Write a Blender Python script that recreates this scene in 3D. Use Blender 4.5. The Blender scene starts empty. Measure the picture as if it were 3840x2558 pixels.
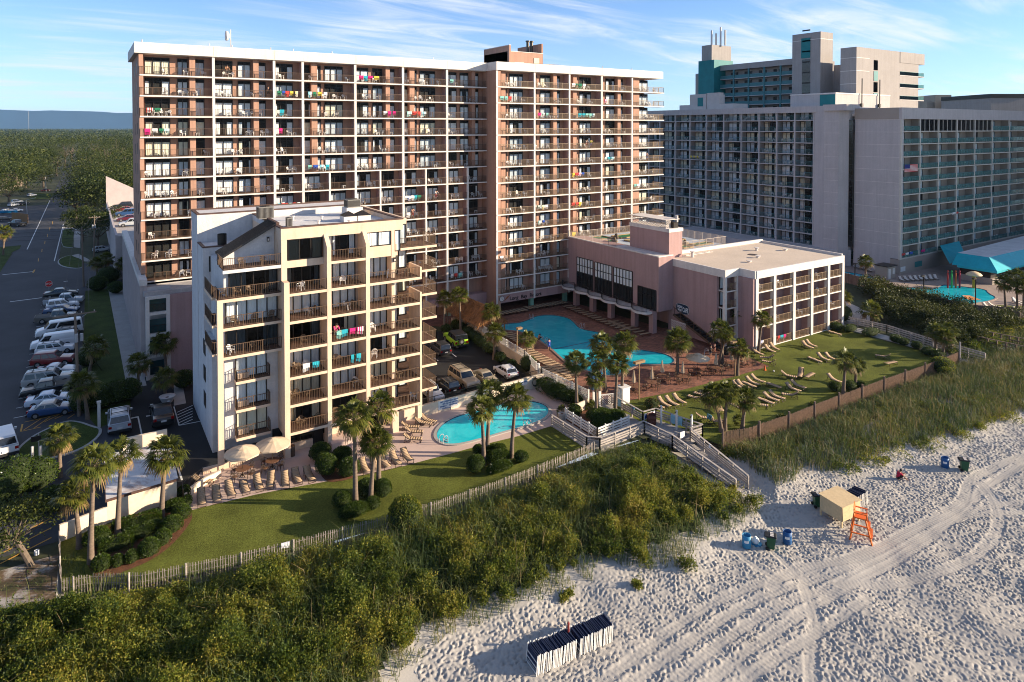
import bpy, bmesh, math, random
import numpy as np
from mathutils import Matrix, Vector
from mathutils.geometry import tessellate_polygon
RD = random.Random(11)
NR = np.random.default_rng(11)
SC = bpy.context.scene
COL = SC.collection
rad = math.radians
CF, YH, VP2, CH = 2500.0, 478.0, 320.0, 31.5
PITCH = rad(1.2)
PPX, PPY = 1920.0, YH + CF * math.tan(PITCH)
YAW = math.atan((1920 - VP2) / CF)
_fx, _fy = math.sin(YAW), math.cos(YAW)
RIGHT = np.array([_fy, -_fx, 0.0])
FH = np.array([_fx, _fy, 0.0])
UPZ = np.array([0, 0, 1.0])
FWD = FH * math.cos(PITCH) - UPZ * math.sin(PITCH)
UP = UPZ * math.cos(PITCH) + FH * math.sin(PITCH)
EYE = np.array([0, 0, CH])
def ray(px, py):
 return FWD + RIGHT * (px - PPX) / CF - UP * (py - PPY) / CF
def at(px, py, z=0.0):
 d = ray(px, py); return EYE + d * ((z - CH) / d[2])
def atY(px, py, y):
 d = ray(px, py); return EYE + d * (y / d[1])
def atX(px, py, x):
 d = ray(px, py); return EYE + d * (x / d[0])
def atD(px, py, p):
 """point on the sight line as far off as the place p"""
 d = ray(px, py); k = float((np.array(p) - EYE) @ FWD); return EYE + d * k
def proj(p):
 v = np.array(p) - EYE; z = float(v @ FWD)
 return PPX + CF * float(v @ RIGHT) / z, PPY - CF * float(v @ UP) / z, z
def zone(ox, oy, s):
 return lambda x, y, z=0.0: at(ox + x / s, oy + y / s, z)
r2 = zone(700, 1300, 2.354); r3 = zone(1560, 1050, 2.9425); r4 = zone(2100, 800, 2.119)
r5 = zone(0, 640, 3.267); r6 = zone(0, 1000, 3.267); r7 = zone(0, 1400, 3.267); r8 = zone(0, 1780, 2.178)
q5 = zone(1560, 1380, 2.613); q6 = zone(2300, 1150, 2.354); q7 = zone(3040, 950, 2.9425); q8 = zone(2700, 1500, 2.063)
vw = zone(0, 0, 2354 / 3840)
MATS = {}
def M(name, col, rough=.7, var=.10, vs=.8, bump=0, bs=12, spec=.3, metal=0, fine=0, fs=30, coat=0, aniso=None, streak=0):
 if name in MATS: return MATS[name]
 m = bpy.data.materials.new(name); m.use_nodes = True
 nt = m.node_tree; N = nt.nodes; L = nt.links
 b = N['Principled BSDF']
 b.inputs['Roughness'].default_value = rough
 b.inputs['Metallic'].default_value = metal
 b.inputs['Specular IOR Level'].default_value = spec
 if coat: b.inputs['Coat Weight'].default_value = coat; b.inputs['Coat Roughness'].default_value = .05
 tc = N.new('ShaderNodeTexCoord')
 vec = tc.outputs['Object']
 if aniso:
  mp = N.new('ShaderNodeMapping'); mp.inputs['Scale'].default_value = aniso
  L.new(vec, mp.inputs[0]); vec = mp.outputs[0]
 if var:
  nz = N.new('ShaderNodeTexNoise'); nz.inputs['Scale'].default_value = vs; nz.inputs['Detail'].default_value = 5
  nz.inputs['Roughness'].default_value = .65
  L.new(vec, nz.inputs['Vector'])
  rp = N.new('ShaderNodeValToRGB')
  rp.color_ramp.elements[0].position = .3; rp.color_ramp.elements[1].position = .7
  rp.color_ramp.elements[0].color = [max(0, c * (1 - var)) for c in col] + [1]
  rp.color_ramp.elements[1].color = [min(1, c * (1 + var)) for c in col] + [1]
  L.new(nz.outputs['Fac'], rp.inputs[0]); out = rp.outputs[0]
  if fine:
   n2 = N.new('ShaderNodeTexNoise'); n2.inputs['Scale'].default_value = fs; n2.inputs['Detail'].default_value = 3
   L.new(vec, n2.inputs['Vector'])
   mx = N.new('ShaderNodeMix'); mx.data_type = 'RGBA'; mx.blend_type = 'MULTIPLY'; mx.inputs[0].default_value = 1
   mr = N.new('ShaderNodeMapRange'); mr.inputs[1].default_value = .25; mr.inputs[2].default_value = .75
   mr.inputs[3].default_value = 1 - fine; mr.inputs[4].default_value = 1 + fine
   L.new(n2.outputs['Fac'], mr.inputs[0]); L.new(out, mx.inputs[6]); L.new(mr.outputs[0], mx.inputs[7]); out = mx.outputs[2]
  if streak:
   mp = N.new('ShaderNodeMapping'); mp.inputs['Scale'].default_value = (1.6, 1.6, .07); L.new(tc.outputs['Object'], mp.inputs[0])
   n3 = N.new('ShaderNodeTexNoise'); n3.inputs['Scale'].default_value = 1.3; n3.inputs['Detail'].default_value = 6; L.new(mp.outputs[0], n3.inputs['Vector'])
   m3 = N.new('ShaderNodeMapRange'); m3.inputs[1].default_value = .42; m3.inputs[2].default_value = .72; m3.inputs[3].default_value = 1; m3.inputs[4].default_value = 1 - streak; L.new(n3.outputs['Fac'], m3.inputs[0])
   x3 = N.new('ShaderNodeMix'); x3.data_type = 'RGBA'; x3.blend_type = 'MULTIPLY'; x3.inputs[0].default_value = 1; L.new(out, x3.inputs[6]); L.new(m3.outputs[0], x3.inputs[7]); out = x3.outputs[2]
  L.new(out, b.inputs['Base Color'])
 else:
  b.inputs['Base Color'].default_value = list(col) + [1]
 if bump:
  nb = N.new('ShaderNodeTexNoise'); nb.inputs['Scale'].default_value = bs; nb.inputs['Detail'].default_value = 4
  L.new(vec, nb.inputs['Vector'])
  bp = N.new('ShaderNodeBump'); bp.inputs['Strength'].default_value = 1; bp.inputs['Distance'].default_value = bump
  L.new(nb.outputs['Fac'], bp.inputs['Height']); L.new(bp.outputs[0], b.inputs['Normal'])
 MATS[name] = m
 return m
def leafmat(name, cols, trans=.3, scale=.35, rough=.55):
 """foliage: every leaf its own shade of the list, clumps shifted by slow noise"""
 if name in MATS: return MATS[name]
 m = bpy.data.materials.new(name); m.use_nodes = True
 nt = m.node_tree; N = nt.nodes; L = nt.links
 b = N['Principled BSDF']; b.inputs['Roughness'].default_value = rough; b.inputs['Specular IOR Level'].default_value = .25
 g = N.new('ShaderNodeNewGeometry'); tc = N.new('ShaderNodeTexCoord')
 nz = N.new('ShaderNodeTexNoise'); nz.inputs['Scale'].default_value = scale; nz.inputs['Detail'].default_value = 3
 L.new(tc.outputs['Object'], nz.inputs['Vector'])
 a = N.new('ShaderNodeMath'); a.operation = 'MULTIPLY_ADD'; a.inputs[1].default_value = 2.2; a.inputs[2].default_value = -.85
 L.new(nz.outputs['Fac'], a.inputs[0])
 mx = N.new('ShaderNodeMix'); mx.inputs[0].default_value = .45
 L.new(a.outputs[0], mx.inputs[2]); L.new(g.outputs['Random Per Island'], mx.inputs[3])
 rp = N.new('ShaderNodeValToRGB'); e = rp.color_ramp.elements
 n = len(cols)
 while len(e) < n: e.new(.5)
 for i, c in enumerate(cols): e[i].position = .12 + .76 * i / (n - 1); e[i].color = list(c) + [1]
 L.new(mx.outputs[0], rp.inputs[0]); L.new(rp.outputs[0], b.inputs['Base Color'])
 if trans:
  t = N.new('ShaderNodeBsdfTranslucent'); ms = N.new('ShaderNodeMixShader'); ms.inputs[0].default_value = trans
  L.new(rp.outputs[0], t.inputs[0]); L.new(b.outputs[0], ms.inputs[1]); L.new(t.outputs[0], ms.inputs[2])
  L.new(ms.outputs[0], N['Material Output'].inputs[0])
 MATS[name] = m
 return m
def glassmat(name, tint=(.75, .8, .82), base=.12, rough=.02, body=None):
 """window pane: see through, with a mirror share that grows at grazing angles"""
 if name in MATS: return MATS[name]
 m = bpy.data.materials.new(name); m.use_nodes = True
 nt = m.node_tree; N = nt.nodes; L = nt.links
 N.remove(N['Principled BSDF'])
 t = N.new('ShaderNodeBsdfTransparent'); t.inputs[0].default_value = list(tint) + [1]
 gl = N.new('ShaderNodeBsdfGlossy'); gl.inputs['Roughness'].default_value = rough
 lw = N.new('ShaderNodeLayerWeight'); lw.inputs[0].default_value = base
 mx = N.new('ShaderNodeMixShader')
 L.new(lw.outputs['Fresnel'], mx.inputs[0]); L.new(t.outputs[0], mx.inputs[1]); L.new(gl.outputs[0], mx.inputs[2])
 out = mx.outputs[0]
 if body:
  df = N.new('ShaderNodeBsdfDiffuse'); df.inputs[0].default_value = list(body) + [1]; m2 = N.new('ShaderNodeMixShader'); m2.inputs[0].default_value = .4
  L.new(out, m2.inputs[1]); L.new(df.outputs[0], m2.inputs[2]); out = m2.outputs[0]
 L.new(out, N['Material Output'].inputs[0])
 MATS[name] = m
 return m
def curtainmat(name, col, scale=9.0):
 if name in MATS: return MATS[name]
 m = M(name, col, rough=.85, var=.06, vs=.6)
 nt = m.node_tree; N = nt.nodes; L = nt.links; b = N['Principled BSDF']
 tc = N.new('ShaderNodeTexCoord'); mp = N.new('ShaderNodeMapping'); mp.inputs['Scale'].default_value = (1, 1, .04)
 w = N.new('ShaderNodeTexNoise'); w.inputs['Scale'].default_value = scale; w.inputs['Detail'].default_value = 2
 L.new(tc.outputs['Object'], mp.inputs[0]); L.new(mp.outputs[0], w.inputs['Vector'])
 bp = N.new('ShaderNodeBump'); bp.inputs['Distance'].default_value = .14; bp.inputs['Strength'].default_value = 1
 L.new(w.outputs['Fac'], bp.inputs['Height']); L.new(bp.outputs[0], b.inputs['Normal'])
 return m
class MB:
 def __init__(s): s.v = []; s.f = []; s.m = []; s.mats = []
 def mi(s, mat):
  if mat not in s.mats: s.mats.append(mat)
  return s.mats.index(mat)
 def poly(s, mat, pts):
  k = len(s.v); s.v += [tuple(map(float, p)) for p in pts]; s.f.append(tuple(range(k, k + len(pts)))); s.m.append(s.mi(mat))
 def box(s, mat, x0, x1, y0, y1, z0, z1):
  k = len(s.v)
  s.v += [(x0, y0, z0), (x1, y0, z0), (x1, y1, z0), (x0, y1, z0), (x0, y0, z1), (x1, y0, z1), (x1, y1, z1), (x0, y1, z1)]
  for f in ((3, 2, 1, 0), (4, 5, 6, 7), (0, 1, 5, 4), (1, 2, 6, 5), (2, 3, 7, 6), (3, 0, 4, 7)):
   s.f.append(tuple(k + i for i in f)); s.m.append(s.mi(mat))
 def hexa(s, mat, b, t):
  """box from four bottom and four top corners"""
  k = len(s.v); s.v += [tuple(map(float, p)) for p in list(b) + list(t)]
  for f in ((3, 2, 1, 0), (4, 5, 6, 7), (0, 1, 5, 4), (1, 2, 6, 5), (2, 3, 7, 6), (3, 0, 4, 7)):
   s.f.append(tuple(k + i for i in f)); s.m.append(s.mi(mat))
 def bar(s, mat, p, q, w, h=None, up=(0, 0, 1)):
  h = h or w; p = Vector(p); q = Vector(q); d = (q - p)
  if d.length < 1e-6: return
  d.normalize(); u = Vector(up)
  if abs(d.dot(u)) > .98: u = Vector((1, 0, 0))
  a = d.cross(u).normalized() * (w / 2); b = a.cross(d).normalized() * (h / 2)
  s.hexa(mat, [p - a - b, p + a - b, q + a - b, q - a - b], [p - a + b, p + a + b, q + a + b, q - a + b])
 def cyl(s, mat, p, q, r0, r1=None, n=10, caps=True):
  r1 = r0 if r1 is None else r1; p = Vector(p); q = Vector(q); d = (q - p).normalized()
  u = Vector((1, 0, 0)) if abs(d.x) < .9 else Vector((0, 1, 0))
  a = d.cross(u).normalized(); b = d.cross(a)
  k = len(s.v); mi = s.mi(mat)
  for c, r in ((p, r0), (q, r1)):
   for i in range(n):
    t = 2 * math.pi * i / n; s.v.append(tuple(c + a * (r * math.cos(t)) + b * (r * math.sin(t))))
  for i in range(n):
   j = (i + 1) % n; s.f.append((k + i, k + j, k + n + j, k + n + i)); s.m.append(mi)
  if caps:
   s.f.append(tuple(k + i for i in reversed(range(n)))); s.m.append(mi)
   s.f.append(tuple(k + n + i for i in range(n))); s.m.append(mi)
 def lathe(s, mat, c, prof, n=12, flat=1.0):
  """rings (r, z) about the point c"""
  k = len(s.v); mi = s.mi(mat)
  for r, z in prof:
   for i in range(n):
    t = 2 * math.pi * i / n; s.v.append((c[0] + r * math.cos(t), c[1] + flat * r * math.sin(t), c[2] + z))
  for j in range(len(prof) - 1):
   for i in range(n):
    i2 = (i + 1) % n; s.f.append((k + j * n + i, k + j * n + i2, k + (j + 1) * n + i2, k + (j + 1) * n + i)); s.m.append(mi)
 def prism(s, mat, pts, z0, z1, sides=True, bottom=False):
  tri = tessellate_polygon([[Vector((p[0], p[1], 0)) for p in pts]])
  k = len(s.v); n = len(pts); mi = s.mi(mat)
  s.v += [(float(p[0]), float(p[1]), z1) for p in pts]
  for t in tri:
   a, b, c = [Vector(s.v[k + i]) for i in t]
   if (b - a).cross(c - a).z < 0: t = (t[0], t[2], t[1])
   s.f.append(tuple(k + i for i in t)); s.m.append(mi)
  if sides:
   s.v += [(float(p[0]), float(p[1]), z0) for p in pts]
   for i in range(n):
    j = (i + 1) % n; s.f.append((k + i, k + n + i, k + n + j, k + j)); s.m.append(mi)
 def add(s, o):
  k = len(s.v); s.v += o.v
  for f, m in zip(o.f, o.m): s.f.append(tuple(i + k for i in f)); s.m.append(s.mi(o.mats[m]))
 def mesh(s, name, smooth=False):
  me = bpy.data.meshes.new(name); me.from_pydata(s.v, [], s.f)
  for m in s.mats: me.materials.append(m)
  me.polygons.foreach_set('material_index', s.m)
  if smooth: me.polygons.foreach_set('use_smooth', [True] * len(s.f))
  me.update(); return me
 def build(s, name, parent=None, smooth=False, world=True):
  return link(name, s.mesh(name, smooth), parent, world)
def origin_of(o):
 v = Vector(o.location)
 while o.parent: o = o.parent; v += Vector(o.location)
 return v
def link(name, me, parent=None, world=True, loc=None):
 o = bpy.data.objects.new(name, me); COL.objects.link(o)
 if parent:
  o.parent = parent
  if world: o.location = -origin_of(parent)
 if loc is not None: o.location = loc
 return o
def tag(o, label=None, cat=None, group=None, kind=None):
 if label: o['label'] = label
 if cat: o['category'] = cat
 if group: o['group'] = group
 if kind: o['kind'] = kind
 return o
def thing(name, label, cat, loc=(0, 0, 0), group=None, rz=0):
 o = bpy.data.objects.new(name, None); COL.objects.link(o)
 o.empty_display_size = .3
 o.location = [float(x) for x in loc]; o.rotation_euler = (0, 0, rz)
 return tag(o, label, cat, group)
def copy_tree(o, parent=None, kids=None):
 c = o.copy(); COL.objects.link(c); c.parent = parent
 for ch in o.children: copy_tree(ch, c)
 return c
def np_mesh(name, V, F, mat, smooth=False):
 me = bpy.data.meshes.new(name); V = np.asarray(V, np.float32); F = np.asarray(F, np.int32)
 me.vertices.add(len(V)); me.vertices.foreach_set('co', V.ravel())
 n, k = F.shape
 me.loops.add(n * k); me.loops.foreach_set('vertex_index', F.ravel())
 me.polygons.add(n); me.polygons.foreach_set('loop_start', (np.arange(n) * k).astype(np.int32))
 if smooth: me.polygons.foreach_set('use_smooth', np.ones(n, bool))
 me.materials.append(mat); me.update(calc_edges=True); return me
def leaves(P, N, ln, wd, spread=.8, droop=.15, bend=.12):
 """rhombic leaves: verts and faces for points P with outward normals N"""
 n = len(P); P = np.asarray(P, float); N = np.asarray(N, float)
 d = N + NR.normal(0, spread, (n, 3)); d[:, 2] -= droop
 d /= np.linalg.norm(d, axis=1, keepdims=True) + 1e-9
 s = np.cross(d, NR.normal(0, 1, (n, 3))); s /= np.linalg.norm(s, axis=1, keepdims=True) + 1e-9
 L = (ln * NR.uniform(.6, 1.3, n))[:, None]; W = (wd * NR.uniform(.7, 1.2, n))[:, None]
 up = np.cross(d, s)
 V = np.stack([P, P + d * L * .5 + s * W * .5 + up * L * bend, P + d * L, P + d * L * .5 - s * W * .5 + up * L * bend], 1)
 return V.reshape(-1, 3), np.arange(n * 4).reshape(n, 4)
def sphere_pts(n, zmin=-.25):
 v = NR.normal(0, 1, (n * 2 + 12, 3)); v /= np.linalg.norm(v, axis=1, keepdims=True)
 v[:, 2] = np.where(v[:, 2] > zmin, v[:, 2], -v[:, 2])
 v = v[:n]
 while len(v) < n: v = np.concatenate([v, v])[:n]
 return v
def inside(poly, X, Y):
 r = np.zeros(X.shape, bool); n = len(poly); j = n - 1
 for i in range(n):
  xi, yi = poly[i][:2]; xj, yj = poly[j][:2]
  c = ((yi > Y) != (yj > Y)) & (X < (xj - xi) * (Y - yi) / (yj - yi + 1e-12) + xi)
  r ^= c; j = i
 return r
def dist_line(poly, X, Y, closed=True):
 D = np.full(X.shape, 1e9); n = len(poly)
 for i in range(n if closed else n - 1):
  ax, ay = poly[i][:2]; bx, by = poly[(i + 1) % n][:2]
  dx, dy = bx - ax, by - ay; t = np.clip(((X - ax) * dx + (Y - ay) * dy) / (dx * dx + dy * dy + 1e-12), 0, 1)
  D = np.minimum(D, np.hypot(X - ax - t * dx, Y - ay - t * dy))
 return D
def vnoise(X, Y, s, seed=0):
 """smooth value noise on arrays"""
 x = X / s; y = Y / s; xi = np.floor(x).astype(int); yi = np.floor(y).astype(int); fx = x - xi; fy = y - yi
 fx = fx * fx * (3 - 2 * fx); fy = fy * fy * (3 - 2 * fy)
 def h(a, b):
  n = (a * 374761393 + b * 668265263 + seed * 1442695) & 0x7fffffff
  n = ((n ^ (n >> 13)) * 1274126177) & 0x7fffffff
  return ((n ^ (n >> 16)) & 0xffff) / 65535.0
 return (h(xi, yi) * (1 - fx) + h(xi + 1, yi) * fx) * (1 - fy) + (h(xi, yi + 1) * (1 - fx) + h(xi + 1, yi + 1) * fx) * fy
def smooth(poly, it=2):
 """round a closed outline (corner cutting)"""
 P = [np.array(p[:2], float) for p in poly]
 for _ in range(it):
  Q = []
  for i in range(len(P)):
   a, b = P[i], P[(i + 1) % len(P)]; Q += [a * .75 + b * .25, a * .25 + b * .75]
  P = Q
 return P
def ordinal(i):
 return ['first', 'second', 'third', 'fourth', 'fifth', 'sixth', 'seventh', 'eighth', 'ninth', 'tenth', 'eleventh', 'twelfth',
   'thirteenth', 'fourteenth', 'fifteenth', 'sixteenth', 'seventeenth', 'eighteenth', 'nineteenth', 'twentieth'][i] if i < 20 else '%dth' % (i + 1)
cd = bpy.data.cameras.new('camera'); cam = bpy.data.objects.new('camera', cd); COL.objects.link(cam)
cam.matrix_world = Matrix(((RIGHT[0], UP[0], -FWD[0], 0), (RIGHT[1], UP[1], -FWD[1], 0), (RIGHT[2], UP[2], -FWD[2], CH), (0, 0, 0, 1)))
cd.sensor_width = 36; cd.lens = CF / 3840 * 36; cd.shift_y = -(1279 - PPY) / 3840
cd.clip_end = 40000; cd.clip_start = .5
SC.camera = cam
SC.view_settings.view_transform = 'Standard'; SC.view_settings.look = 'None'
SC.view_settings.exposure = EXPO = 1.3; SC.view_settings.gamma = 1
SC.cycles.use_denoising = True; SC.cycles.pixel_filter_type = 'BLACKMAN_HARRIS'; SC.cycles.filter_width = 1.0
SC.cycles.max_bounces = 5; SC.cycles.transparent_max_bounces = 12; SC.cycles.diffuse_bounces = 3; SC.cycles.glossy_bounces = 3
SC.cycles.caustics_reflective = False; SC.cycles.caustics_refractive = False
SUN_AZ = Vector((.83, -.56)).normalized(); SUN_EL = rad(15.5)
w = bpy.data.worlds.new('World'); SC.world = w; w.use_nodes = True
nt = w.node_tree; N = nt.nodes; L = nt.links
bg = N['Background']; bg.inputs['Strength'].default_value = .095
sky = N.new('ShaderNodeTexSky'); sky.sky_type = 'NISHITA'; sky.sun_disc = False
sky.sun_elevation = SUN_EL; sky.sun_rotation = math.atan2(SUN_AZ.x, SUN_AZ.y)
sky.altitude = 0; sky.air_density = .7; sky.dust_density = 0; sky.ozone_density = 4.5
tc = N.new('ShaderNodeTexCoord')
sep = N.new('ShaderNodeSeparateXYZ'); L.new(tc.outputs['Generated'], sep.inputs[0])
dz = N.new('ShaderNodeMath'); dz.operation = 'ADD'; dz.inputs[1].default_value = .10; L.new(sep.outputs['Z'], dz.inputs[0])
dv = N.new('ShaderNodeVectorMath'); dv.operation = 'DIVIDE'
cmb = N.new('ShaderNodeCombineXYZ')
for k in range(3): L.new(dz.outputs[0], cmb.inputs[k])
L.new(tc.outputs['Generated'], dv.inputs[0]); L.new(cmb.outputs[0], dv.inputs[1])
mp = N.new('ShaderNodeMapping'); mp.inputs['Rotation'].default_value = (0, 0, rad(38)); mp.inputs['Scale'].default_value = (.55, 1.9, 1)
L.new(dv.outputs[0], mp.inputs[0])
nz = N.new('ShaderNodeTexNoise'); nz.inputs['Scale'].default_value = 1.5; nz.inputs['Detail'].default_value = 9; nz.inputs['Roughness'].default_value = .62
nz.inputs['Distortion'].default_value = .7; L.new(mp.outputs[0], nz.inputs['Vector'])
nz2 = N.new('ShaderNodeTexNoise'); nz2.inputs['Scale'].default_value = .55; nz2.inputs['Detail'].default_value = 2; L.new(dv.outputs[0], nz2.inputs['Vector'])
mu = N.new('ShaderNodeMath'); mu.operation = 'MULTIPLY'; L.new(nz.outputs['Fac'], mu.inputs[0]); L.new(nz2.outputs['Fac'], mu.inputs[1])
cr = N.new('ShaderNodeMapRange'); cr.inputs[1].default_value = .19; cr.inputs[2].default_value = .40; cr.inputs[4].default_value = .85
cr.interpolation_type = 'SMOOTHSTEP'; L.new(mu.outputs[0], cr.inputs[0])
mxc = N.new('ShaderNodeMix'); mxc.data_type = 'RGBA'
L.new(cr.outputs[0], mxc.inputs[0]); L.new(sky.outputs[0], mxc.inputs[6]); mxc.inputs[7].default_value = (4.6, 4.7, 5.0, 1)
hz = N.new('ShaderNodeMapRange'); hz.inputs[1].default_value = .0; hz.inputs[2].default_value = .28; hz.inputs[3].default_value = .42; hz.inputs[4].default_value = 0; hz.interpolation_type = 'SMOOTHSTEP'
L.new(sep.outputs['Z'], hz.inputs[0])
mxh = N.new('ShaderNodeMix'); mxh.data_type = 'RGBA'; L.new(hz.outputs[0], mxh.inputs[0]); L.new(mxc.outputs[2], mxh.inputs[6]); mxh.inputs[7].default_value = (2.9, 3.5, 4.3, 1)
L.new(mxh.outputs[2], bg.inputs[0])
sl = bpy.data.lights.new('sun', 'SUN'); so = bpy.data.objects.new('sun', sl); COL.objects.link(so)
sl.energy = 5.0; sl.angle = rad(.5); sl.color = (1, .83, .62)
sd = Vector((SUN_AZ.x * math.cos(SUN_EL), SUN_AZ.y * math.cos(SUN_EL), math.sin(SUN_EL)))
so.rotation_euler = sd.to_track_quat('Z', 'Y').to_euler(); so.location = (40, -40, 60)
def sheet(name, mat, pts, z, thick=0.0, label=None, kind='structure'):
 mb = MB(); mb.prism(mat, pts, z - thick, z, sides=thick > 0)
 o = mb.build(name); o['kind'] = kind; return o
def xy(f, pts, z=0.0): return [f(a, b, z)[:2] for a, b in pts]
GR = M('ground_soil', (.055, .06, .028), .9, .35, .05, fine=.3, fs=1.5)
ASPH = M('asphalt', (.052, .054, .060), .85, .22, .12, .012, 25, .3, fine=.18, fs=18)
ASPD = M('asphalt_new', (.017, .017, .018), .8, .2, .3, .01, 30, .3, fine=.2, fs=20)
CONC = M('concrete', (.36, .34, .31), .85, .12, .5, .004, 30, fine=.08, fs=12)
DECKM = M('pool_deck_coating', (.52, .39, .33), .8, .07, .35, .003, 40, fine=.05, fs=25)
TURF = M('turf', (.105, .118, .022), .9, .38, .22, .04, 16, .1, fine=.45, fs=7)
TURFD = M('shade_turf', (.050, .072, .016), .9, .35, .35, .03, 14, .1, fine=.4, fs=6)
WHITEP = M('road_paint', (.62, .62, .60), .7, .15, 3)
YELP = M('yellow_paint', (.50, .27, .05), .7, .2, 3)
KERB = M('kerb', (.34, .34, .33), .85, .15, 1.5)
MULCH = M('mulch', (.13, .055, .028), .95, .3, 2, .03, 14, fine=.4, fs=12)
def brickmat():
 m = M('brick_paving', (.20, .085, .055), .85, .25, .5)
 nt = m.node_tree; N = nt.nodes; L = nt.links; b = N['Principled BSDF']
 tc = N.new('ShaderNodeTexCoord'); br = N.new('ShaderNodeTexBrick')
 br.inputs['Scale'].default_value = 1; br.inputs['Brick Width'].default_value = .42; br.inputs['Row Height'].default_value = .21
 br.inputs['Mortar Size'].default_value = .012
 br.inputs['Color1'].default_value = (.30, .125, .075, 1); br.inputs['Color2'].default_value = (.15, .06, .04, 1); br.inputs['Mortar'].default_value = (.14, .10, .08, 1)
 L.new(tc.outputs['Object'], br.inputs['Vector'])
 nz = N.new('ShaderNodeTexNoise'); nz.inputs['Scale'].default_value = .35; nz.inputs['Detail'].default_value = 4; L.new(tc.outputs['Object'], nz.inputs['Vector'])
 mr = N.new('ShaderNodeMapRange'); mr.inputs[1].default_value = .3; mr.inputs[2].default_value = .7; mr.inputs[3].default_value = .7; mr.inputs[4].default_value = 1.25
 L.new(nz.outputs['Fac'], mr.inputs[0])
 mx = N.new('ShaderNodeMix'); mx.data_type = 'RGBA'; mx.blend_type = 'MULTIPLY'; mx.inputs[0].default_value = 1
 L.new(br.outputs['Color'], mx.inputs[6]); L.new(mr.outputs[0], mx.inputs[7]); L.new(mx.outputs[2], b.inputs['Base Color'])
 return m
BRICKP = brickmat()
def watermat(name, c0, c1, bump=.012):
 m = M(name, c0, .04, 0, spec=.5)
 nt = m.node_tree; N = nt.nodes; L = nt.links; b = N['Principled BSDF']
 tc = N.new('ShaderNodeTexCoord'); n1 = N.new('ShaderNodeTexNoise'); n1.inputs['Scale'].default_value = .45; n1.inputs['Detail'].default_value = 5; n1.inputs['Distortion'].default_value = 1.2
 L.new(tc.outputs['Object'], n1.inputs['Vector'])
 rp = N.new('ShaderNodeValToRGB'); rp.color_ramp.elements[0].position = .35; rp.color_ramp.elements[1].position = .72
 rp.color_ramp.elements[0].color = list(c0) + [1]; rp.color_ramp.elements[1].color = list(c1) + [1]
 L.new(n1.outputs['Fac'], rp.inputs[0]); L.new(rp.outputs[0], b.inputs['Base Color'])
 n2 = N.new('ShaderNodeTexNoise'); n2.inputs['Scale'].default_value = 2.2; n2.inputs['Detail'].default_value = 4; L.new(tc.outputs['Object'], n2.inputs['Vector'])
 bp = N.new('ShaderNodeBump'); bp.inputs['Distance'].default_value = bump; L.new(n2.outputs['Fac'], bp.inputs['Height']); L.new(bp.outputs[0], b.inputs['Normal'])
 return m
WATER = watermat('pool_water', (.008, .38, .47), (.03, .50, .58), .02)
WATER2 = watermat('small_pool_water', (.01, .50, .58), (.05, .62, .68), .02)
FENCE_L = [(-2.0, 60.6), (-1.9, 57.5), (-1.7, 54.1), (0, 53.6), (2.9, 51.9), (5.5, 51.3), (9, 50.5), (12.3, 50.0), (18, 49.3), (24, 48.9), (30, 48.9), (36, 49.3), (41.6, 49.9)]
FENCE_R = [(53.0, 44.0), (56, 43.2), (63, 42.9), (68.4, 43.0), (79.2, 42.9), (90.9, 42.6), (98.8, 42.7)]
gp = [(-6000, 58.5), (-60, 58.5), (-2.1, 58.5), (-1.7, 54.0)] + FENCE_L[3:] + [(52.0, 48.5), (52.6, 44.4)] + FENCE_R[1:] + [(99.4, 42.6), (130, 41), (6000, 41), (6000, 9000), (-6000, 9000)]
sheet('ground', GR, gp, -.03)
SANDM = M('sand', (.385, .36, .325), .95, .06, .25, .012, 9, .1, fine=.05, fs=14)
edge1 = xy(vw, [(955, 1575), (1000, 1528), (1060, 1488), (1120, 1468), (1210, 1428), (1300, 1388), (1360, 1362), (1440, 1350), (1530, 1335), (1600, 1338), (1640, 1280), (1665, 1255), (1700, 1245), (1775, 1195), (1762, 1162), (1690, 1128), (1620, 1085), (1545, 1040), (1480, 1008)], -.6)
DUNE1 = [(-40, 57.5), (-12, 55.5), (-2.6, 53.4), (0, 53.0), (2.9, 51.2), (9, 49.8), (18, 48.6), (30, 48.2), (41.5, 49.2)] + [(47.6, 49.3)] + [tuple(p) for p in edge1[::-1]] + [(10, 30), (-6, 36), (-40, 40)]
edge2 = xy(vw, [(1600, 1010), (1660, 1060), (1715, 1095), (1755, 1120), (1785, 1152), (1830, 1125), (1870, 1105), (1960, 1088), (1985, 1080), (2030, 1065), (2090, 1045), (2150, 1030), (2200, 1015), (2250, 1008), (2290, 985), (2354, 962), (2480, 925)], -.6)
DUNE2 = [tuple(p) for p in edge2] + [(150, 41.5), (99, 41.9)] + [(x, y - .5) for x, y in FENCE_R[::-1]]
def dune_h(X, Y):
 h = np.full(X.shape, -.85)
 for poly, top in ((DUNE1, .95), (DUNE2, 1.15)):
  d = dist_line(poly, X, Y) * np.where(inside(poly, X, Y), 1, -1)
  t = np.clip((d + 1.5) / 6.0, 0, 1); h = np.maximum(h, -.85 + top * t * t * (3 - 2 * t))
 h = np.where((X < -1.8) & (Y > 52.5), np.maximum(h, -.12), h)
 h += (vnoise(X, Y, 3.1, 3) - .5) * .22 + (vnoise(X, Y, 1.3, 4) - .5) * .08
 return h
TRACKS = []   # (centre line, half width)
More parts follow.
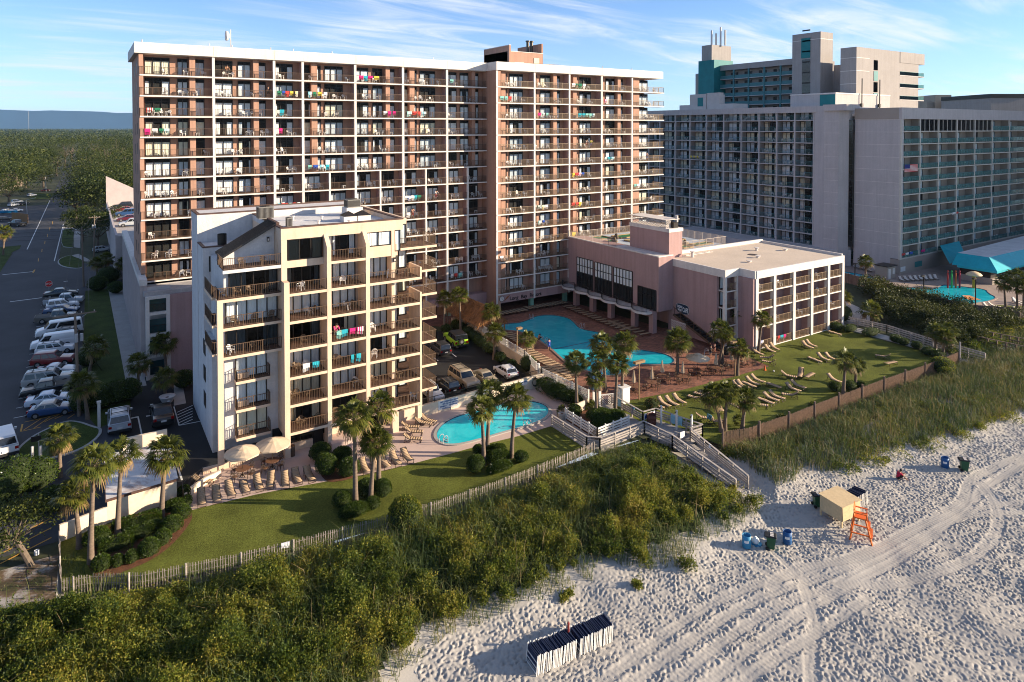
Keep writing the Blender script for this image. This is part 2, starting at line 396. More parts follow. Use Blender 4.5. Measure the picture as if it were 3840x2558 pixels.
def track(pts, hw=.42):
 P = xy(vw, pts, -.8); Q = []
 for i in range(len(P) - 1):
  p0 = P[max(i - 1, 0)]; p1 = P[i]; p2 = P[i + 1]; p3 = P[min(i + 2, len(P) - 1)]
  for t in np.linspace(0, 1, 6, endpoint=False):
   Q.append(.5 * ((2 * p1) + (p2 - p0) * t + (2 * p0 - 5 * p1 + 4 * p2 - p3) * t * t + (3 * p1 - p0 - 3 * p2 + p3) * t ** 3))
 Q.append(P[-1]); TRACKS.append((Q, hw))
track([(1345, 1600), (1500, 1480), (1640, 1385), (1760, 1340), (1900, 1300), (2040, 1245), (2160, 1190), (2290, 1160), (2380, 1150)])
track([(1395, 1610), (1560, 1490), (1700, 1400), (1830, 1345), (1990, 1290), (2120, 1230), (2230, 1185), (2380, 1175)])
track([(1480, 1625), (1640, 1490), (1780, 1400), (1930, 1340), (2080, 1260), (2180, 1195), (2260, 1120), (2380, 1060)])
track([(1540, 1640), (1700, 1510), (1840, 1415), (1980, 1330), (2090, 1270), (2200, 1185), (2290, 1100), (2390, 1040)])
track([(1775, 1350), (1800, 1325), (1850, 1300), (1930, 1290), (2010, 1262), (2100, 1215), (2170, 1180), (2210, 1150), (2230, 1105), (2280, 1075), (2380, 1035)], .5)
track([(1935, 1342), (2050, 1338), (2150, 1318), (2230, 1285), (2280, 1240), (2297, 1195), (2285, 1150), (2255, 1112)], .5)
track([(1690, 1265), (1720, 1290), (1755, 1315), (1790, 1335)], .35)
track([(1770, 1260), (1800, 1290), (1825, 1312)], .3)
track([(1870, 1640), (1865, 1500), (1875, 1430), (1862, 1385), (1850, 1350)], .45)
track([(1600, 1650), (1760, 1530), (1900, 1440), (1990, 1380)], .42)
def sand_grid(name, x0, x1, y0, y1, st, fine):
 xs = np.arange(x0, x1 + st / 2, st); ys = np.arange(y0, y1 + st / 2, st)
 X, Y = np.meshgrid(xs, ys); Z = dune_h(X, Y)
 if fine:
  H = np.zeros(X.shape); n = int((x1 - x0) * (y1 - y0) * 15)
  px = NR.uniform(x0, x1, n); py = NR.uniform(y0, y1, n); an = NR.normal(.45, .55, n); dep = NR.uniform(.03, .085, n) * (.6 + .8 * vnoise(px, py, 5.0, 17))
  la = NR.uniform(.09, .16, n); wb = NR.uniform(.05, .085, n); k = int(.42 / st) + 1
  ci = np.clip(((py - y0) / st).astype(int), k, len(ys) - k - 1); cj = np.clip(((px - x0) / st).astype(int), k, len(xs) - k - 1)
  oy, ox = np.mgrid[-k:k + 1, -k:k + 1]
  for a in range(n):
   sl = (slice(ci[a] - k, ci[a] + k + 1), slice(cj[a] - k, cj[a] + k + 1))
   dx = X[sl] - px[a]; dy = Y[sl] - py[a]; c, s_ = math.cos(an[a]), math.sin(an[a])
   u = (dx * c + dy * s_) / la[a]; v = (-dx * s_ + dy * c) / wb[a]; q = u * u + v * v
   H[sl] += dep[a] * (-np.exp(-q * .9) + .42 * np.exp(-(np.sqrt(q) - 1.7) ** 2 * 2.2))
  H = np.clip(H, -.12, .12) + (vnoise(X, Y, .35, 9) - .5) * .03
  for line, hw in TRACKS:
   sel = np.zeros(X.shape, bool)
   for (ax, ay), (bx, by) in zip(line[:-1], line[1:]):
    sel |= (X > min(ax, bx) - 1) & (X < max(ax, bx) + 1) & (Y > min(ay, by) - 1) & (Y < max(ay, by) + 1)
   d = np.full(X.shape, 9.); run = np.zeros(X.shape)
   xs_, ys_ = X[sel], Y[sel]; D = np.full(xs_.shape, 9.); S = np.zeros(xs_.shape); acc = 0
   for (ax, ay), (bx, by) in zip(line[:-1], line[1:]):
    ln = math.hypot(bx - ax, by - ay); t = np.clip(((xs_ - ax) * (bx - ax) + (ys_ - ay) * (by - ay)) / (ln * ln + 1e-9), 0, 1)
    dd = np.hypot(xs_ - ax - t * (bx - ax), ys_ - ay - t * (by - ay)); b = dd < D
    D[b] = dd[b]; S[b] = (acc + t * ln)[b]; acc += ln
   d[sel] = D; run[sel] = S
   m = np.clip((hw - d) / .12, 0, 1)
   H = H * (1 - m) + m * (-.018 + .006 * np.sin(run * 2 * math.pi / .3) + .007 * np.sin(d * 2 * math.pi / .21) + .25 * H)
   H += .012 * np.exp(-((d - hw - .1) / .09) ** 2) * (.3 + 1.4 * vnoise(X, Y, .5, 61))
  Z = Z + H * np.clip((-dune_mask(X, Y) + 2.0) / 1.5, .35, 1)
 nv = len(xs) * len(ys); idx = np.arange(nv).reshape(len(ys), len(xs))
 F = np.stack([idx[:-1, :-1], idx[:-1, 1:], idx[1:, 1:], idx[1:, :-1]], -1).reshape(-1, 4)
 return np.stack([X.ravel(), Y.ravel(), Z.ravel()], 1), F
def dune_mask(X, Y):
 m = np.full(X.shape, -9.)
 for poly in (DUNE1, DUNE2):
  m = np.maximum(m, dist_line(poly, X, Y) * np.where(inside(poly, X, Y), 1, -1))
 return m
V1, F1 = sand_grid('sand', 16, 100, 8, 42.5, .085, True)
V2, F2 = sand_grid('sand', -60, 16, 8, 58, .5, False)
V3, F3 = sand_grid('sand', 16, 100, 42.5, 50.5, .5, False)
V4, F4 = sand_grid('sand', 100, 220, 8, 44, .5, False)
V5 = np.array([(-400, -300, -1.0), (600, -300, -1.0), (600, 8.3, -1.0), (-400, 8.3, -1.0)]); F5 = np.array([[0, 1, 2, 3]])
VV = [V1, V2, V3, V4, V5]; FF = []; k = 0
for v, f in zip(VV, (F1, F2, F3, F4, F5)): FF.append(f + k); k += len(v)
o = link('beach_sand', np_mesh('beach_sand', np.concatenate(VV), np.concatenate(FF), SANDM, True)); o['kind'] = 'structure'
def dirtmat():
 m = M('bare_dirt', (.2, .15, .1), .95, .2, .3); nt = m.node_tree; N = nt.nodes; L = nt.links; b = N['Principled BSDF']; tc = N.new('ShaderNodeTexCoord'); nz = N.new('ShaderNodeTexNoise'); nz.inputs['Scale'].default_value = .45; nz.inputs['Detail'].default_value = 8; nz.inputs['Roughness'].default_value = .7; L.new(tc.outputs['Object'], nz.inputs['Vector'])
 rp = N.new('ShaderNodeValToRGB'); e = rp.color_ramp.elements; e[0].position = .38; e[0].color = (.05, .05, .018, 1); e[1].position = .62; e[1].color = (.36, .33, .30, 1); q = e.new(.5); q.color = (.13, .085, .05, 1); L.new(nz.outputs['Fac'], rp.inputs[0]); L.new(rp.outputs[0], b.inputs['Base Color']); return m
xs = np.arange(-46, -1.7, .5); ys = np.arange(50.5, 59.2, .5); GX, GY = np.meshgrid(xs, ys); GZ = np.minimum(dune_h(GX, GY) + .03 + .0 * GX, .02); GZ[GY > 58] = -.01; ix = np.arange(GX.size).reshape(GX.shape)
o = link('bare_ground', np_mesh('bare_ground', np.stack([GX.ravel(), GY.ravel(), GZ.ravel()], 1), np.stack([ix[:-1, :-1], ix[:-1, 1:], ix[1:, 1:], ix[1:, :-1]], -1).reshape(-1, 4), dirtmat(), True)); o['kind'] = 'structure'
sheet('lawn', TURF, [p for p in FENCE_L[1:]] + [(42.0, 56.4), (41, 57.2), (20, 58.5), (7, 60.4), (6.4, 62), (-2, 60.9)], .01)
sheet('lawn', TURF, [(48.6, 51.6), (52.3, 46.6), (52.7, 44.2)] + FENCE_R[1:] + [(99.0, 45), (99, 60.9), (50, 60.9), (50.5, 57.2)], .01)
deck = xy(r2, [(45, 1445), (300, 1382), (600, 1310), (900, 1252), (1190, 1200), (1530, 1140), (1900, 1060), (2354, 940)]) + xy(q5, [(650, 755), (1000, 670), (1330, 570)])
sheet('pool_deck', DECKM, [tuple(p) for p in deck] + [(43.2, 57.0), (46.9, 58.5), (46.2, 66.3), (26.0, 66.3), (10.0, 65.6), (8.5, 66.0), (7.4, 63.5), (6.5, 61)], .022)
JN = M('joint', (.22, .16, .13), .9, 0)
mb = MB()
for p, q in (((13.6, 59.2), (13.6, 64.5)), ((19.6, 58.3), (21.8, 64.2)), ((25, 57.1), (25.6, 64)), ((33, 56.8), (33.4, 58.4)), ((37, 56.6), (37.3, 58.3)), ((30, 64), (30, 66)), ((36, 64.2), (36, 66))):
 mb.bar(JN, (p[0], p[1], .023), (q[0], q[1], .023), .035, .006)
o = mb.build('deck_joints'); o['kind'] = 'structure'
def pool(name, pts, mat, it, wz, label, rim):
 P = smooth(pts, it)
 o = sheet(name, mat, P, wz); n = len(P)
 cx = sum(p[0] for p in P) / n; cy = sum(p[1] for p in P) / n
 mb = MB(); tile = M('waterline_tile', (.03, .05, .09), .4, .1)
 nor = []
 for i in range(n):
  a, b = P[i - 1], P[(i + 1) % n]; t = np.array(b) - np.array(a); t = t / (np.linalg.norm(t) + 1e-9); nor.append(np.array([t[1], -t[0]]))
 area = sum(P[i][0] * P[(i + 1) % n][1] - P[(i + 1) % n][0] * P[i][1] for i in range(n))
 sg = 1 if area > 0 else -1
 for i in range(n):
  j = (i + 1) % n; a, b = np.array(P[i]), np.array(P[j]); na, nb = nor[i] * sg, nor[j] * sg
  a1, b1 = a + na * .35, b + nb * .35; a2, b2 = a + na * .03, b + nb * .03
  zt = wz + .075
  mb.poly(rim, [(*a2, zt), (*b2, zt), (*b1, zt - .01), (*a1, zt - .01)])
  mb.poly(rim, [(*a1, zt - .01), (*b1, zt - .01), (*b1, wz - .05), (*a1, wz - .05)])
  mb.poly(tile, [(*a2, zt), (*b2, zt), (*b2, wz - .02), (*a2, wz - .02)])
 r = mb.build('pool_coping'); r['kind'] = 'structure'
 return o
pool('small_pool', xy(q5, [(200, 660), (225, 600), (280, 545), (380, 490), (500, 455), (600, 430), (760, 385), (900, 345), (1000, 330), (1100, 328), (1200, 345), (1270, 375), (1302, 415), (1290, 460), (1240, 505), (1150, 545), (1000, 590), (850, 630), (700, 675), (560, 715), (450, 740), (360, 752), (280, 745), (220, 710)]), WATER2, 2, .035, '', CONC)
sheet('brick_terrace', BRICKP, [(48.4, 57.0), (51.4, 57.1), (60, 55.8), (68.5, 55.3), (75.6, 55.2), (76.4, 60), (100, 62), (76, 75), (73.3, 97), (90, 112), (30, 112), (49.2, 92)], .018)
bigpool = xy(r3, [(905, 520), (960, 492), (1040, 485), (1150, 478), (1250, 440), (1320, 405), (1430, 391), (1560, 397), (1680, 425), (1740, 470), (1780, 520), (1850, 555), (1990, 578), (2100, 600)]) + \
 xy(r4, [(345, 965), (420, 1015), (500, 1075), (600, 1085), (720, 1100), (860, 1128), (915, 1172), (880, 1202), (740, 1208), (640, 1200), (560, 1230), (500, 1275), (420, 1292), (330, 1285), (180, 1245), (60, 1190)]) + xy(r3, [(1690, 930), (1590, 845), (1500, 760), (1400, 690), (1280, 605), (1100, 562), (980, 556)])
pool('big_pool', bigpool, WATER, 2, .03, '', M('brick_coping', (.24, .16, .13), .8, .2, 3))
mb = MB(); a = r3(1520, 765); b = r3(1990, 670); mb.bar(M('lane_mark', (.01, .09, .16), .5, 0), (a[0], a[1], .034), (b[0], b[1], .034), .22, .006)
o = mb.build('pool_lane_mark'); o['kind'] = 'structure'
sheet('parking_lot', ASPD, [(11.2, 66.4), (46.6, 66.4), (48.9, 92), (30, 94), (4, 94), (2.6, 80), (2.6, 62.4), (6.8, 62.4), (10, 66)], .008)
sheet('parking_lot', ASPH, [(-40, 60), (-2.3, 60.8), (1.0, 61.6), (2.6, 62.3), (2.6, 84), (-.9, 87), (-.4, 152), (-40, 152)], .004)
sheet('street', ASPH, [(-40, 152), (12, 152), (12, 178), (-5.6, 186), (-6.1, 264), (-6.4, 480), (-8, 900), (-13, 900), (-13.2, 355), (-15.5, 210), (-16, 186), (-20, 178), (-40, 176)], .006)
sheet('parking_lot', ASPH, [(-12.8, 214), (-12.8, 330), (-60, 330), (-60, 205), (-40, 200), (-15.6, 207)], .002)
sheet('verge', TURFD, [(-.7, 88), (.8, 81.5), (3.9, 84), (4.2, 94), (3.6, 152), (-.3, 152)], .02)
sheet('side_walk', CONC, [(3.9, 92), (5.95, 92), (5.95, 152), (3.4, 152)], .03)
sheet('entry_path', CONC, xy(r7, [(2130, 400), (2280, 370), (2230, 100), (2130, 130)]), .03)
def island(pts, it=2, m=TURFD):
 P = smooth(pts, it); n = len(P); mb = MB()
 c = np.mean(P, 0); out = [p + (p - c) / np.linalg.norm(p - c) * .28 for p in P]
 mb.prism(KERB, out, 0, .12); o = mb.build('kerb'); o['kind'] = 'structure'
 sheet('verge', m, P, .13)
island(xy(r7, [(215, 1010), (250, 920), (420, 780), (600, 690), (800, 600), (960, 610), (1140, 680), (1215, 690), (1200, 780), (1000, 930), (700, 1030), (480, 1060), (300, 1065)]))
island(xy(r5, [(745, 930), (770, 735), (800, 720), (905, 720), (900, 940), (880, 948)]), 1)
island(xy(r5, [(715, 1090), (870, 1035), (900, 1060), (1000, 1090), (1020, 1150), (1000, 1200), (850, 1195), (730, 1160)]), 2)
island(xy(r5, [(805, 530), (900, 510), (960, 545), (950, 585), (805, 590)]), 1)
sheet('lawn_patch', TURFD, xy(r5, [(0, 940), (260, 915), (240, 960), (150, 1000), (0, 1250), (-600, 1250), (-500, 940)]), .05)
sheet('side_walk', CONC, xy(r5, [(905, 940), (985, 950), (985, 700), (910, 690)]), .03)
sheet('side_walk', CONC, xy(r5, [(870, 1040), (960, 1020), (1120, 1105), (1080, 1115), (985, 1110), (900, 1075)]), .03)
sheet('side_walk', CONC, xy(r5, [(770, 690), (980, 690), (975, 715), (770, 725)]), .028)
sheet('verge', TURFD, xy(r5, [(440, 275), (720, 280), (600, 345), (340, 360)]), .05)
mb = MB()
def line(a, b, w=.14, m=WHITEP, z=.014): mb.bar(m, (a[0], a[1], z), (b[0], b[1], z), w, .008)
line(r6(30, 100), r6(405, 62), .35); line(r6(120, 432), r6(510, 382), .35)
line((-13.0, 212), (-13.2, 350), .2); line((-6.5, 190), (-6.35, 262), .2); line(r6(780, 183), r6(830, 178), .3)
for (x, y) in ((640, 640), (608, 715), (580, 795), (548, 880), (512, 980), (468, 1095)):
 line(r5(x, y + 18), r5(x + 4, y - 18), .14, YELP)
line(r6(405, 75), r6(425, 38), .3, YELP)
for i in range(22): line((-6.9, 89.4 + i * 3.02), (-1.6, 89.6 + i * 3.02), .1)
hb = [r7(255, 715), r7(275, 625), r7(905, 450), r7(915, 495)]
line(hb[0], hb[1], .16, YELP); line(hb[0], r7(500, 660), .1, YELP)
for p, q in (((285, 700), (500, 560)), ((400, 685), (620, 530)), ((540, 600), (740, 500)), ((670, 560), (870, 470)), ((830, 555), (915, 500)), ((300, 600), (880, 470))): line(r7(*p), r7(*q), .1, YELP)
line(r7(1690, 530), r7(1740, 765), .14); line(r7(1605, 552), r7(1690, 535), .3); line(r7(1790, 528), r7(1860, 515), .3)
for k in range(6):
 a = r7(2170 + k * 5, 480 + k * 32); b = r7(2360, 395 + k * 34); line(a, b, .11)
line(r7(2130, 410), r7(2195, 640), .12); line(r7(2195, 640), r7(2450, 590), .12)
line(r7(2160, 1100), r7(2230, 1310), .16)
line(r3(400, 815), r3(445, 850), .14); line(r3(200, 860), r3(245, 895), .14)
for y0 in (570, 650, 730): line(r8(0, y0), r8(420, y0 - 215), .13, YELP)
o = mb.build('pavement_markings'); o['kind'] = 'structure'
HPV = M('terrace_slabs', (.30, .23, .19), .85, .15, .6)
sheet('hotel_terrace', HPV, [(131, 82), (127.6, 66), (124.4, 55), (124.4, 51.5), (132, 46), (260, 46), (260, 90), (146.3, 90), (146.3, 118), (118, 118), (118, 100)], .012)
sheet('lawn_patch', TURF, xy(q7, [(1960, 640), (2040, 570), (2600, 600), (2600, 690), (2250, 690)]), .03)
pool('leisure_pool', xy(q7, [(760, 365), (800, 330), (900, 362), (1050, 380), (1330, 402), (1420, 375), (1480, 345), (1700, 375), (1930, 400), (1960, 445), (2050, 490), (2000, 520), (1870, 545), (1700, 570), (1540, 555), (1300, 500), (1000, 440), (860, 400)]), WATER, 1, .03, '', HPV)
pool('lazy_river', xy(q7, [(120, 225), (330, 205), (450, 215), (600, 245), (700, 280), (790, 330), (760, 365), (690, 335), (560, 290), (430, 250), (280, 232), (130, 250)]), WATER, 2, .03, '', HPV)
pool('whirlpool', xy(q7, [(150, 255), (300, 240), (450, 260), (560, 300), (530, 325), (430, 310), (250, 280), (160, 275)]), WATER, 2, .032, '', HPV)
sheet('service_lane', CONC, [(101.5, 62), (104.5, 58), (112, 62), (121, 78), (128, 98), (118, 112), (104, 80)], .02)
mb = MB(); HB = M('far_hills_haze_tint', (.022, .055, .10), .9, .2, .001)  # wooded hills with distance haze painted into the base colour as blue
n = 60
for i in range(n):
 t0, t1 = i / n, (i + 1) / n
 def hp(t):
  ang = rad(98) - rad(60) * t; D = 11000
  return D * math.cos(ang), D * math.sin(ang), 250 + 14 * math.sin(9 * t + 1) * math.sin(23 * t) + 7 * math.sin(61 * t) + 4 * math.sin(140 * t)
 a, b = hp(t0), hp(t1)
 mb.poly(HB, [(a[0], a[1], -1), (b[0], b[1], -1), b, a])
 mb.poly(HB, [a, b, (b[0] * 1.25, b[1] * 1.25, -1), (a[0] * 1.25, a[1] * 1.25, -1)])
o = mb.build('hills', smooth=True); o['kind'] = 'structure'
PINK = M('pink_stucco', (.40, .235, .17), .85, .08, .5, .006, 18, .2, fine=.06, fs=6, streak=.16)
PINKD = M('rose_stucco', (.385, .25, .235), .85, .06, .4, .006, 18, .2, fine=.06, fs=6, streak=.16)
TRIM = M('white_trim', (.64, .59, .54), .7, .06, .5, fine=.05, fs=4, streak=.10)
CREAM = M('cream_stucco', (.66, .50, .37), .85, .06, .6, .005, 20, .2, fine=.05, fs=5, streak=.12)
WSTUC = M('white_stucco', (.58, .56, .55), .9, .07, .7, .02, 9, .2, fine=.06, fs=4, streak=.12)
BROWN = M('brown_metal', (.11, .07, .045), .45, .1, 2)
TANRAIL = M('tan_rail', (.24, .17, .105), .45, .1, 2)
BRWOOD = M('brown_coping', (.09, .05, .04), .6, .15, 2)
FRAME = M('dark_frame', (.022, .017, .014), .4, .1, 2)
DARKIN = M('dim_room', (.018, .017, .016), .8, .4, .8)
CURT = [curtainmat('curtain_white', (.82, .83, .83)), curtainmat('curtain_ivory', (.78, .72, .55)), curtainmat('curtain_grey', (.55, .60, .64))]
GLASS = glassmat('window_glass', (.90, .93, .94), .12)
GLASSD = glassmat('smoked_glass', (.30, .32, .33), .22)
FLOORB = M('balcony_floor', (.115, .065, .045), .8, .2, 1.5)
GREY = M('grey_stucco', (.33, .30, .28), .85, .06, .4, .004, 20, .2, fine=.05, fs=4, streak=.1)
GREYL = M('pale_grey_stucco', (.46, .42, .40), .85, .06, .4, .004, 20, .2, fine=.05, fs=4, streak=.1)
TAUPE = M('taupe_stucco', (.33, .28, .235), .85, .06, .4, .004, 20, .2)
TEAL = M('teal_panel', (.012, .17, .175), .6, .12, .6)
TEALRAIL = M('teal_rail', (.05, .16, .17), .5, .1, 2)
ROOFM = M('roof_membrane', (.60, .585, .57), .85, .14, .35, fine=.06, fs=3)
ROOFT = M('roof_gravel', (.56, .46, .36), .9, .09, .2, .004, 25, fine=.08, fs=4)
CONC2 = M('weathered_concrete', (.36, .335, .32), .9, .2, .4, fine=.1, fs=5)
def win(mb, x0, x1, yw, z0, z1, rng, panes=2, dark=.35, transom=True, glass=None, fy=-1, fr=None):
 """window lying before the wall plane y = yw, facing -y"""
 g = glass or GLASS; fr = fr or FRAME
 y = lambda d: yw - d
 mb.poly(DARKIN, [(x0, y(.012), z0), (x1, y(.012), z0), (x1, y(.012), z1), (x0, y(.012), z1)])
 w = x1 - x0; ty = z1 - .42 if transom and z1 - z0 > 1.8 else z1
 r = rng.random(); cm = rng.choices(CURT, (6, 1.2, 1.6))[0]
 if r > dark:
  mb.poly(cm, [(x0, y(.035), z0), (x1, y(.035), z0), (x1, y(.035), ty), (x0, y(.035), ty)])
 elif r > dark * .25:
  a = rng.uniform(.15, .38) * w; b = rng.uniform(.12, .38) * w
  mb.poly(cm, [(x0, y(.035), z0), (x0 + a, y(.035), z0), (x0 + a, y(.035), ty), (x0, y(.035), ty)])
  mb.poly(cm, [(x1 - b, y(.035), z0), (x1, y(.035), z0), (x1, y(.035), ty), (x1 - b, y(.035), ty)])
 mb.poly(g, [(x0, y(.085), z0), (x1, y(.085), z0), (x1, y(.085), z1), (x0, y(.085), z1)])
 t = .045
 for k in range(panes + 1):
  xx = x0 + w * k / panes
  mb.box(fr, xx - t, xx + t, y(.13), y(.01), z0, z1)
 mb.box(fr, x0, x1, y(.126), y(.011), z1 - .06, z1 + .02); mb.box(fr, x0, x1, y(.126), y(.011), z0 - .02, z0 + .08)
 if ty < z1: mb.box(fr, x0, x1, y(.124), y(.012), ty - .04, ty + .04)
def railing(mb, pts, z, h=1.02, mat=None, step=.135, post=1.35, bw=.022, pw=.05):
 """picket rail along points at floor height z"""
 mat = mat or BROWN
 for a, b in zip(pts[:-1], pts[1:]):
  a = np.array(a, float); b = np.array(b, float); ln = np.linalg.norm(b - a)
  if ln < .05: continue
  d = (b - a) / ln
  A = lambda t, zz: (a[0] + d[0] * t, a[1] + d[1] * t, zz)
  mb.bar(mat, A(0, z + h), A(ln, z + h), .06, .05)
  mb.bar(mat, A(0, z + .09), A(ln, z + .09), .035, .035)
  n = max(1, round(ln / post))
  for k in range(n + 1): mb.bar(mat, A(ln * k / n, z), A(ln * k / n, z + h), pw, pw)
  n = int(ln / step)
  for k in range(1, n): mb.bar(mat, A(ln * k / n, z + .09), A(ln * k / n, z + h), bw, bw)
CHAIR_SPOTS = []   # (x, y, z, heading, where text, kind)
TOWELS = []        # towels over rails
YR, YL2 = 95.4, 98.48
TX0, TXC, TX1 = 5.9, 57.93, 95.9
TROOF, TFB = 42.5, 41.1
Z0S = 38.4
def zs(i): return Z0S - 2.695 * i
tower = thing('pink_hotel_tower', 'tall pink balcony tower with a white roof band, behind the cream block', 'hotel', ((TX0 + TX1) / 2, YR + 8, 0))
SPEC = {
 'A': [(.06, .40, 3, .5), (.515, .655, 2, .3), (.765, .895, 1, .12)],
 'B': [(.0, .32, 2, .3), (.42, .63, 2, .35), (.765, .90, 1, .12)],
 'C': [(.015, .17, 1, .1), (.305, .375, 1, .3), (.46, .82, 3, .55)],
 'N': [(.03, .74, 3, .5)],
 'S': [(.0, .17, 1, .1), (.29, .58, 2, .4), (.72, .87, 1, .1)],
 'E': [(.0, .10, 1, .1), (.36, .74, 2, .3)],
}
PIERS = {'A': (.675, .755), 'B': (.665, .755), 'C': (.185, .295), 'N': None, 'S': (.60, .70), 'E': (.13, .34)}
LB = [5.95, 14.79, 22.77, 26.8, 34.71, 42.53, 50.33, 57.93]
LBs = [5.95, 14.79, 22.77, 26.8, 30.71, 34.71, 38.68, 42.53, 46.48, 50.33, 54.22, 57.93]
RB = [57.93, 65.73, 73.34, 80.88, 88.45, 95.9]
LT = ['A', 'B', 'N', 'C', 'B', 'C', 'B']; LTs = ['A', 'B'] + ['N'] * 9; RT = ['C', 'S', 'C', 'S', 'E']
mb = MB()
DEP = 1.7
mb.box(PINK, TX0 + .02, TXC + .5, YL2 + DEP, 113.0, 0, TFB + .2)
mb.box(PINK, TXC + .02, 93.2, YR + DEP, 112.8, 3.4, TFB + .2)
mb.box(PINK, TX0, TX0 + .5, YL2 + .06, 113.2, 12.4, TFB + .1)      # end wall
mb.box(PINK, TXC - .02, TXC + .9, YR + .05, YL2 + 1.8, 0, TFB + .1)     # side face of the step
mb.box(PINKD, TX0 + .6, TXC - .03, YL2 + .1, YL2 + DEP, 1.9, 3.1)
mb.box(PINKD, TXC, 95.9, YR + .1, YR + DEP + .1, 1.75, 3.12)                 # sign band
body = mb.build('wall', tower)
mb = MB()
for x in (102.0, ): pass
for k in range(11):
 z = zs(k) + .3
 for y, dz in ((102.2, 0), (106.7, -.2)): mb = MB(); mb.box(FRAME, TX0 - .03, TX0 + .01, y, y + .55, z + dz, z + dz + 1.5); mb.build('slit_window', tower)
mb = MB()
mb.box(TRIM, TX0 - .5, TXC, YL2 - .25, YL2 + .3, TFB, TROOF)
mb.box(TRIM, TXC - .1, TX1 + .5, YR - .25, YR + .3, TFB, TROOF)
mb.box(TRIM, TXC - .1, TXC + .3, YR + .3, YL2 + .3, TFB + .003, TROOF - .003)
mb.box(TRIM, TX0 - .5, TX0, YL2 + .3, 113.5, TFB + .002, TROOF - .002)
mb.box(TRIM, TX1 + .1, TX1 + .5, YR + .3, 112.9, TFB + .002, TROOF - .002)
mb.box(TRIM, TX0, TX1 + .5, 112.9, 113.3, TFB + .004, TROOF - .004)
for x in LB[1:-1]: mb.box(CONC2, x - .02, x + .02, YL2 - .256, YL2 - .24, TFB + .05, TROOF - .05)
for x in RB[1:-1]: mb.box(CONC2, x - .02, x + .02, YR - .256, YR - .24, TFB + .05, TROOF - .05)
mb.build('roof_band', tower)
mb = MB(); mb.box(ROOFM, TX0 - .1, TX1 + .2, YL2, 113, TFB + .25, TFB + .5); mb.box(ROOFM, TXC + .2, TX1 + .1, YR + .2, YL2, TFB + .26, TFB + .49)
mb.box(TRIM, TX0 - .05, TXC + .2, YL2 + .3, YL2 + 2, TFB - .05, TFB + .04); mb.box(TRIM, TXC + .3, TX1 + .1, YR + .3, YR + 2, TFB - .05, TFB + .04)
mb.build('roof', tower)
mb = MB(); ph = [atX(0, 0, 1)]
p0 = atY(1811, 180, 108); p1 = atY(1906, 172, 103.5); x0 = atY(1903, 200, 104)[0]; x1 = atY(2036, 200, 104)[0]
zt = atY(1903, 171, 104)[2]; zm = atY(1940, 195, 104)[2]
mb.box(PINK, x0 + .0, x1, 104, 112.4, TROOF - .8, zm); mb.box(PINK, x0, x0 + .35, 103.4, 112.6, TROOF - .8, zt)
mb.box(PINK, x1 - .3, x1 + .02, 104.02, 112.38, zm, zm + 1.9); mb.box(TRIM, x0 - .04, x0 + .39, 103.35, 112.65, zt, zt + .12)
mb.box(TRIM, x0 + .4, x1 + .05, 103.95, 112.4, zm + .001, zm + .1); mb.box(PINK, x0 + .36, x0 + 2.4, 102.2, 104, TROOF - .8, zm - 2.2); mb.box(TRIM, x0 + .37, x0 + 2.45, 102.15, 103.99, zm - 2.2, zm - 2.1)
mb.box(M('door_pale', (.55, .5, .36), .6), x1 - 2.1, x1 - .9, 103.93, 103.99, TROOF - .5, zm - .9)
ph = mb.build('lift_house', tower)
mb = MB(); fl = M('flue_metal', (.07, .06, .05), .4, .2, 3, metal=.6)
for k in (0, 1):
 c = atY(1979 + 14 * k, 175, 106); mb.cyl(fl, (c[0], 106, zm), (c[0], 106, zm + 2.3), .28, n=12); mb.cyl(fl, (c[0], 106, zm + 2.3), (c[0], 106, zm + 2.55), .42, n=12)
mb.build('flue', ph)
mb = MB()
railing(mb, [(x0 + 3.2, 102.5), (x1 + 3.2, 102.5)], TROOF - .4, 1.3, BROWN, .3)
for k in range(9): mb.box(TRIM, x1 + .6 + k * .35, x1 + .8 + k * .35, 103.2, 103.3, TROOF - .6, TROOF + .9)
mb.bar(TRIM, (x1 + .4, 103.25, TROOF + .9), (x1 + 3.8, 103.25, TROOF + .9), .12); mb.bar(TRIM, (x1 - .4, 103, TROOF - .5), (x1 + .6, 103.2, TROOF + 1), .1)
for (xa, xb, zz) in ((x1 + 5.4, x1 + 8.5, .9), (x1 + 13, x1 + 15.5, .8)):
 mb.hexa(PINK, [(xa, 104, TROOF - .6), (xb, 104, TROOF - .6), (xb, 104.4, TROOF - .6), (xa, 104.4, TROOF - .6)], [(xa, 104, TROOF + .1), (xb, 104, TROOF + zz), (xb, 104.4, TROOF + zz), (xa, 104.4, TROOF + .1)])
mb.build('roof_rail', tower)
mb = MB()
for px, py in ((870, 150), (1100, 160), (1245, 184), (1625, 208), (532, 148), (785, 165), (1015, 178), (2370, 245), (2260, 238)):
 p = atY(px, py, YL2 if px < 1850 else YR); mb.cyl(TRIM, (p[0], p[1] + .05, TROOF), (p[0], p[1] + .05, TROOF + .35), .07, n=6)
mb.build('roof_vent', tower)
mb = MB()
for i, x in enumerate(LB):
 if i == 0 or i == len(LB) - 1: continue
 mb.box(TRIM, x - .17, x + .17, YL2 - .02, YL2 + .33, 3.0, TFB)
for x in LBs:
 if x not in LB: mb.box(TRIM, x - .13, x + .13, YL2 - .02, YL2 + .33, 3.0, zs(6) + 2.5)
for i, x in enumerate(RB[:-1]): mb.box(TRIM, x - .17 + (.16 if i == 0 else 0), x + .17 + (.16 if i == 0 else 0), YR - .02, YR + .3, 1.7, TFB)
mb.build('column', tower)
mb = MB()
for x in LB[1:-1]: mb.box(PINKD, x - .09, x + .09, YL2 + .33, YL2 + DEP, 3.0, TFB)
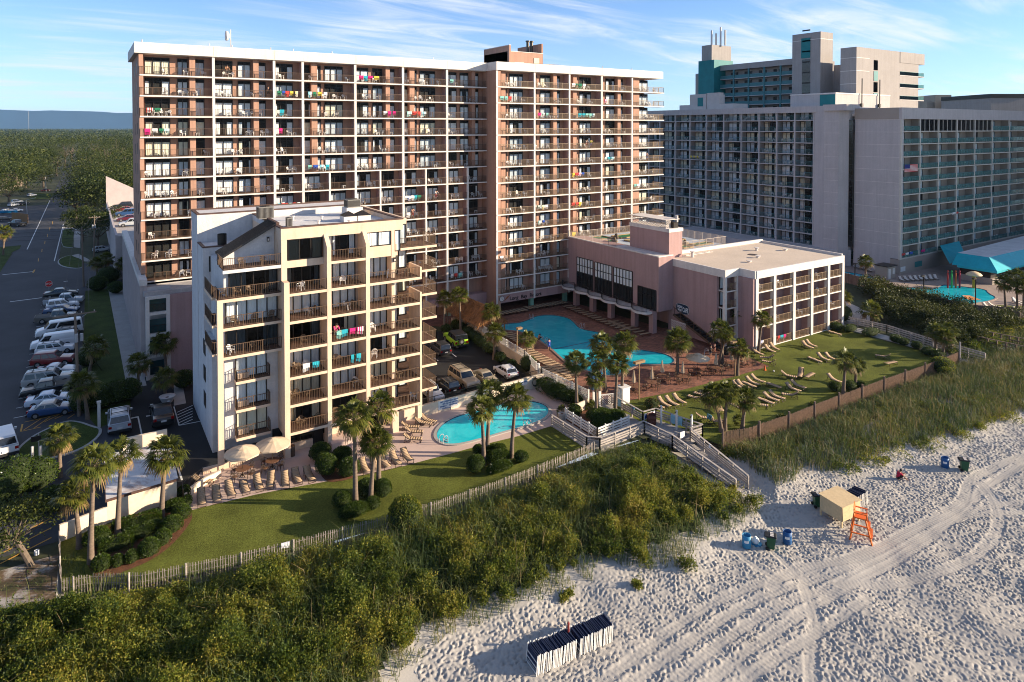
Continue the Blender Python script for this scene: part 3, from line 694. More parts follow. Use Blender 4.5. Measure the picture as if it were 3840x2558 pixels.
for x in LBs[1:-1]:
 if x not in LB: mb.box(PINKD, x - .08, x + .08, YL2 + .33, YL2 + DEP, 3.0, zs(6) + 2.5)
for x in RB[1:-1]: mb.box(PINKD, x - .09, x + .09, YR + .3, YR + DEP, 3.0, TFB)
def piers(bays, types, y, za, zb):
 for k, t in enumerate(types):
  if PIERS[t]:
   a, b = PIERS[t]; w = bays[k + 1] - bays[k]
   mb.box(PINK, bays[k] + a * w, bays[k] + b * w, y + .75, y + DEP + .1, za, zb)
piers(LB, LT, YL2, zs(5) - .2, TFB); piers(LBs, LTs, YL2, 3, zs(5) - .2); piers(RB, RT, YR, 3, TFB)
mb.build('divider_wall', tower)
BAL = []
rng = random.Random(5)
def hidden(p):
 x, y, _ = proj(p)
 return (735 < x < 1545 and y > 850) or (x < 540 and False) or (2400 < x < 2800 and y > 880) or y > 1180 or (1300 < x < 1500 and y > 1100)
def bay_units(bays, types, y, row, wing):
 z = zs(row)
 for k, t in enumerate(types):
  x0, x1 = bays[k], bays[k + 1]; xe = x1 + (1.0 if t == 'E' else 0)
  s, r, w_ = MB(), MB(), MB()
  s.box(TRIM, x0 + .02, xe - .02 if k < len(types) - 1 or wing == 'left' else xe, y - .06, y + DEP - .004, z - .2, z - .01); s.box(FLOORB, x0 + .1, xe - .1, y + .02, y + DEP - .01, z - .01, z)
  a = x0 + (.19 if k or wing == 'right' else .1); b = x1 - .18
  pts = [(a, y + .05), (b if t != 'E' else xe - .08, y + .05)]
  if t == 'E': pts.append((xe - .08, y + DEP + 1.2))
  if wing == 'left' and k == 0: pts = [(a - .1, y + DEP)] + [(a - .1, y + .05)] + pts[1:]
  railing(r, pts, z, 1.0, TANRAIL if wing == 'right' else BROWN)
  for (fa, fb, n, dk) in SPEC[t]:
   win(w_, x0 + .2 + fa * (x1 - x0 - .3), x0 + .2 + fb * (x1 - x0 - .3), y + DEP, z + .06, z + 2.36, rng, n, dk)
  c = ((x0 + x1) / 2, y, z + 1); px, py, d = proj(c)
  BAL.append(dict(s=s, r=r, w=w_, area=(x1 - x0) / d / d * (0 if hidden(c) else 1), row=row, bay=k, wing=wing, x0=x0, x1=x1, y=y, z=z, hid=hidden(c)))
for row in range(13):
 if row < 6: bay_units(LB, LT, YL2, row, 'left')
 else: bay_units(LBs, LTs, YL2, row, 'left')
for row in range(14): bay_units(RB, RT, YR, row, 'right')
BAL.sort(key=lambda b: -b['area'])
rest = [MB(), MB(), MB()]
for i, b in enumerate(BAL):
 if i < 99:
  o = b['s'].build('balcony', tower); b['r'].build('railing', o); b['w'].build('window', tower)
 else:
  for m_, k in zip(rest, 'srw'): m_.add(b[k])
o = rest[0].build('balcony', tower); o['kind'] = 'stuff'
q = rest[1].build('railing', o)
o = rest[2].build('window', tower); o['kind'] = 'stuff'
def wherebay(b):
 n = len(LT) if b['row'] < 6 else len(LTs)
 if b['wing'] == 'right': return '%s floor from top, %s bay right of corner' % (ordinal(b['row']), ordinal(b['bay']))
 return '%s floor from top, %s bay of tower' % (ordinal(b['row']), ordinal(b['bay']))
for b in sorted(BAL, key=lambda b: (b['wing'], b['row'], b['bay'])):
 if b['hid']: continue
 n = rng.choice([2, 3, 3, 4, 4] if b['x1'] - b['x0'] > 5 else [1, 2, 2, 2])
 if b['row'] > 9 and b['wing'] == 'left': n = min(n, 2)
 xs = sorted(rng.uniform(b['x0'] + .7, b['x1'] - .7) for _ in range(n))
 for j in range(1, n):
  if xs[j] - xs[j - 1] < .72: xs[j] = xs[j - 1] + .75
 for j, x in enumerate(xs):
  if x > b['x1'] - .45: continue
  table = rng.random() < .16
  CHAIR_SPOTS.append((x, b['y'] + rng.uniform(.75, 1.15), b['z'], -math.pi / 2 + rng.gauss(0, .45), 'on the ' + wherebay(b), 'table' if table else ('tall' if rng.random() < .25 else 'arm')))
 if rng.random() < .16: TOWELS.append((b['x0'] + .4, b['x1'] - .4, b['y'] + .05, b['z'] + 1.03, wherebay(b)))
GP = M('mint_post', (.16, .34, .26), .7, .1, 1)
for px, py in ((1987, 1150), (2107, 1126)):
 p = at(px, py); mb = MB(); mb.box(GP, p[0] - .35, p[0] + .35, YR + .4, YR + 1.1, 0, 1.74);
 mb.build('ground_post', tower)
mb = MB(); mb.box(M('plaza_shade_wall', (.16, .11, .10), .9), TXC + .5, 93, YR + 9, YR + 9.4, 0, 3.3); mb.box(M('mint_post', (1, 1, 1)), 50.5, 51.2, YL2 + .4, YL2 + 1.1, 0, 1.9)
mb.box(PINKD, 56.4, 57.85, 98.6, 101, 0, 1.9)
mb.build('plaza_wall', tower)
def text(name, body, p, size, mat, parent=None, yaw=0, ext=.02, spacing=1, tilt=math.pi / 2, align='LEFT', bold=0):
 c = bpy.data.curves.new(name, 'FONT'); c.body = body; c.size = size; c.extrude = ext; c.align_x = align; c.space_character = spacing; c.offset = bold
 o = bpy.data.objects.new(name + '_tmp', c); COL.objects.link(o)
 dg = bpy.context.evaluated_depsgraph_get(); me = bpy.data.meshes.new_from_object(o.evaluated_get(dg)); bpy.data.objects.remove(o)
 me.materials.clear(); me.materials.append(mat); me.polygons.foreach_set('material_index', [0] * len(me.polygons))
 o = bpy.data.objects.new(name, me); COL.objects.link(o)
 o.location = Vector(p); o.rotation_euler = (tilt, 0, yaw)
 if parent: o.parent = parent; o.location = Vector(p) - origin_of(parent)
 return o
BLACKL = M('black_letters', (.012, .012, .014), .5, 0)
pL = atY(1912, 1112, YR)
pR = atY(2034, 1086, YR)
text('sign_lettering', 'Long  Bay  Resort', (pL[0], YR + .08, 2.02), (pR[0] - pL[0]) / 7.6, BLACKL, tower, ext=.03, spacing=1.02, bold=.012)
p = atY(1882, 1112, YR); mb = MB(); mb.cyl(TRIM, (p[0], YR + .1, 2.5), (p[0], YR - .02, 2.5), .42, n=20); mb.cyl(BLACKL, (p[0], YR + .09, 2.5), (p[0], YR - .01, 2.5), .48, n=20)
mb.bar(BLACKL, (p[0], YR - .03, 2.5), (p[0], YR - .03, 2.8), .05); mb.bar(BLACKL, (p[0], YR - .03, 2.5), (p[0] + .2, YR - .03, 2.4), .05); mb.build('clock', tower)
p = atY(1900, 1110, YR); mb = MB(); RU = M('rust_emblem', (.28, .09, .03), .6)
mb.poly(RU, [(p[0] - .55, YR + .06, 1.95), (p[0] + .25, YR + .06, 2.45), (p[0] + .75, YR + .06, 2.95), (p[0] + .1, YR + .06, 2.75), (p[0] - .3, YR + .06, 2.3)]); mb.build('emblem', tower)
p = atY(865, 175, YL2 + 1); t = thing('dish_antenna', 'white dish antenna on a pole at the edge of the tower roof', 'antenna', (p[0], YL2 + 1, TROOF - .5))
mb = MB(); mb.cyl(TRIM, (0, 0, 0), (0, 0, 3.1), .06, n=6); mb.build('pole', t, world=False)
mb = MB(); mb.lathe(TRIM, (0, 0, 0), [(.0, 0), (.35, .05), (.62, .2), (.7, .42), (.66, .5), (0, .5)], 14); o = mb.build('dish', t, world=False); o.rotation_euler = (0, rad(-90), 0); o.location = (-.15, 0, 2.2)
deckb = thing('parking_podium', 'ribbed concrete parking deck at the foot of the pink tower', 'garage', (6, 120, 0))
mb = MB(); RIB = M('ribbed_concrete', (.44, .375, .36), .9, .1, .5)
mb.box(RIB, 5.95, 6.3, 95.2, 143, 0, 12.0)
for k in range(34): y = 95.3 + k * 1.42; mb.box(RIB, 5.55, 5.95, y, y + .55, .6, 11.6)
mb.box(TRIM, 5.5, 6.35, 95.1, 143.1, 11.6, 12.35)
mb.box(GREYL, 6.3, 9.0, 95.25, 95.6, 0, 11.3); mb.box(CONC2, 5.9, 30, 94.2, 98.4, 10.4, 10.9)
mb.box(PINKD, 8.7, 32, 93.8, 94.4, 0, 10.39); mb.box(CONC2, 5.95, 30, 98.3, 98.48, 10.9, 11.0)
mb.box(CONC2, 6.3, 30, 113.5, 160, 9.5, 9.9)
mb.build('wall', deckb)
mb = MB()
for x in (6.05, 8.35): mb.box(TRIM, x, x + .42, 93.75, 94.25, 0, 10.4)
for z in (0.1, 2.7, 5.35, 8.05, 10.05): mb.box(TRIM, 6.47, 8.35, 93.8, 94.2, z, z + .35)
mb.build('window_frame', deckb)
mb = MB(); TG = M('stair_glass', (.015, .05, .055), .1, .3, .5, spec=.6)
for z in (.5, 3.1, 5.75, 8.42): mb = MB(); mb.box(TG, 6.47, 8.35, 94.2, 94.25, z, z + 1.7); railing(mb, [(6.5, 94.15), (8.33, 94.15)], z, .9, FRAME, .14, 3); mb.build('stair_window', deckb)
p = r5(1440, 470, 9); mb = MB()
mb.box(RIB, 5.0, 5.4, 160, 232, 0, 9.2); mb.box(CONC2, 5.4, 40, 160, 232, 7.6, 8.0); mb.box(RIB, 5.2, 12, 159.6, 160, 0, 9.0)
mb.hexa(RIB, [(5.0, 232, 0), (22, 232, 0), (22, 232.5, 0), (5.0, 232.5, 0)], [(5.0, 232, 17), (22, 232, 7.5), (22, 232.5, 7.5), (5.0, 232.5, 17)])
mb.build('upper_deck', deckb)
cb = thing('condo_block', 'cream stucco apartment block with brown balcony rails, in front of the pink tower', 'apartment block', (19, 70, 0))
def zc(k): return 2.35 + 2.67 * k
YM, YP, YC = 65.45, 64.4, 66.9
XA, XB, XC, XD, XE = 9.95, 15.65, 19.75, 23.7, 29.87
mb = MB()
mb.box(WSTUC, 10.0, 28.0, 78.3, 83, 0, 22.1)                       # rear wing
mb.box(WSTUC, 10.03, 15.6, 69.4, 78.29, 0, 10.35)                  # low left part
mb.box(WSTUC, 10.05, 15.6, 74.6, 78.29, 10.35, 19.1)
mb.box(WSTUC, 10.75, 15.6, YC, 74.59, 2.05, zc(6) - .02)
mb.box(CREAM, 15.62, 28.15, YC + .01, 78.2, 2.05, 21.2)
mb.box(CREAM, 28.15, 30.4, 69.6, 83, 2.05, 21.3)
mb.hexa(WSTUC, [(10.9, 68.0, zc(6)), (15.6, 68.0, zc(6)), (15.6, 68.25, zc(6)), (10.9, 68.25, zc(6))], [(10.9, 68.0, 19.2), (15.6, 68.0, 21.75), (15.6, 68.25, 21.75), (10.9, 68.25, 19.2)])
mb.box(WSTUC, 15.63, 15.93, 67.9, 78.2, 18, 21.9)
mb.build('wall', cb)
mb = MB()   # cream street front: fascia, spandrels
mb.box(CREAM, XB, 28.2, YM, YM + .3, 20.7, 21.8); mb.box(CREAM, XB, XB + .3, YM + .3, 68, 20.2, 21.8); mb.box(CREAM, 27.9, 28.2, YM + .3, 78, 20.7, 21.79)
mb.box(CREAM, 26.9, 27.25, YM + .02, YC, 2.1, 20.69); mb.box(CREAM, XB + .5, XC, YM + .05, YM + .3, zc(6) - .42, zc(6) + .3)
mb.box(CREAM, XD + .3, 27.6, YM + .06, YM + .3, zc(6) - .35, zc(6) + .85)
mb.box(CREAM, XE - .22, XE, YP + .01, 67.35, 2.0, zc(5) + 1.0 - 2.67 + .0)
mb.box(CREAM, XB + .02, 16.2, YM, YC, 2, 20.69)
mb.box(CREAM, XD + .02, XD + .3, YM, YC, 2, 20.69); mb.box(CREAM, XC + .02, XC + .3, YM, YC, 2, 20.69)
mb.build('front_wall', cb)
mb = MB()
mb.box(CREAM, XA, XA + .5, YM - .03, YM + .5, -.02, zc(5) - .27)
mb.box(CREAM, XB, XB + .5, YP - .02, YM - .01, -.02, zc(5) + 1.1)
for x in (XC, XD):
 mb.box(CREAM, x, x + .42, YP - .02, YM + .1, 2.0 if x == XD else -.02, 19.8)
 mb.hexa(CREAM, [(x, YP - .02, 19.8), (x + .42, YP - .02, 19.8), (x + .42, YM + .1, 19.8), (x, YM + .1, 19.8)], [(x, YM, 20.95), (x + .42, YM, 20.95), (x + .42, YM + .1, 20.95), (x, YM + .1, 20.95)])
mb.box(CREAM, 26.3, 27.0, 63.9, 64.5, -.02, 2.1); mb.box(CREAM, XE - .5, XE - .02, YP + .02, YP + .5, 0, 2.0); mb.box(CREAM, 32.2, 32.7, 67.6, 68.1, 0, 2.0)
mb.build('column', cb)
mb = MB()
mb.box(ROOFM, XB + .3, 27.9, YM + .3, 78.2, 21.2, 21.35)
mb.build('roof', cb)
mb = MB()
for a in ((XB - .05, 28.25, YM - .06, YM + .32, 21.8), (XB - .06, XB + .33, YM + .32, 78.2, 21.8), (27.88, 28.26, YM + .32, 78.2, 21.8), (9.94, 28.05, 78.24, 78.6, 22.1), (9.94, 10.3, 78.6, 83.05, 22.1), (10.3, 28.05, 82.7, 83.06, 22.1), (9.98, 15.62, 74.54, 74.85, 19.1), (9.98, 10.3, 74.85, 78.24, 19.1)):
 mb.box(BRWOOD, a[0], a[1], a[2], a[3], a[4], a[4] + .12)
mb.build('coping', cb)
mb = MB(); RIBR = M('ribbed_roof', (.020, .017, .016), .35, .1, 1, spec=.5)
for k in range(13):
 y = 67.55 + k * .3
 mb.hexa(RIBR, [(10.7, y, 19.05), (15.75, y, 21.9), (15.75, y + .3, 21.9), (10.7, y + .3, 19.05)], [(10.7, y, 19.13), (15.75, y, 21.98), (15.75, y + .3, 21.98), (10.7, y + .3, 19.13)])
 mb.hexa(RIBR, [(10.7, y, 19.14), (15.75, y, 21.99), (15.75, y + .07, 21.99), (10.7, y + .07, 19.14)], [(10.7, y + .01, 19.24), (15.75, y + .01, 22.09), (15.75, y + .06, 22.09), (10.7, y + .06, 19.24)])
mb.box(BRWOOD, 15.7, 16.0, 67.5, 71.6, 21.95, 22.15)
mb.build('sloped_roof', cb)
def ac_unit(x, y, z, sx, sy, sz, name='air_conditioner'):
 mb = MB(); A = M('ac_casing', (.23, .22, .20), .5, .15, 2, metal=.3)
 mb.box(A, x, x + sx, y, y + sy, z, z + sz)
 for k in range(int(sx / .12)): mb.box(FRAME, x + .05 + k * .12, x + .11 + k * .12, y - .012, y, z + .1, z + sz - .1)
 for k in range(int(sy / .12)): mb.box(FRAME, x - .012, x, y + .05 + k * .12, y + .11 + k * .12, z + .1, z + sz - .1)
 mb.cyl(FRAME, (x + sx / 2, y + sy / 2, z + sz), (x + sx / 2, y + sy / 2, z + sz + .05), min(sx, sy) * .38, n=14)
 return mb.build(name, cb)
ac_unit(15.0, 71.9, 22.0, 1.5, 1.3, 1.25); ac_unit(17.2, 69.2, 21.35, .5, .8, .95); ac_unit(25.2, 74.2, 22.3, 1.5, 1.4, .9)
mb = MB(); mb.box(TRIM, 25.0, 26.9, 74, 75.8, 21.35, 22.3); mb.build('roof_curb', cb)
for k in (0, 1):
 mb = MB(); x = 23.2 + 1.55 * k; mb.box(TRIM, x, x + 1.45, 69.6, 71.0, 21.35, 21.95)
 b = [(x - .05, 69.5, 21.96), (x + 1.5, 69.5, 21.96), (x + 1.5, 71.1, 21.96), (x - .05, 71.1, 21.96)]; c = (x + .72, 70.3, 22.45)
 for i in range(4): mb.poly(FRAME, [b[i], b[(i + 1) % 4], c])
 mb.build('skylight', cb)
for x, y in ((20.3, 69.0), (21.6, 72.3), (23.1, 67.6), (19, 74)):
 mb = MB(); mb.cyl(TRIM, (x, y, 21.3), (x, y, 21.75), .1, n=8); mb.cyl(TRIM, (x, y, 21.75), (x, y, 21.85), .2, n=8); mb.build('roof_vent', cb)
mb = MB(); mb.cyl(FRAME, (12.0, 75.4, 19.1), (12.0, 75.4, 20.3), .45, n=14, caps=False); mb.build('chimney', cb)
mb = MB(); mb.cyl(FRAME, (11.97, 72.0, 16), (11.97, 72.1, 16.05), .2);
rng = random.Random(21)
def balcony(x0, x1, y0, y1, z, rail, th=.27, name='balcony'):
 mb = MB(); mb.box(CREAM, x0, x1, y0, y1, z - th, z - .015); mb.box(FLOORB, x0 + .06, x1 - .06, y0 + .06, y1 - .01, z - .015, z)
 o = mb.build(name, cb); mb = MB(); railing(mb, rail, z, 1.05, BROWN, .16, 1.5, .026, .055); mb.build('railing', o); return o
def window(x0, x1, y, z0, z1, n, dark=.3, glass=None):
 mb = MB(); win(mb, x0, x1, y, z0, z1, rng, n, dark, False, glass); return mb.build('window', cb)
for k in range(6):   # bay two
 balcony(XB + .5, XC - .0, YP, YC - .01, zc(k), [(XB + .55, YM - .05), (XB + .55, YP + .05), (XC, YP + .05)])
 window(16.25, XC - .1, YC, zc(k) + .05, zc(k) + 2.25, 4, .2 if k not in (3, 5) else 1, GLASS if k not in (3, 5) else GLASSD)
window(16.3, XC - .15, YM + .16, zc(6) + .3, 20.68, 3, 1, GLASSD)
for k in range(7):   # bay three
 balcony(XC + .42, XD, YP, YC - .01, zc(k), [(XC + .42, YP + .05), (XD, YP + .05)])
 window(XC + .5, XD - .3, YC, zc(k) + .05, zc(k) + 2.25, 4, .3 if k else 1)
for k in range(6):   # bay four
 balcony(XD + .42, XE, YP, YC - .01, zc(k), [(XD + .42, YP + .05), (XE - .2, YP + .05)])
 mb = MB(); mb.box(CREAM, XE - .2, XE - .0, YP + .012, 67.37, zc(k), zc(k) + 1.03); mb.build('knee_wall', cb)
 window(XD + .35, 26.85, YC, zc(k) + .05, zc(k) + 2.25, 4, .3); window(27.3, 28.1, YC, zc(k) + .05, zc(k) + 2.25, 1, .1)
 mb = MB(); mb.box(CREAM, XE - .6, XE - .02, YP + .1, YP + .55, zc(k) - 2.4, zc(k) - .27)
 if k == 0: mb.build('column', cb)
window(XD + .35, 26.85, YM + .16, zc(6) + .85, 20.68, 2, 0); window(27.3, 27.88, YM + .16, zc(6) + .1, 20.68, 1, 0)
for k in range(7):   # bay five, right hand balconies
 balcony(28.4, 33.1, 67.4, 70.9, zc(k), [(28.4 if k == 6 else XE, 67.45), (33.05, 67.45), (33.05, 70.9)])
 window(28.5, 30.3, 69.6, zc(k) + .05, zc(k) + 2.25, 2, .15)
mb = MB(); mb.box(WSTUC, XA + .5, XB, YM, 68, zc(6) - .32, zc(6) - .015); mb.box(FLOORB, XA + .55, XB, YM + .06, 68, zc(6) - .015, zc(6)); o = mb.build('terrace', cb)
mb = MB(); railing(mb, [(10.5, 68.6), (10.5, YM + .1), (XB, YM + .1)], zc(6), 1.05, BROWN, .16, 1.5, .026, .055); mb.build('railing', o)
mb = MB(); mb.box(CREAM, XA, XB, YM, YC, zc(5) - .3, zc(5) - .015); mb.box(CREAM, 9.7, 10.8, 67.0, 71.6, zc(5) - .301, zc(5) - .016); mb.box(FLOORB, XA + .1, XB, YM + .06, YC + .05, zc(5) - .015, zc(5)); mb.box(FLOORB, 9.75, 10.75, 66.9, 71.5, zc(5) - .015, zc(5) - .003)
o = mb.build('terrace', cb); mb = MB(); railing(mb, [(9.78, 71.6), (9.78, 67.05), (10.0, 65.55), (XB, YM + .1)], zc(5), 1.05, BROWN, .16, 1.5, .026, .055); mb.build('railing', o)
for k in (3, 4):
 balcony(XA + .5, XB, YM, YC - .01, zc(k), [(XA + .5, YM + .06), (XB, YM + .06)])
 balcony(9.72, 10.74, 67.0, 71.6, zc(k), [(9.78, 71.6), (9.78, 67.06), (10.6, 67.06)])
 window(10.9, XB - .1, YC, zc(k) + .05, zc(k) + 2.25, 5, 0 if k == 4 else 1, GLASS if k == 4 else GLASSD)
window(11.2, XB - .1, YC, zc(5) + .05, zc(5) + 2.2, 4, 1, GLASSD)
mb = MB(); mb.box(FRAME, 10.70, 10.74, 68.2, 70.6, zc(3) + .05, zc(3) + 2.2); mb.build('side_door', cb); mb = MB(); mb.box(FRAME, 10.70, 10.74, 68.2, 70.6, zc(4) + .05, zc(4) + 2.2); mb.build('side_door', cb)
mb = MB(); mb.box(FRAME, 15.58, 15.612, 68.3, 70.5, zc(6) + .1, 20.1); mb.build('side_door', cb)
for k in range(3):
 balcony(11.6, 14.7, 65.95, YC - .01, zc(k), [(11.65, YC), (11.65, 66.0), (14.65, 66.0), (14.65, YC)])
 window(11.75, 14.5, YC, zc(k) + .05, zc(k) + 2.25, 3, .0)
 mb = MB(); mb.box(CREAM, 11.85, 12.85, YC - .35, YC - .14, zc(k) + .05, zc(k) + .5)
 for q in range(8): mb.box(BROWN, 11.9 + q * .12, 11.93 + q * .12, YC - .37, YC - .35, zc(k) + .1, zc(k) + .45)
 mb.build('air_conditioner', cb)
 mb = MB(); mb.box(FRAME, 9.99, 10.02, 73.3, 74.7, zc(k) + .6, zc(k) + 2.1); mb.build('side_window', cb)
mb = MB(); mb.box(FRAME, 10.6, 12.1, 74.56, 74.59, 16.6, 18.2); mb.build('side_window', cb)
for x, y, z in ((14.9, 67.97, 20.3), (15.55, 66.85, 17.6), (19.1, YC - .02, 17.75), (24.0, YC - .02, 15.2), (27.1, YM, 17.4)):
 mb = MB(); mb.box(FRAME, x, x + .22, y - .16, y, z, z + .45); mb.box(TRIM, x + .04, x + .18, y - .17, y - .16, z + .08, z + .3); mb.build('wall_lamp', cb)
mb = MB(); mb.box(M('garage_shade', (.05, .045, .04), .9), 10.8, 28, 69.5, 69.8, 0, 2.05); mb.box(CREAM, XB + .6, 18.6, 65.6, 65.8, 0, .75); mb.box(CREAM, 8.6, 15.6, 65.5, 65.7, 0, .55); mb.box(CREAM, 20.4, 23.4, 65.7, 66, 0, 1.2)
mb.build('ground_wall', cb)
mb = MB(); mb.box(DECKM, 19.9, 22.6, 63.6, 66.5, 0, .62)
for k in range(3): mb.box(DECKM, 22.6 + .35 * k, 22.95 + .35 * k, 63.7, 66.4, 0, .46 - .16 * k)
mb.build('entry_steps', cb)
mb = MB(); railing(mb, [(XB + .6, 65.7), (18.6, 65.7)], .75, 1.0, FRAME, .12, 1.2); mb.box(FRAME, 18.7, 19.6, 65.65, 65.72, .05, 1.95); mb.build('gate', cb)
gw = thing('cafe_wing', 'low rose building with cafe, roof golf and balcony front beside the big pool', 'hotel wing', (84, 70, 0))
XR, XW, YE = 73.1, 76.2, 72.9
mb = MB()
mb.box(PINKD, XR, 76.5, YE, 95.4, 6.0, 11.75); mb.box(PINKD, XR + .02, 90, YE + .02, 95.3, 3.4, 6.0); mb.box(PINKD, 76.5, 90, 74.2, 95.4, 6, 10.8)
mb.box(PINKD, XR + 5.5, 90, 75, 97, 0, 3.4)
mb.box(PINKD, XW, 79.3, 64.4, YE + 1, 0, 11.18); mb.box(PINKD, 79.3, 100.6, 61.9, 75.2, 0, 11.17)
mb.box(PINKD, 76.0, 78.9, 73.6, 82.4, 11.0, 15.2)
mb.build('wall', gw)
mb = MB()
mb.box(TRIM, XW - .12, XW + .2, 62.85, YE, 10.15, 11.25); mb.box(TRIM, XW + .2, 79.4, 62.85, 63.2, 10.15, 11.24); mb.box(TRIM, 79.1, 79.4, 60.2, 62.85, 10.15, 11.25)
mb.box(TRIM, 79.4, 100.9, 60.1, 60.4, 10.15, 11.25); mb.box(TRIM, 100.6, 100.9, 60.4, 75.6, 10.15, 11.5); mb.box(TRIM, 79, 100.9, 75.2, 75.6, 10.9, 11.7)
mb.box(TRIM, 75.94, 79.0, 73.5, 82.5, 15.2, 15.75); mb.box(TRIM, XR - .06, XR + .3, YE - .05, 95.4, 11.75, 11.9); mb.box(TRIM, XR + .3, 76.2, YE - .05, 73.3, 11.75, 11.9)
mb.build('roof_band', gw)
mb = MB(); mb.box(ROOFT, XW + .2, 79.2, 63.2, 73.5, 11.0, 11.2); mb.box(ROOFT, 79.2, 100.6, 60.4, 75.2, 11.0, 11.19); mb.box(ROOFM, XR + .3, 76.1, 73.3, 84, 11.55, 11.76)
mb.box(M('golf_deck', (.42, .47, .52), .85, .2, .4), 79, 92, 76, 95, 11.05, 11.5); mb.box(M('golf_deck', (1, 1, 1)), XR + .4, 79, 84, 95.2, 11.1, 11.52)
mb.build('roof', gw)
LAT = M('lattice', (.62, .56, .50), .7, .1, 2)
mb = MB(); mb.box(LAT, 75.9, 79.0, 74.2, 82.6, 17.0, 17.08)
def lattice(mb, mat, a, b, z0, z1, step=.32, w=.05):
 a = np.array(a, float); b = np.array(b, float); ln = np.linalg.norm(b - a); d = (b - a) / ln; h = z1 - z0
 A = lambda t, z: (a[0] + d[0] * t, a[1] + d[1] * t, z)
 for t in np.arange(-h, ln, step):
  t0, t1 = max(t, 0), min(t + h, ln)
  if t1 > t0: mb.bar(mat, A(t0, z0 + (t0 - t)), A(t1, z0 + (t1 - t)), .018, w); mb.bar(mat, A(t0, z1 - (t0 - t)), A(t1, z1 - (t1 - t)), .018, w)
 mb.bar(mat, A(0, z1), A(ln, z1), .07, .09); mb.bar(mat, A(0, z0), A(ln, z0), .05, .07)
lattice(mb, LAT, (76.1, 82.4), (76.1, 74.4), 15.75, 17.0); lattice(mb, LAT, (76.1, 74.4), (77.2, 74.4), 15.75, 17.0)
mb.build('lattice_screen', gw)
mb = MB(); mb.box(FRAME, 77.4, 78.4, 74.0, 75, 15.75, 16.6); mb.cyl(TRIM, (78.5, 74.4, 15.7), (78.5, 74.4, 17.6), .22, n=10); mb.build('roof_fan', gw)
def winx(mb, y0, y1, x, z0, z1, n, rows=(), glass=None, curtain=None, dark=True):
 X = lambda d: x - d
 mb.poly(DARKIN, [(X(.02), y0, z0), (X(.02), y1, z0), (X(.02), y1, z1), (X(.02), y0, z1)])
 if curtain is not None: mb.poly(CURT[0], [(X(.05), y0, curtain), (X(.05), y1, curtain), (X(.05), y1, z1), (X(.05), y0, z1)])
 mb.poly(glass or GLASS, [(X(.1), y0, z0), (X(.1), y1, z0), (X(.1), y1, z1), (X(.1), y0, z1)])
 for k in range(n + 1): y = y0 + (y1 - y0) * k / n; mb.box(FRAME, X(.15), X(.01), y - .05, y + .05, z0, z1)
 for z in (z0, z1) + tuple(rows): mb.box(FRAME, X(.145), X(.011), y0, y1, z - .05, z + .05)
def rx(x, y): return atX(2100 + x / 2.119, 800 + y / 2.119, XR)
for (xa, xb, yt, yb, cur) in ((138, 265, 345, 560, True), (280, 415, 385, 600, True), (430, 578, 425, 650, True), (622, 765, 610, 730, False)):
 a, b = rx(xa, yt), rx(xb, yt); zt = a[2]; zb = 3.5 if cur else 3.5
 mb = MB(); winx(mb, b[1], a[1], XR, zb, zt if cur else 6.6, 6 if cur else 4, (zt - 1.35, zt - 2.6) if cur else (5.6,), GLASS, zt - 2.5 if cur else None); mb.build('window', gw)
mb = MB(); n = 66; top = []
for i in range(n + 1):
 t = i / n; y = 95.3 - t * 21.6; top.append((71.55 - .75 * abs(math.sin(t * math.pi * 6.0)), y))
WV = 3.4
for i in range(n):
 a, b = top[i], top[i + 1]
 mb.hexa(TRIM, [(a[0], a[1], WV - .38), (b[0], b[1], WV - .38), (XR, b[1], WV - .38), (XR, a[1], WV - .38)], [(a[0], a[1], WV - .05), (b[0], b[1], WV - .05), (XR, b[1], WV - .05), (XR, a[1], WV - .05)])
o = mb.build('balcony', gw); mb = MB()
for i in range(n):
 a, b = top[i], top[i + 1]; mb.bar(FRAME, (a[0] + .06, a[1], WV + 1.02), (b[0] + .06, b[1], WV + 1.02), .05); mb.bar(FRAME, (a[0] + .06, a[1], WV + .08), (b[0] + .06, b[1], WV + .08), .04)
 for q in (0, .5): mb.bar(FRAME, (a[0] + .06 + (b[0] - a[0]) * q, a[1] + (b[1] - a[1]) * q, WV), (a[0] + .06 + (b[0] - a[0]) * q, a[1] + (b[1] - a[1]) * q, WV + 1.0), .026)
mb.build('railing', o)
for y in (92.9, 88.3, 83.6, 78.0, 74.0):
 mb = MB(); mb.box(PINKD, 72.6, 73.4, y - .45, y + .45, 0, 3.39); mb.build('column', gw)
mb = MB()
for k in range(18): mb.box(FRAME, 74.9, 76.15, 71.3 - .52 * k - .52, 71.3 - .52 * k, 3.2 - .19 * k - .22, 3.2 - .19 * k)
mb.bar(BROWN, (74.85, 71.6, 4.3), (74.85, 62.1, .95), .08, .1); mb.bar(BROWN, (74.85, 71.6, 3.1), (74.85, 62.1, -.2), .06, .3)
for k in range(8): mb.bar(BROWN, (74.85, 71.3 - 1.25 * k, 3.1 - .44 * k), (74.85, 71.3 - 1.25 * k, 4.2 - .44 * k), .06)
railing(mb, [(74.85, 62.1), (74.85, 60.6), (76.1, 60.6)], 0, 1.0, BROWN)
mb.build('stair', gw)
mb = MB(); lattice(mb, TRIM, (74.7, 71.8), (74.7, 68.9), .1, 2.3, .3, .05); mb.build('lattice_panel', gw)
SIGNB = M('navy_sign', (.012, .03, .06), .5, .05)
pa, pb = atX(2100 + 925 / 2.119, 800 + 750 / 2.119, XW), atX(2100 + 1026 / 2.119, 800 + 770 / 2.119, XW)
zc0 = (pa[2] + pb[2]) / 2; hw = (pa[1] - pb[1]) / 2; yc = (pa[1] + pb[1]) / 2
mb = MB(); N_ = 28; ring = []
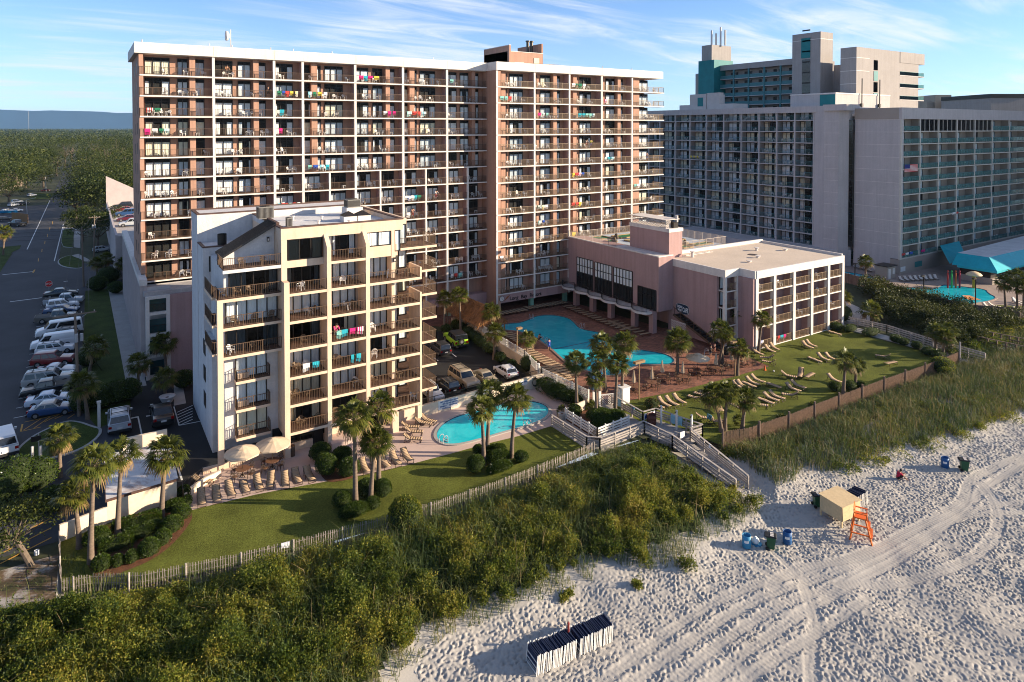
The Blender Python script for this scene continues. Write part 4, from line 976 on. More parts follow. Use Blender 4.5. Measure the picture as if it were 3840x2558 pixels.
for i in range(N_):
 t = 2 * math.pi * i / N_; c = math.copysign(abs(math.cos(t)) ** .45, math.cos(t)); s_ = math.copysign(abs(math.sin(t)) ** .6, math.sin(t)); ring.append((yc + c * hw, zc0 + s_ * .72))
for k, (sc, xx, m_) in enumerate(((1.05, XW - .04, TRIM), (1.0, XW - .06, SIGNB))):
 mb.poly(m_, [(xx, yc + (y - yc) * sc, zc0 + (z - zc0) * sc) for y, z in ring])
o = mb.build('cafe_sign', gw)
WHL = M('sign_white', (.75, .78, .78), .6, 0)
for wd, yo, zo, wid, hh_ in (('OCEAN', .82, .06, .8, .42), ('VIEW', .72, -.48, .62, .42), ('CAFE', -.04, -.4, .86, .72)):
 q = text('sign_lettering', wd, (XW - .08, yc + hw * yo, zc0 + zo), 1, WHL, o, -math.pi / 2, .01, bold=.02); dx, dy = q.dimensions[0], q.dimensions[1]; q.scale = (wid * hw / dx, hh_ / dy, 1)
mb = MB(); mb.box(TRIM, XW - .05, XW, 62.9, 65.4, .6, 2.5); mb.box(M('menu_paper', (.5, .46, .38), .8, .3, 6), XW - .06, XW - .05, 63.1, 65.2, .75, 2.35); mb.build('menu_board', gw)
mb = MB()
CX = [79.32, 83.3, 87.9, 92.3, 96.6, 100.45]
for x in CX: mb.box(TRIM, x, x + .55, 60.15, 60.75, 0, 10.15)
mb.box(TRIM, XW - .1, XW + .3, 62.88, 63.3, 0, 10.15); mb.box(TRIM, 78.6, 79.0, 62.88, 63.3, 0, 10.15)
mb.build('column', gw)
mb = MB()
for x in CX[1:-1]: mb.box(PINKD, x + .18, x + .36, 60.75, 61.9, 0, 10.15)
mb.box(PINKD, 78.9, 79.36, 60.3, 62.9, 0, 10.14); mb.box(PINKD, 100.5, 100.9, 60.75, 75.3, 0, 10.16)
mb.build('divider_wall', gw)
rng = random.Random(31)
GFL = [.15, 3.25, 5.75, 8.2]; NAMEF = ['ground', 'second', 'third', 'top']
for f, z in enumerate(GFL):
 for k in range(6):
  if k == 0: x0, x1, y0, y1 = XW + .3, 78.7, 62.95, 64.4
  else: x0, x1, y0, y1 = CX[k - 1] + .55, CX[k], 60.25, 61.9
  mb = MB(); mb.box(TRIM, x0, x1, y0, y1 - .005, z - .2, z - .012); mb.box(FLOORB, x0 + .03, x1 - .03, y0 + .04, y1 - .01, z - .012, z)
  o = mb.build('balcony', gw); mb = MB(); railing(mb, [(x0, y0 + .08), (x1, y0 + .08)], z, .98, TANRAIL, .13, 1.1); mb.build('railing', o)
  w = x1 - x0; mb = MB(); win(mb, x0 + .08 * w, x0 + .45 * w, y1, z + .05, z + 2.1, rng, 1, .3, False); mb.build('window', gw)
  if f and k and rng.random() < .5: CHAIR_SPOTS.append((x0 + rng.uniform(.8, w - .8), y0 + .8, z, -math.pi / 2 + rng.gauss(0, .4), 'on %s floor of the cafe wing, bay %s from its stair end' % (NAMEF[f], ordinal(k)), 'arm'))
  if (f, k) in ((0, 1), (0, 2)): TOWELS.append((x0 + .2, x1 - .2, y0 + .08, z + 1.0, 'ground floor of the cafe wing, %s column bay' % ordinal(k)))
  if (f, k) in ((2, 1), (3, 0), (2, 0)): TOWELS.append((x0 + .9, x0 + 1.7, y0 + .08, z + 1.0, '%s floor of the cafe wing, %s bay' % (NAMEF[f], ordinal(k))))
ROOFR = M('grey_rail', (.42, .36, .31), .6, .1, 2)
mb = MB(); railing(mb, [(XR + .2, 95.3), (XR + .2, 82.6)], 11.75, 1.2, ROOFR, .2, 2); mb.build('roof_rail', gw)
mb = MB(); railing(mb, [(79.0, 75.9), (92, 75.9), (92, 95)], 11.5, 1.4, ROOFR, .2, 1.7); mb.build('roof_rail', gw)
mb = MB(); railing(mb, [(75.5, 95), (92, 95)], 11.5, 1.2, ROOFR, .2, 2); mb.build('roof_rail', gw)
GOLF = M('golf_felt', (.012, .13, .045), .9, .12, 1.5, fine=.1, fs=10); CURB = M('golf_curb', (.36, .25, .13), .8, .2, 1)
for (x0, x1, y0, y1) in ((74.0, 76.5, 85, 87), (74.2, 78, 88, 89.4), (75, 79.5, 91, 93.5), (80, 83.5, 86.5, 88), (80.2, 82, 77.5, 83), (83.5, 87, 80, 81.5), (84, 89.5, 83, 86), (86.5, 90.5, 77.5, 79), (81, 85.5, 90, 92.5), (87, 90.5, 88.5, 91), (83, 85, 77, 78.7)):
 mb = MB(); mb.box(GOLF, x0, x1, y0, y1, 11.5, 11.6)
 for a in ((x0 - .18, x1 + .18, y0 - .18, y0), (x0 - .18, x1 + .18, y1, y1 + .18), (x0 - .18, x0, y0, y1), (x1, x1 + .18, y0, y1)): mb.box(CURB, *a, 11.5, 11.72)
 mb.build('golf_green', gw)
RK = M('golf_rock', (.10, .075, .05), .9, .3, 2)
for x, y in ((77.0, 87.4), (79.9, 90.2), (85.3, 79), (87.5, 82.2), (83, 88.7), (88.8, 86.6), (82.3, 84.2), (86, 87.2)):
 mb = MB(); mb.lathe(RK, (x, y, 11.5), [(.4, 0), (.5, .3), (.32, .7), (.2, .95), (0, 1.05)], 7); mb.build('golf_rock', gw)
mb = MB()
for k in range(14): mb.bar(TRIM, (79.6 + k * .42, 73.9, 11.25), (79.6 + k * .42, 73.3, 11.3), .07)
mb.bar(TRIM, (79.4, 73.9, 11.27), (85.6, 73.9, 11.27), .08); mb.bar(TRIM, (79.4, 73.3, 11.3), (85.6, 73.3, 11.3), .08); mb.build('roof_ladder', gw)
for x, y, h in ((79.8, 72.3, .8), (88, 66.5, .25), (93, 70.5, .4), (84, 65, .15), (97, 68, .2)):
 mb = MB(); mb.cyl(TRIM, (x, y, 11.15), (x, y, 11.2 + h), .22, n=8); mb.cyl(TRIM, (x, y, 11.2 + h), (x, y, 11.32 + h), .4, n=10); mb.build('roof_vent', gw)
mb = MB(); mb.cyl(M('roof_puddle', (.07, .05, .04), .5), (89.5, 68.6, 11.19), (89.5, 68.6, 11.2), .8, n=16); mb.build('roof_drain', gw)
ha = thing('grey_hotel', 'grey hotel with teal glass balconies and a blank side wall, at the right edge', 'hotel', (170, 90, 0))
XH, YH_ = 146.2, 74.82
mb = MB()
mb.box(GREYL, XH, XH + 1, YH_, 85, 3.3, 34); mb.box(TAUPE, XH + 1, 230, YH_ + 1.9, 85, 3.2, 34); mb.box(TAUPE, XH, 230, YH_ - .02, YH_ + 2, -.1, 3.2)
mb.box(GREYL, XH - .02, XH + 1, YH_ + 2, 85, 0, 3.3)
mb.build('wall', ha)
mb = MB(); mb.box(GREYL, XH - .15, 232, YH_ - .15, YH_ + .4, 33.3, 35.75); mb.box(TAUPE, XH - .15, XH + .4, YH_ + .4, 85, 33.3, 35.75); mb.box(ROOFM, XH + .4, 232, YH_ + .4, 96, 34, 34.6); mb.build('roof_band', ha)
mb = MB()
for k in range(11): mb = MB(); mb.box(TRIM, XH - .03, XH, YH_ + .3, 84.9, 5.9 + k * 2.73, 5.97 + k * 2.73); mb.build('wall_joint', ha)
HX = [146.3, 154.1, 162.2, 170.8, 179.7, 188.9, 198.5, 208.5, 218.5]
COLG = M('hotel_column', (.52, .48, .41), .85, .1, 1)
mb = MB()
for x in HX[1:]: mb.box(COLG, x - .2, x + .2, YH_ - .06, YH_ + .3, 3.2, 33.3);
mb.box(COLG, XH - .01, XH + .25, YH_ - .06, YH_ + .3, 3.2, 33.3); mb.build('column', ha)
mb = MB()
for x in HX[1:]: mb.box(TAUPE, x - .12, x + .12, YH_ + .3, YH_ + 1.9, 3.2, 33.3)
mb.build('divider_wall', ha)
TGL = glassmat('teal_balcony_glass', (.45, .66, .64), .2, .05, (.14, .30, .28))
rng = random.Random(41); HB_ = []
for r in range(11):
 z = 3.44 + 2.73 * r
 for k in range(8):
  x0, x1 = HX[k] + .2, HX[k + 1] - .2; s, rr, w_ = MB(), MB(), MB()
  s.box(COLG, x0, x1, YH_ - .03, YH_ + 1.89, z - .22, z)
  if r == 10 and k in (1, 2, 3, 4) :
   if k in (1, 3):
    xe = HX[k + 2] - .2; w_.box(FRAME, x0, xe, YH_ + .3, YH_ + .35, z, z + 2.5); w_.poly(GLASSD if k == 1 else GLASS, [(x0, YH_ + .2, z), (xe, YH_ + .2, z), (xe, YH_ + .2, z + 2.5), (x0, YH_ + .2, z + 2.5)])
    for q in range(9): xx = x0 + (xe - x0) * q / 8; w_.box(COLG, xx - .06, xx + .06, YH_ + .1, YH_ + .29, z, z + 2.5)
  else:
   rr.poly(TGL, [(x0, YH_ + .05, z + .12), (x1, YH_ + .05, z + .12), (x1, YH_ + .05, z + 1.0), (x0, YH_ + .05, z + 1.0)])
   rr.bar(TEALRAIL, (x0, YH_ + .05, z + 1.03), (x1, YH_ + .05, z + 1.03), .06)
   for q in range(6): xx = x0 + (x1 - x0) * q / 5; rr.bar(TEALRAIL, (xx, YH_ + .05, z), (xx, YH_ + .05, z + 1.0), .05)
   w = x1 - x0; win(w_, x0 + .05 * w, x0 + .62 * w, YH_ + 1.9, z + .05, z + 2.3, rng, 3, .35, False)
   if k < 7:
    for q in range(rng.choice([1, 2, 2, 3])): CHAIR_SPOTS.append((x0 + rng.uniform(.8, w - .8), YH_ + .8, z, -math.pi / 2 + rng.gauss(0, .5), 'far', 'arm'))
  HB_.append((s, rr, w_, r, k))
HB_.sort(key=lambda b: -(9 - b[4])); rest = [MB(), MB(), MB()]
for i, b in enumerate(HB_):
 if i < 85:
  o = b[0].build('balcony', ha)
  if b[1].v: b[1].build('railing', o)
  if b[2].v: b[2].build('window', ha)
 else:
  for m_, q in zip(rest, b): m_.add(q)
for m_, nm in zip(rest, ('balcony', 'railing', 'window')):
 if m_.v: o = m_.build(nm, ha); o['kind'] = 'stuff'
mb = MB(); mb.box(GREYL, 150, 174, 92, 104, 34, 39.5); mb.box(TRIM, 149.9, 174.1, 91.9, 104.1, 39.5, 39.8); mb.box(TEAL, 149.95, 150.0, 92, 96, 34.6, 39.4); mb.build('plant_room', ha)
for x in (160.5, 168.5): mb = MB(); mb.cyl(FRAME, (x, 91.6, 35), (x, 91.6, 43.5), .13, n=6); mb.box(FRAME, x - .35, x + .35, 91.4, 91.8, 36.5, 37.4); mb.build('antenna', ha)
TX_ = M('sign_paper', (.6, .6, .58), .6)
mb = MB(); mb.box(M('sign_teal', (.02, .16, .16), .6), XH + 6.2, XH + 9.2, YH_ - .08, YH_ - .03, .9, 2.1); mb.build('wall_sign', ha)
mb = MB(); mb.box(TX_, XH + .3, XH + 2.2, YH_ - .08, YH_ - .03, .6, 1.6); mb.build('wall_sign', ha)
for k, wd in enumerate((1.6, 2.2, 2.4, 2.3, 1.9)):
 pass
hb = thing('long_grey_wing', 'long shaded grey hotel wing between the pink tower and the blank wall', 'hotel wing', (152, 120, 0))
XM = 144.0
pxs = [2400 + q / 1.633 for q in (1062, 945, 835, 727, 618, 510, 405, 305, 215, 120)]
YB = [float(atX(p, 700, XM)[1]) for p in pxs]
while YB[-1] < 176: YB.append(YB[-1] + 4.6)
mb = MB(); mb.box(GREYL, XM + 1.9, 160, YB[0], YB[-1], 0, 36); mb.box(GREYL, XM, XM + 2, YB[0] - .5, YB[0] + .12, 0, 36)
mb.prism(GREYL, [(XM + 2.2, 94.6), (XM + .0, 93.6), (XM - .9, 90.4), (XM - .5, 87.2), (XM + 1.6, 85.9), (XM + 6, 85.9), (XM + 6, 94.6)], 3.2, 36.4)
mb.build('wall', hb)
mb = MB(); mb.box(GREYL, XM - .3, XM + .5, YB[0] - 3.5, YB[-1], 35.0, 36.5); mb.box(ROOFM, XM + .5, 162, 86, YB[-1], 35.6, 36.1); mb.box(GREYL, XM - 1.3, XM + 3, 84.9, YB[0] - 3, 35.3, 36.7); mb.build('roof_band', hb)
SHADEGL = M('dark_strip_glass', (.012, .011, .010), .08, .3, .5, spec=.6)
for ya, yb, xx in ((94.65, 96.0, XM + .4), (85.0, 85.9, XM + 1.5)):
 mb = MB(); mb.box(SHADEGL, xx, xx + .5, ya, yb, 4.5, 33.2)
 for k in range(24): mb.box(FRAME, xx - .05, xx, ya, yb, 4.5 + k * 1.24, 4.58 + k * 1.24)
 mb.build('glass_strip', hb)
mb = MB()
for k in range(11):
 mb = MB(); mb.poly(TRIM, [(XM - .92, 90.4, 5.9 + 2.7 * k), (XM - .52, 87.2, 5.9 + 2.7 * k), (XM - .52, 87.2, 5.96 + 2.7 * k), (XM - .92, 90.4, 5.96 + 2.7 * k)]); mb.build('wall_joint', hb)
mb = MB()
for y in YB[:-1]: mb.box(GREYL, XM - .1, XM + .25, y - .17, y + .17, 2, 35.0)
mb.build('column', hb)
mb = MB()
for y in YB[:-1]: mb.box(GREY, XM + .25, XM + 1.9, y - .09, y + .09, 2, 35.0)
mb.build('divider_wall', hb)
rng = random.Random(51); HB_ = []
for r in range(12):
 z = 3.7 + 2.69 * r
 for k in range(len(YB) - 1):
  y0, y1 = YB[k] + .17, YB[k + 1] - .17; s, rr, w_ = MB(), MB(), MB()
  s.box(GREYL, XM - .05, XM + 1.89, y0, y1, z - .22, z)
  rr.bar(TEALRAIL, (XM + .03, y0, z + 1.0), (XM + .03, y1, z + 1.0), .055)
  n = int((y1 - y0) / .19)
  for q in range(n): yy = y0 + (y1 - y0) * q / n; rr.bar(TEALRAIL, (XM + .03, yy, z), (XM + .03, yy, z + 1.0), .028)
  X = XM + 1.9; w = y1 - y0; dk = rng.random() < .25
  w_.poly(DARKIN, [(X - .02, y0 + .1, z), (X - .02, y1 - .1, z), (X - .02, y1 - .1, z + 2.35), (X - .02, y0 + .1, z + 2.35)])
  cm = rng.choice(CURT)
  for (fa, fb) in ((0.02, .36), (.5, .98)) if not dk else ((.7, .98),):
   w_.poly(cm, [(X - .05, y0 + fa * w, z), (X - .05, y0 + fb * w, z), (X - .05, y0 + fb * w, z + 2.2), (X - .05, y0 + fa * w, z + 2.2)])
  w_.poly(GLASS, [(X - .1, y0 + .1, z), (X - .1, y1 - .1, z), (X - .1, y1 - .1, z + 2.35), (X - .1, y0 + .1, z + 2.35)])
  for q in range(5): yy = y0 + .1 + (w - .2) * q / 4; w_.box(FRAME, X - .15, X - .01, yy - .05, yy + .05, z, z + 2.35)
  w_.box(FRAME, X - .146, X - .012, y0, y1, z + 1.9, z + 1.98)
  HB_.append((s, rr, w_, r, k))
  if k < 9:
   for q in range(rng.choice([1, 2, 2, 3])): CHAIR_SPOTS.append((XM + .7, y0 + rng.uniform(.5, w - .5), z, math.pi + rng.gauss(0, .5), 'far', 'arm'))
HB_.sort(key=lambda b: (b[4], -b[3])); rest = [MB(), MB(), MB()]
for i, b in enumerate(HB_):
 if i < 95: o = b[0].build('balcony', hb); b[1].build('railing', o); b[2].build('window', hb)
 else:
  for m_, q in zip(rest, b): m_.add(q)
for m_, nm in zip(rest, ('balcony', 'railing', 'window')): o = m_.build(nm, hb); o['kind'] = 'stuff'
mb = MB(); CRW = M('pale_plant_wall', (.5, .46, .42), .85, .08, .5)
y0_ = float(atX(2587, 380, 148)[1]); y1_ = float(atX(2647, 380, 148)[1])
mb.box(CRW, 148, 156, y1_, y0_, 35.9, 41.0); mb.box(CRW, 148.2, 150, y1_ - 4.5, y1_ - .1, 35.9, 41.2); mb.box(CRW, 148, 154, y1_ - 9.5, y1_ - 4.6, 35.9, 38); mb.box(CRW, 148, 154, y0_, y0_ + 4, 35.9, 38); mb.box(TEAL, 147.95, 148, y1_ + 1, y1_ + 3, 37.5, 40)
mb.build('plant_room', hb)
mb = MB(); mb.prism(GREYL, [(146.1, 85.5), (143.5, 87), (139, 96), (137, 108), (137, 130), (146, 130)], 0, 3.6); mb.build('base_wall', hb)
mb = MB();
mb.box(BROWN, 140.5, 141.2, 91.5, 94.5, .05, 2.2); mb.build('door', hb)
ht = thing('teal_striped_tower', 'tall grey hotel with teal panels and a high lift tower, rising behind the grey wing', 'hotel', (205, 130, 0))
def pY(px, y): return float(atY(px, 300, y)[0])
def pX(px, x): return float(atX(px, 300, x)[1])
YB2 = 97.0; xa = pY(3211, YB2); xb = pY(3374, YB2); xc = pY(3465, YB2); zt = float(atY(3211, 175, YB2)[2]); yb = pX(3151, xa)
mb = MB(); mb.box(GREY, xa, xb + 10, YB2, yb, 0, zt); mb.box(GREY, xb, xc, YB2 - .1, YB2 + 9, zt - 3.0, zt + .02)
mb.box(GREY, xb + 3.2, xb + 12, YB2 + 4.5, YB2 + 12, 0, zt - 1)
xt = xa + 1; y1 = pX(3076, xt); y2 = pX(2970, xt); xt2 = pY(3122, y1); z2 = float(atX(3076, 118, xt)[2])
mb.box(GREY, xt, xt2, y1, y2, 0, z2)
xg = xt + 3; y3 = pX(2690, xg); mb.box(GREY, xg + 2.5, xg + 16, y2 - 1, y3, 0, float(atX(2950, 222, xg)[2]) - .2); mb.box(GREY, xg, xg + 3, y2 - .5, y3, float(atX(2950, 244, xg)[2]), float(atX(2950, 222, xg)[2]))
y4 = pX(2612, xg); y5 = pX(2634, xg); ze = float(atX(2640, 172, xg)[2])
mb.box(GREY, xg - .5, xg + 12, y3, y4, 0, ze - 9); mb.box(GREY, xg - .4, xg + 9, y3 + 2, y5, 0, ze)
xq = xg + 4; mb.box(GREY, xq, xq + 13, yb - .5, y1 + .5, 0, zt - 3.5)
mb.build('wall', ht)
mb = MB()
ya = pX(2990 + 14, xt); yb_ = pX(2990 + 48, xt); mb.box(TEAL, xt - .1, xt, yb_, ya, float(atX(3022, 218, xt)[2]), float(atX(3022, 143, xt)[2])); mb.build('teal_panel', ht)
mb = MB(); yc_ = pX(2656, xg); mb.box(TEAL, xg - 3, xg + 6, y3 - 1.2, yc_ + 1.5, 0, float(atX(2680, 228, xg)[2])); mb.build('teal_stair_tower', ht)
x_ = pY(3281, YB2);
for k in range(7):
 mb = MB(); mb.box(TEAL if k % 2 else GLASSD, x_ - .6, x_ + 1.2, YB2 - .1, YB2, zt - 5.6 - k * 2.9, zt - 3.0 - k * 2.9); mb.build('teal_panel' if k % 2 else 'window', ht)
mb = MB()
for k in range(7):
 z = zt - 2.8 - 3.35 * k; mb = MB(); mb.box(TRIM, xa - .04, xa, YB2, yb, z, z + .13)
 if k < 2: mb.box(TRIM, xa, xa + 6, YB2 - .04, YB2, z, z + .13)
 mb.build('wall_joint', ht)
mb = MB(); mb.box(TRIM, xt - .03, xt2, y1 - .03, y1, z2 - 2, z2 - 1.85); mb.box(TRIM, xt - .03, xt, y1, y2, z2 - 2, z2 - 1.85)
mb.build('wall_joint', ht)
ya = pX(3008, xt); yb_ = pX(3038, xt); mb = MB(); mb.box(SHADEGL, xt - .06, xt, yb_, ya, 30, float(atX(3022, 223, xt)[2]))
for k in range(10): mb.box(FRAME, xt - .1, xt - .06, yb_, ya, 32 + k * 2.9, 32.4 + k * 2.9)
mb.build('glass_strip', ht)
zg = float(atX(2950, 244, xg)[2])
for k in range(8):
 z = zg - 2.75 * (k + 1); s = MB(); s.box(TEALRAIL, xg, xg + .12, y2, y3, z, z + 1.05); s.box(GREYL, xg - .1, xg + 2.5, y2, y3, z - .2, z); s.build('gallery', ht)
 mb = MB(); yy = y2 + 2
 while yy < y3 - 3: mb.box(FRAME, xg + 2.42, xg + 2.5, yy, yy + 1, z, z + 2.1); mb.box(FRAME, xg + 2.42, xg + 2.5, yy + 1.6, yy + 2.8, z + .9, z + 2.1); yy += 5.2
 o = mb.build('gallery_doors', ht); o['kind'] = 'stuff'
mb = MB()
for q in range(6): yy = y2 + (y3 - y2) * q / 5.2; mb.box(TEALRAIL, xg - .15, xg + .2, yy, yy + .5, 20, zg)
mb.build('gallery_column', ht)
for k in range(6):
 z = zt - 3.0 - 3.35 * (k + 1); mb = MB(); mb.box(GREYL, xb, xc, YB2 - .05, YB2 + 8.5, z - .25, z); o = mb.build('balcony', ht)
 mb = MB(); mb.poly(TGL, [(xb, YB2, z), (xc - .1, YB2, z), (xc - .1, YB2, z + 1), (xb, YB2, z + 1)]); mb.poly(TGL, [(xc - .1, YB2, z), (xc - .1, YB2 + 8, z), (xc - .1, YB2 + 8, z + 1), (xc - .1, YB2, z + 1)]); mb.bar(TEALRAIL, (xb, YB2, z + 1), (xc, YB2, z + 1), .08); mb.build('railing', o)
 mb = MB(); win(mb, xb + 3.4, xc - 5, YB2 + 4.4, z + .1, z + 2.7, rng, 4, .7, False); mb.build('window', ht)
for q, h in ((0, 5), (1, 4), (2, 6), (3, 5)):
 mb = MB(); mb.cyl(TRIM, (xg + 2 + q, y5 - 2 - q, ze), (xg + 2 + q, y5 - 2 - q, ze + h), .3, n=8); mb.build('antenna', ht)
t = thing('far_tan_tower', 'small tan building with a teal strip far behind, above the grey roof', 'hotel', (330, 170, 0))
def farbox(parent, name, m, D, px0, px1, py0, dep=18, zb=0):
 c = ray((px0 + px1) / 2, 300); a = EYE + ray(px0, py0) * D; b = EYE + ray(px1, py0) * D
 mb = MB(); f = np.array([FH[0], FH[1], 0]) * dep
 mb.hexa(m, [(a[0], a[1], zb), (b[0], b[1], zb), (b[0] + f[0], b[1] + f[1], zb), (a[0] + f[0], a[1] + f[1], zb)], [(a[0], a[1], a[2]), (b[0], b[1], a[2]), (b[0] + f[0], b[1] + f[1], a[2]), (a[0] + f[0], a[1] + f[1], a[2])])
 return mb.build(name, parent)
TANF = M('far_tan_wall', (.36, .30, .235), .9, .1, .2)
farbox(t, 'wall', TANF, 300, 3477, 3620, 382); farbox(t, 'wall', TANF, 299, 3508, 3568, 356); farbox(t, 'wall', TANF, 298, 3620, 3705, 380); farbox(t, 'teal_panel', TEAL, 297.5, 3538, 3552, 379, 1, 20)
for k in range(3): farbox(t, 'window', FRAME, 297.2, 3570 + 22 * k, 3584 + 22 * k, 394, .6, 30)
t = thing('far_blue_grey_tower', 'flat blue grey block cut by the right edge of the view, above the hotel roof', 'hotel', (330, 120, 0))
farbox(t, 'wall', GREY, 260, 3716, 3850, 354, 30); farbox(t, 'roof_band', FRAME, 259.8, 3715, 3850, 352, 30, 43)
LF_SCRUB = leafmat('scrub_leaf', [(.034, .060, .009), (.10, .135, .016), (.20, .205, .025), (.30, .255, .040), (.33, .20, .055)], .45, .28)
LF_GRASS = leafmat('dune_grass_blade', [(.050, .085, .026), (.105, .135, .042), (.18, .17, .052), (.31, .23, .095)], .35, .2)
LF_HEDGE = leafmat('hedge_leaf', [(.022, .045, .007), (.065, .10, .014), (.13, .15, .022)], .3, .5, .3)
LF_WOOD = leafmat('tree_leaf', [(.020, .036, .008), (.045, .062, .012), (.085, .095, .017), (.13, .125, .025)], .35, .05)
LF_PALM = leafmat('palm_leaf', [(.05, .068, .012), (.12, .13, .022), (.22, .195, .04)], .35, .5, .38)
LF_DRY = leafmat('dry_palm_leaf', [(.12, .075, .03), (.24, .16, .07), (.33, .24, .12)], .2, .6, .7)
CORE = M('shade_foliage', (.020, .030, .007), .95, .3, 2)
BARK = M('palm_bark', (.155, .115, .085), .95, .3, 3, .03, 9, aniso=(1, 1, 3.5))
BARKT = M('tree_bark', (.13, .10, .075), .95, .3, 2, .03, 6)
def clump_leaves(C, R, per, ln, wd, zmin=-.2, spread=.8, shell=(.72, 1.08)):
 """leaves on a set of ellipsoid clumps; C n x 3, R n x 3"""
 P = []; Nn = []
 for c, r, k in zip(C, R, per):
  d = sphere_pts(int(k), zmin); lump = 1 + .16 * np.sin(d[:, :1] * 5 + c[0]) * np.cos(d[:, 1:2] * 6 + c[1])
  P.append(np.array(c) + d * np.array(r) * NR.uniform(*shell, (len(d), 1)) * lump); Nn.append(d)
 return leaves(np.concatenate(P), np.concatenate(Nn), ln, wd, spread)
def blades(X, Y, Z, ln, wd, lean=.45, kink=.5):
 """arching grass blades (two quads each)"""
 n = len(X); B = np.stack([X, Y, Z], 1); az = NR.uniform(0, 2 * math.pi, n); le = np.abs(NR.normal(lean, .22, n))
 h = ln * NR.uniform(.55, 1.3, n); d = np.stack([np.cos(az), np.sin(az), np.zeros(n)], 1)
 s = np.stack([-np.sin(az), np.cos(az), np.zeros(n)], 1); tw = NR.uniform(0, math.pi, n)[:, None]; s = s * np.cos(tw) + d * np.sin(tw)
 w = (wd * NR.uniform(.6, 1.3, n))[:, None]
 m = B + d * (h * le * .35)[:, None]; m[:, 2] += h * .62
 t = B + d * (h * le * (.9 + kink))[:, None]; t[:, 2] += h * np.clip(1.0 - le * .45, .3, 1)
 V = np.stack([B - s * w, B + s * w, m + s * w * .8, m - s * w * .8, t + s * w * .15, t - s * w * .15], 1).reshape(-1, 3)
 k = np.arange(n)[:, None] * 6
 F = np.concatenate([k + [0, 1, 2, 3], k + [3, 2, 4, 5]], 0)
 return V, F
def join(parts):
 VV, FF, k = [], [], 0
 for v, f in parts: VV.append(v); FF.append(f + k); k += len(v)
 return np.concatenate(VV), np.concatenate(FF)
def scatter(poly, dens, margin=0.0):
 P = np.array([p[:2] for p in poly]); x0, y0 = P.min(0); x1, y1 = P.max(0)
 n = int((x1 - x0) * (y1 - y0) * dens); X = NR.uniform(x0, x1, n); Y = NR.uniform(y0, y1, n)
 k = inside(poly, X, Y); X, Y = X[k], Y[k]
 if margin: k = dist_line(poly, X, Y) > margin; X, Y = X[k], Y[k]
 return X, Y
def seen(X, Y, Z, pad=150):
 v = np.stack([X, Y, Z], 1) - EYE; z = v @ FWD; px = PPX + CF * (v @ RIGHT) / z; py = PPY - CF * (v @ UP) / z
 return (z > 5) & (px > -pad) & (px < 3840 + pad) & (py < 2558 + pad)
DD = [np.array(p) for p in DUNE1]
X, Y = scatter(DUNE1, 3.2); k = seen(X, Y, dune_h(X, Y), 400); X, Y = X[k], Y[k]
ds = dist_line([tuple(p) for p in edge1], X, Y, closed=False); df = dist_line(DUNE1[:10], X, Y, closed=False)
big = vnoise(X, Y, 5.0, 21); rr = (.38 + .72 * NR.uniform(0, 1, len(X)) ** 1.5) * np.clip(.5 + ds / 9, .5, 1.1) * np.clip(.55 + df / 4, .55, 1.15)
keep = []
for i in np.argsort(-rr):
 if NR.random() > np.clip(ds[i] / 11 - .04, .04, 1) or (big[i] < .3 and NR.random() < .5): continue
 if keep and ((X[i] - X[keep]) ** 2 + (Y[i] - Y[keep]) ** 2 < (.78 * np.maximum(rr[i], .62 * rr[keep]) + .12) ** 2).any(): continue
 keep.append(i)
X, Y, ds, df, big, rr = [q[keep] for q in (X, Y, ds, df, big, rr)]; Z = dune_h(X, Y)
hgt = rr * NR.uniform(.6, 1.15, len(X)) * (.65 + .55 * big) * np.clip(.45 + df / 5, .45, 1.15)
C = np.stack([X, Y, Z + hgt * .30], 1); R = np.stack([rr, rr, hgt], 1)
sub_C, sub_R, sub_n = [], [], []
for c, r in zip(C, R):       # every bush is a handful of lobes
 m = 3 + int(r[0] * 4)
 for q in range(m):
  d = sphere_pts(1, .0)[0]; sub_C.append(c + d * r * .62); sub_R.append(r * NR.uniform(.34, .56)); sub_n.append(int(170 * r[0] * r[0]) + 60)
V, F = clump_leaves(np.array(sub_C), np.array(sub_R), sub_n, .145, .09, -.5, .9, (.6, 1.3))
SP, SN = [], []     # ragged shoots standing out of every bush
for c, r in zip(C, R):
 for q in range(5 + int(16 * r[0] * r[0])):
  d = sphere_pts(1, .15)[0]; p = c + d * r * .95; g = d * .5 + np.array([0, 0, .8]) + NR.normal(0, .2, 3); g /= np.linalg.norm(g); L_ = NR.uniform(.25, .75)
  for u in np.arange(0, 1, .11): SP.append(p + g * L_ * u); SN.append(NR.normal(0, 1, 3) + g * .7)
SN = np.array(SN); SN /= np.linalg.norm(SN, axis=1, keepdims=True)
V, F = join([(V, F), leaves(np.array(SP), SN, .13, .07, .35)])
o = link('dune_scrub', np_mesh('dune_scrub', V, F, LF_SCRUB)); tag(o, 'dense green and rusty coastal scrub covering the near dune below the picket fence', 'scrub', kind='stuff')
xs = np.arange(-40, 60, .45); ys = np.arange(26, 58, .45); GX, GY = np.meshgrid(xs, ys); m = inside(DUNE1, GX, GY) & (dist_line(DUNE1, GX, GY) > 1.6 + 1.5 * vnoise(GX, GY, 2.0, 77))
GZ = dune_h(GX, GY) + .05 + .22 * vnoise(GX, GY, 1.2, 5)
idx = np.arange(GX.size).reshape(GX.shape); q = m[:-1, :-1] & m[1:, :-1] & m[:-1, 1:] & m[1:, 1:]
F = np.stack([idx[:-1, :-1][q], idx[:-1, 1:][q], idx[1:, 1:][q], idx[1:, :-1][q]], 1)
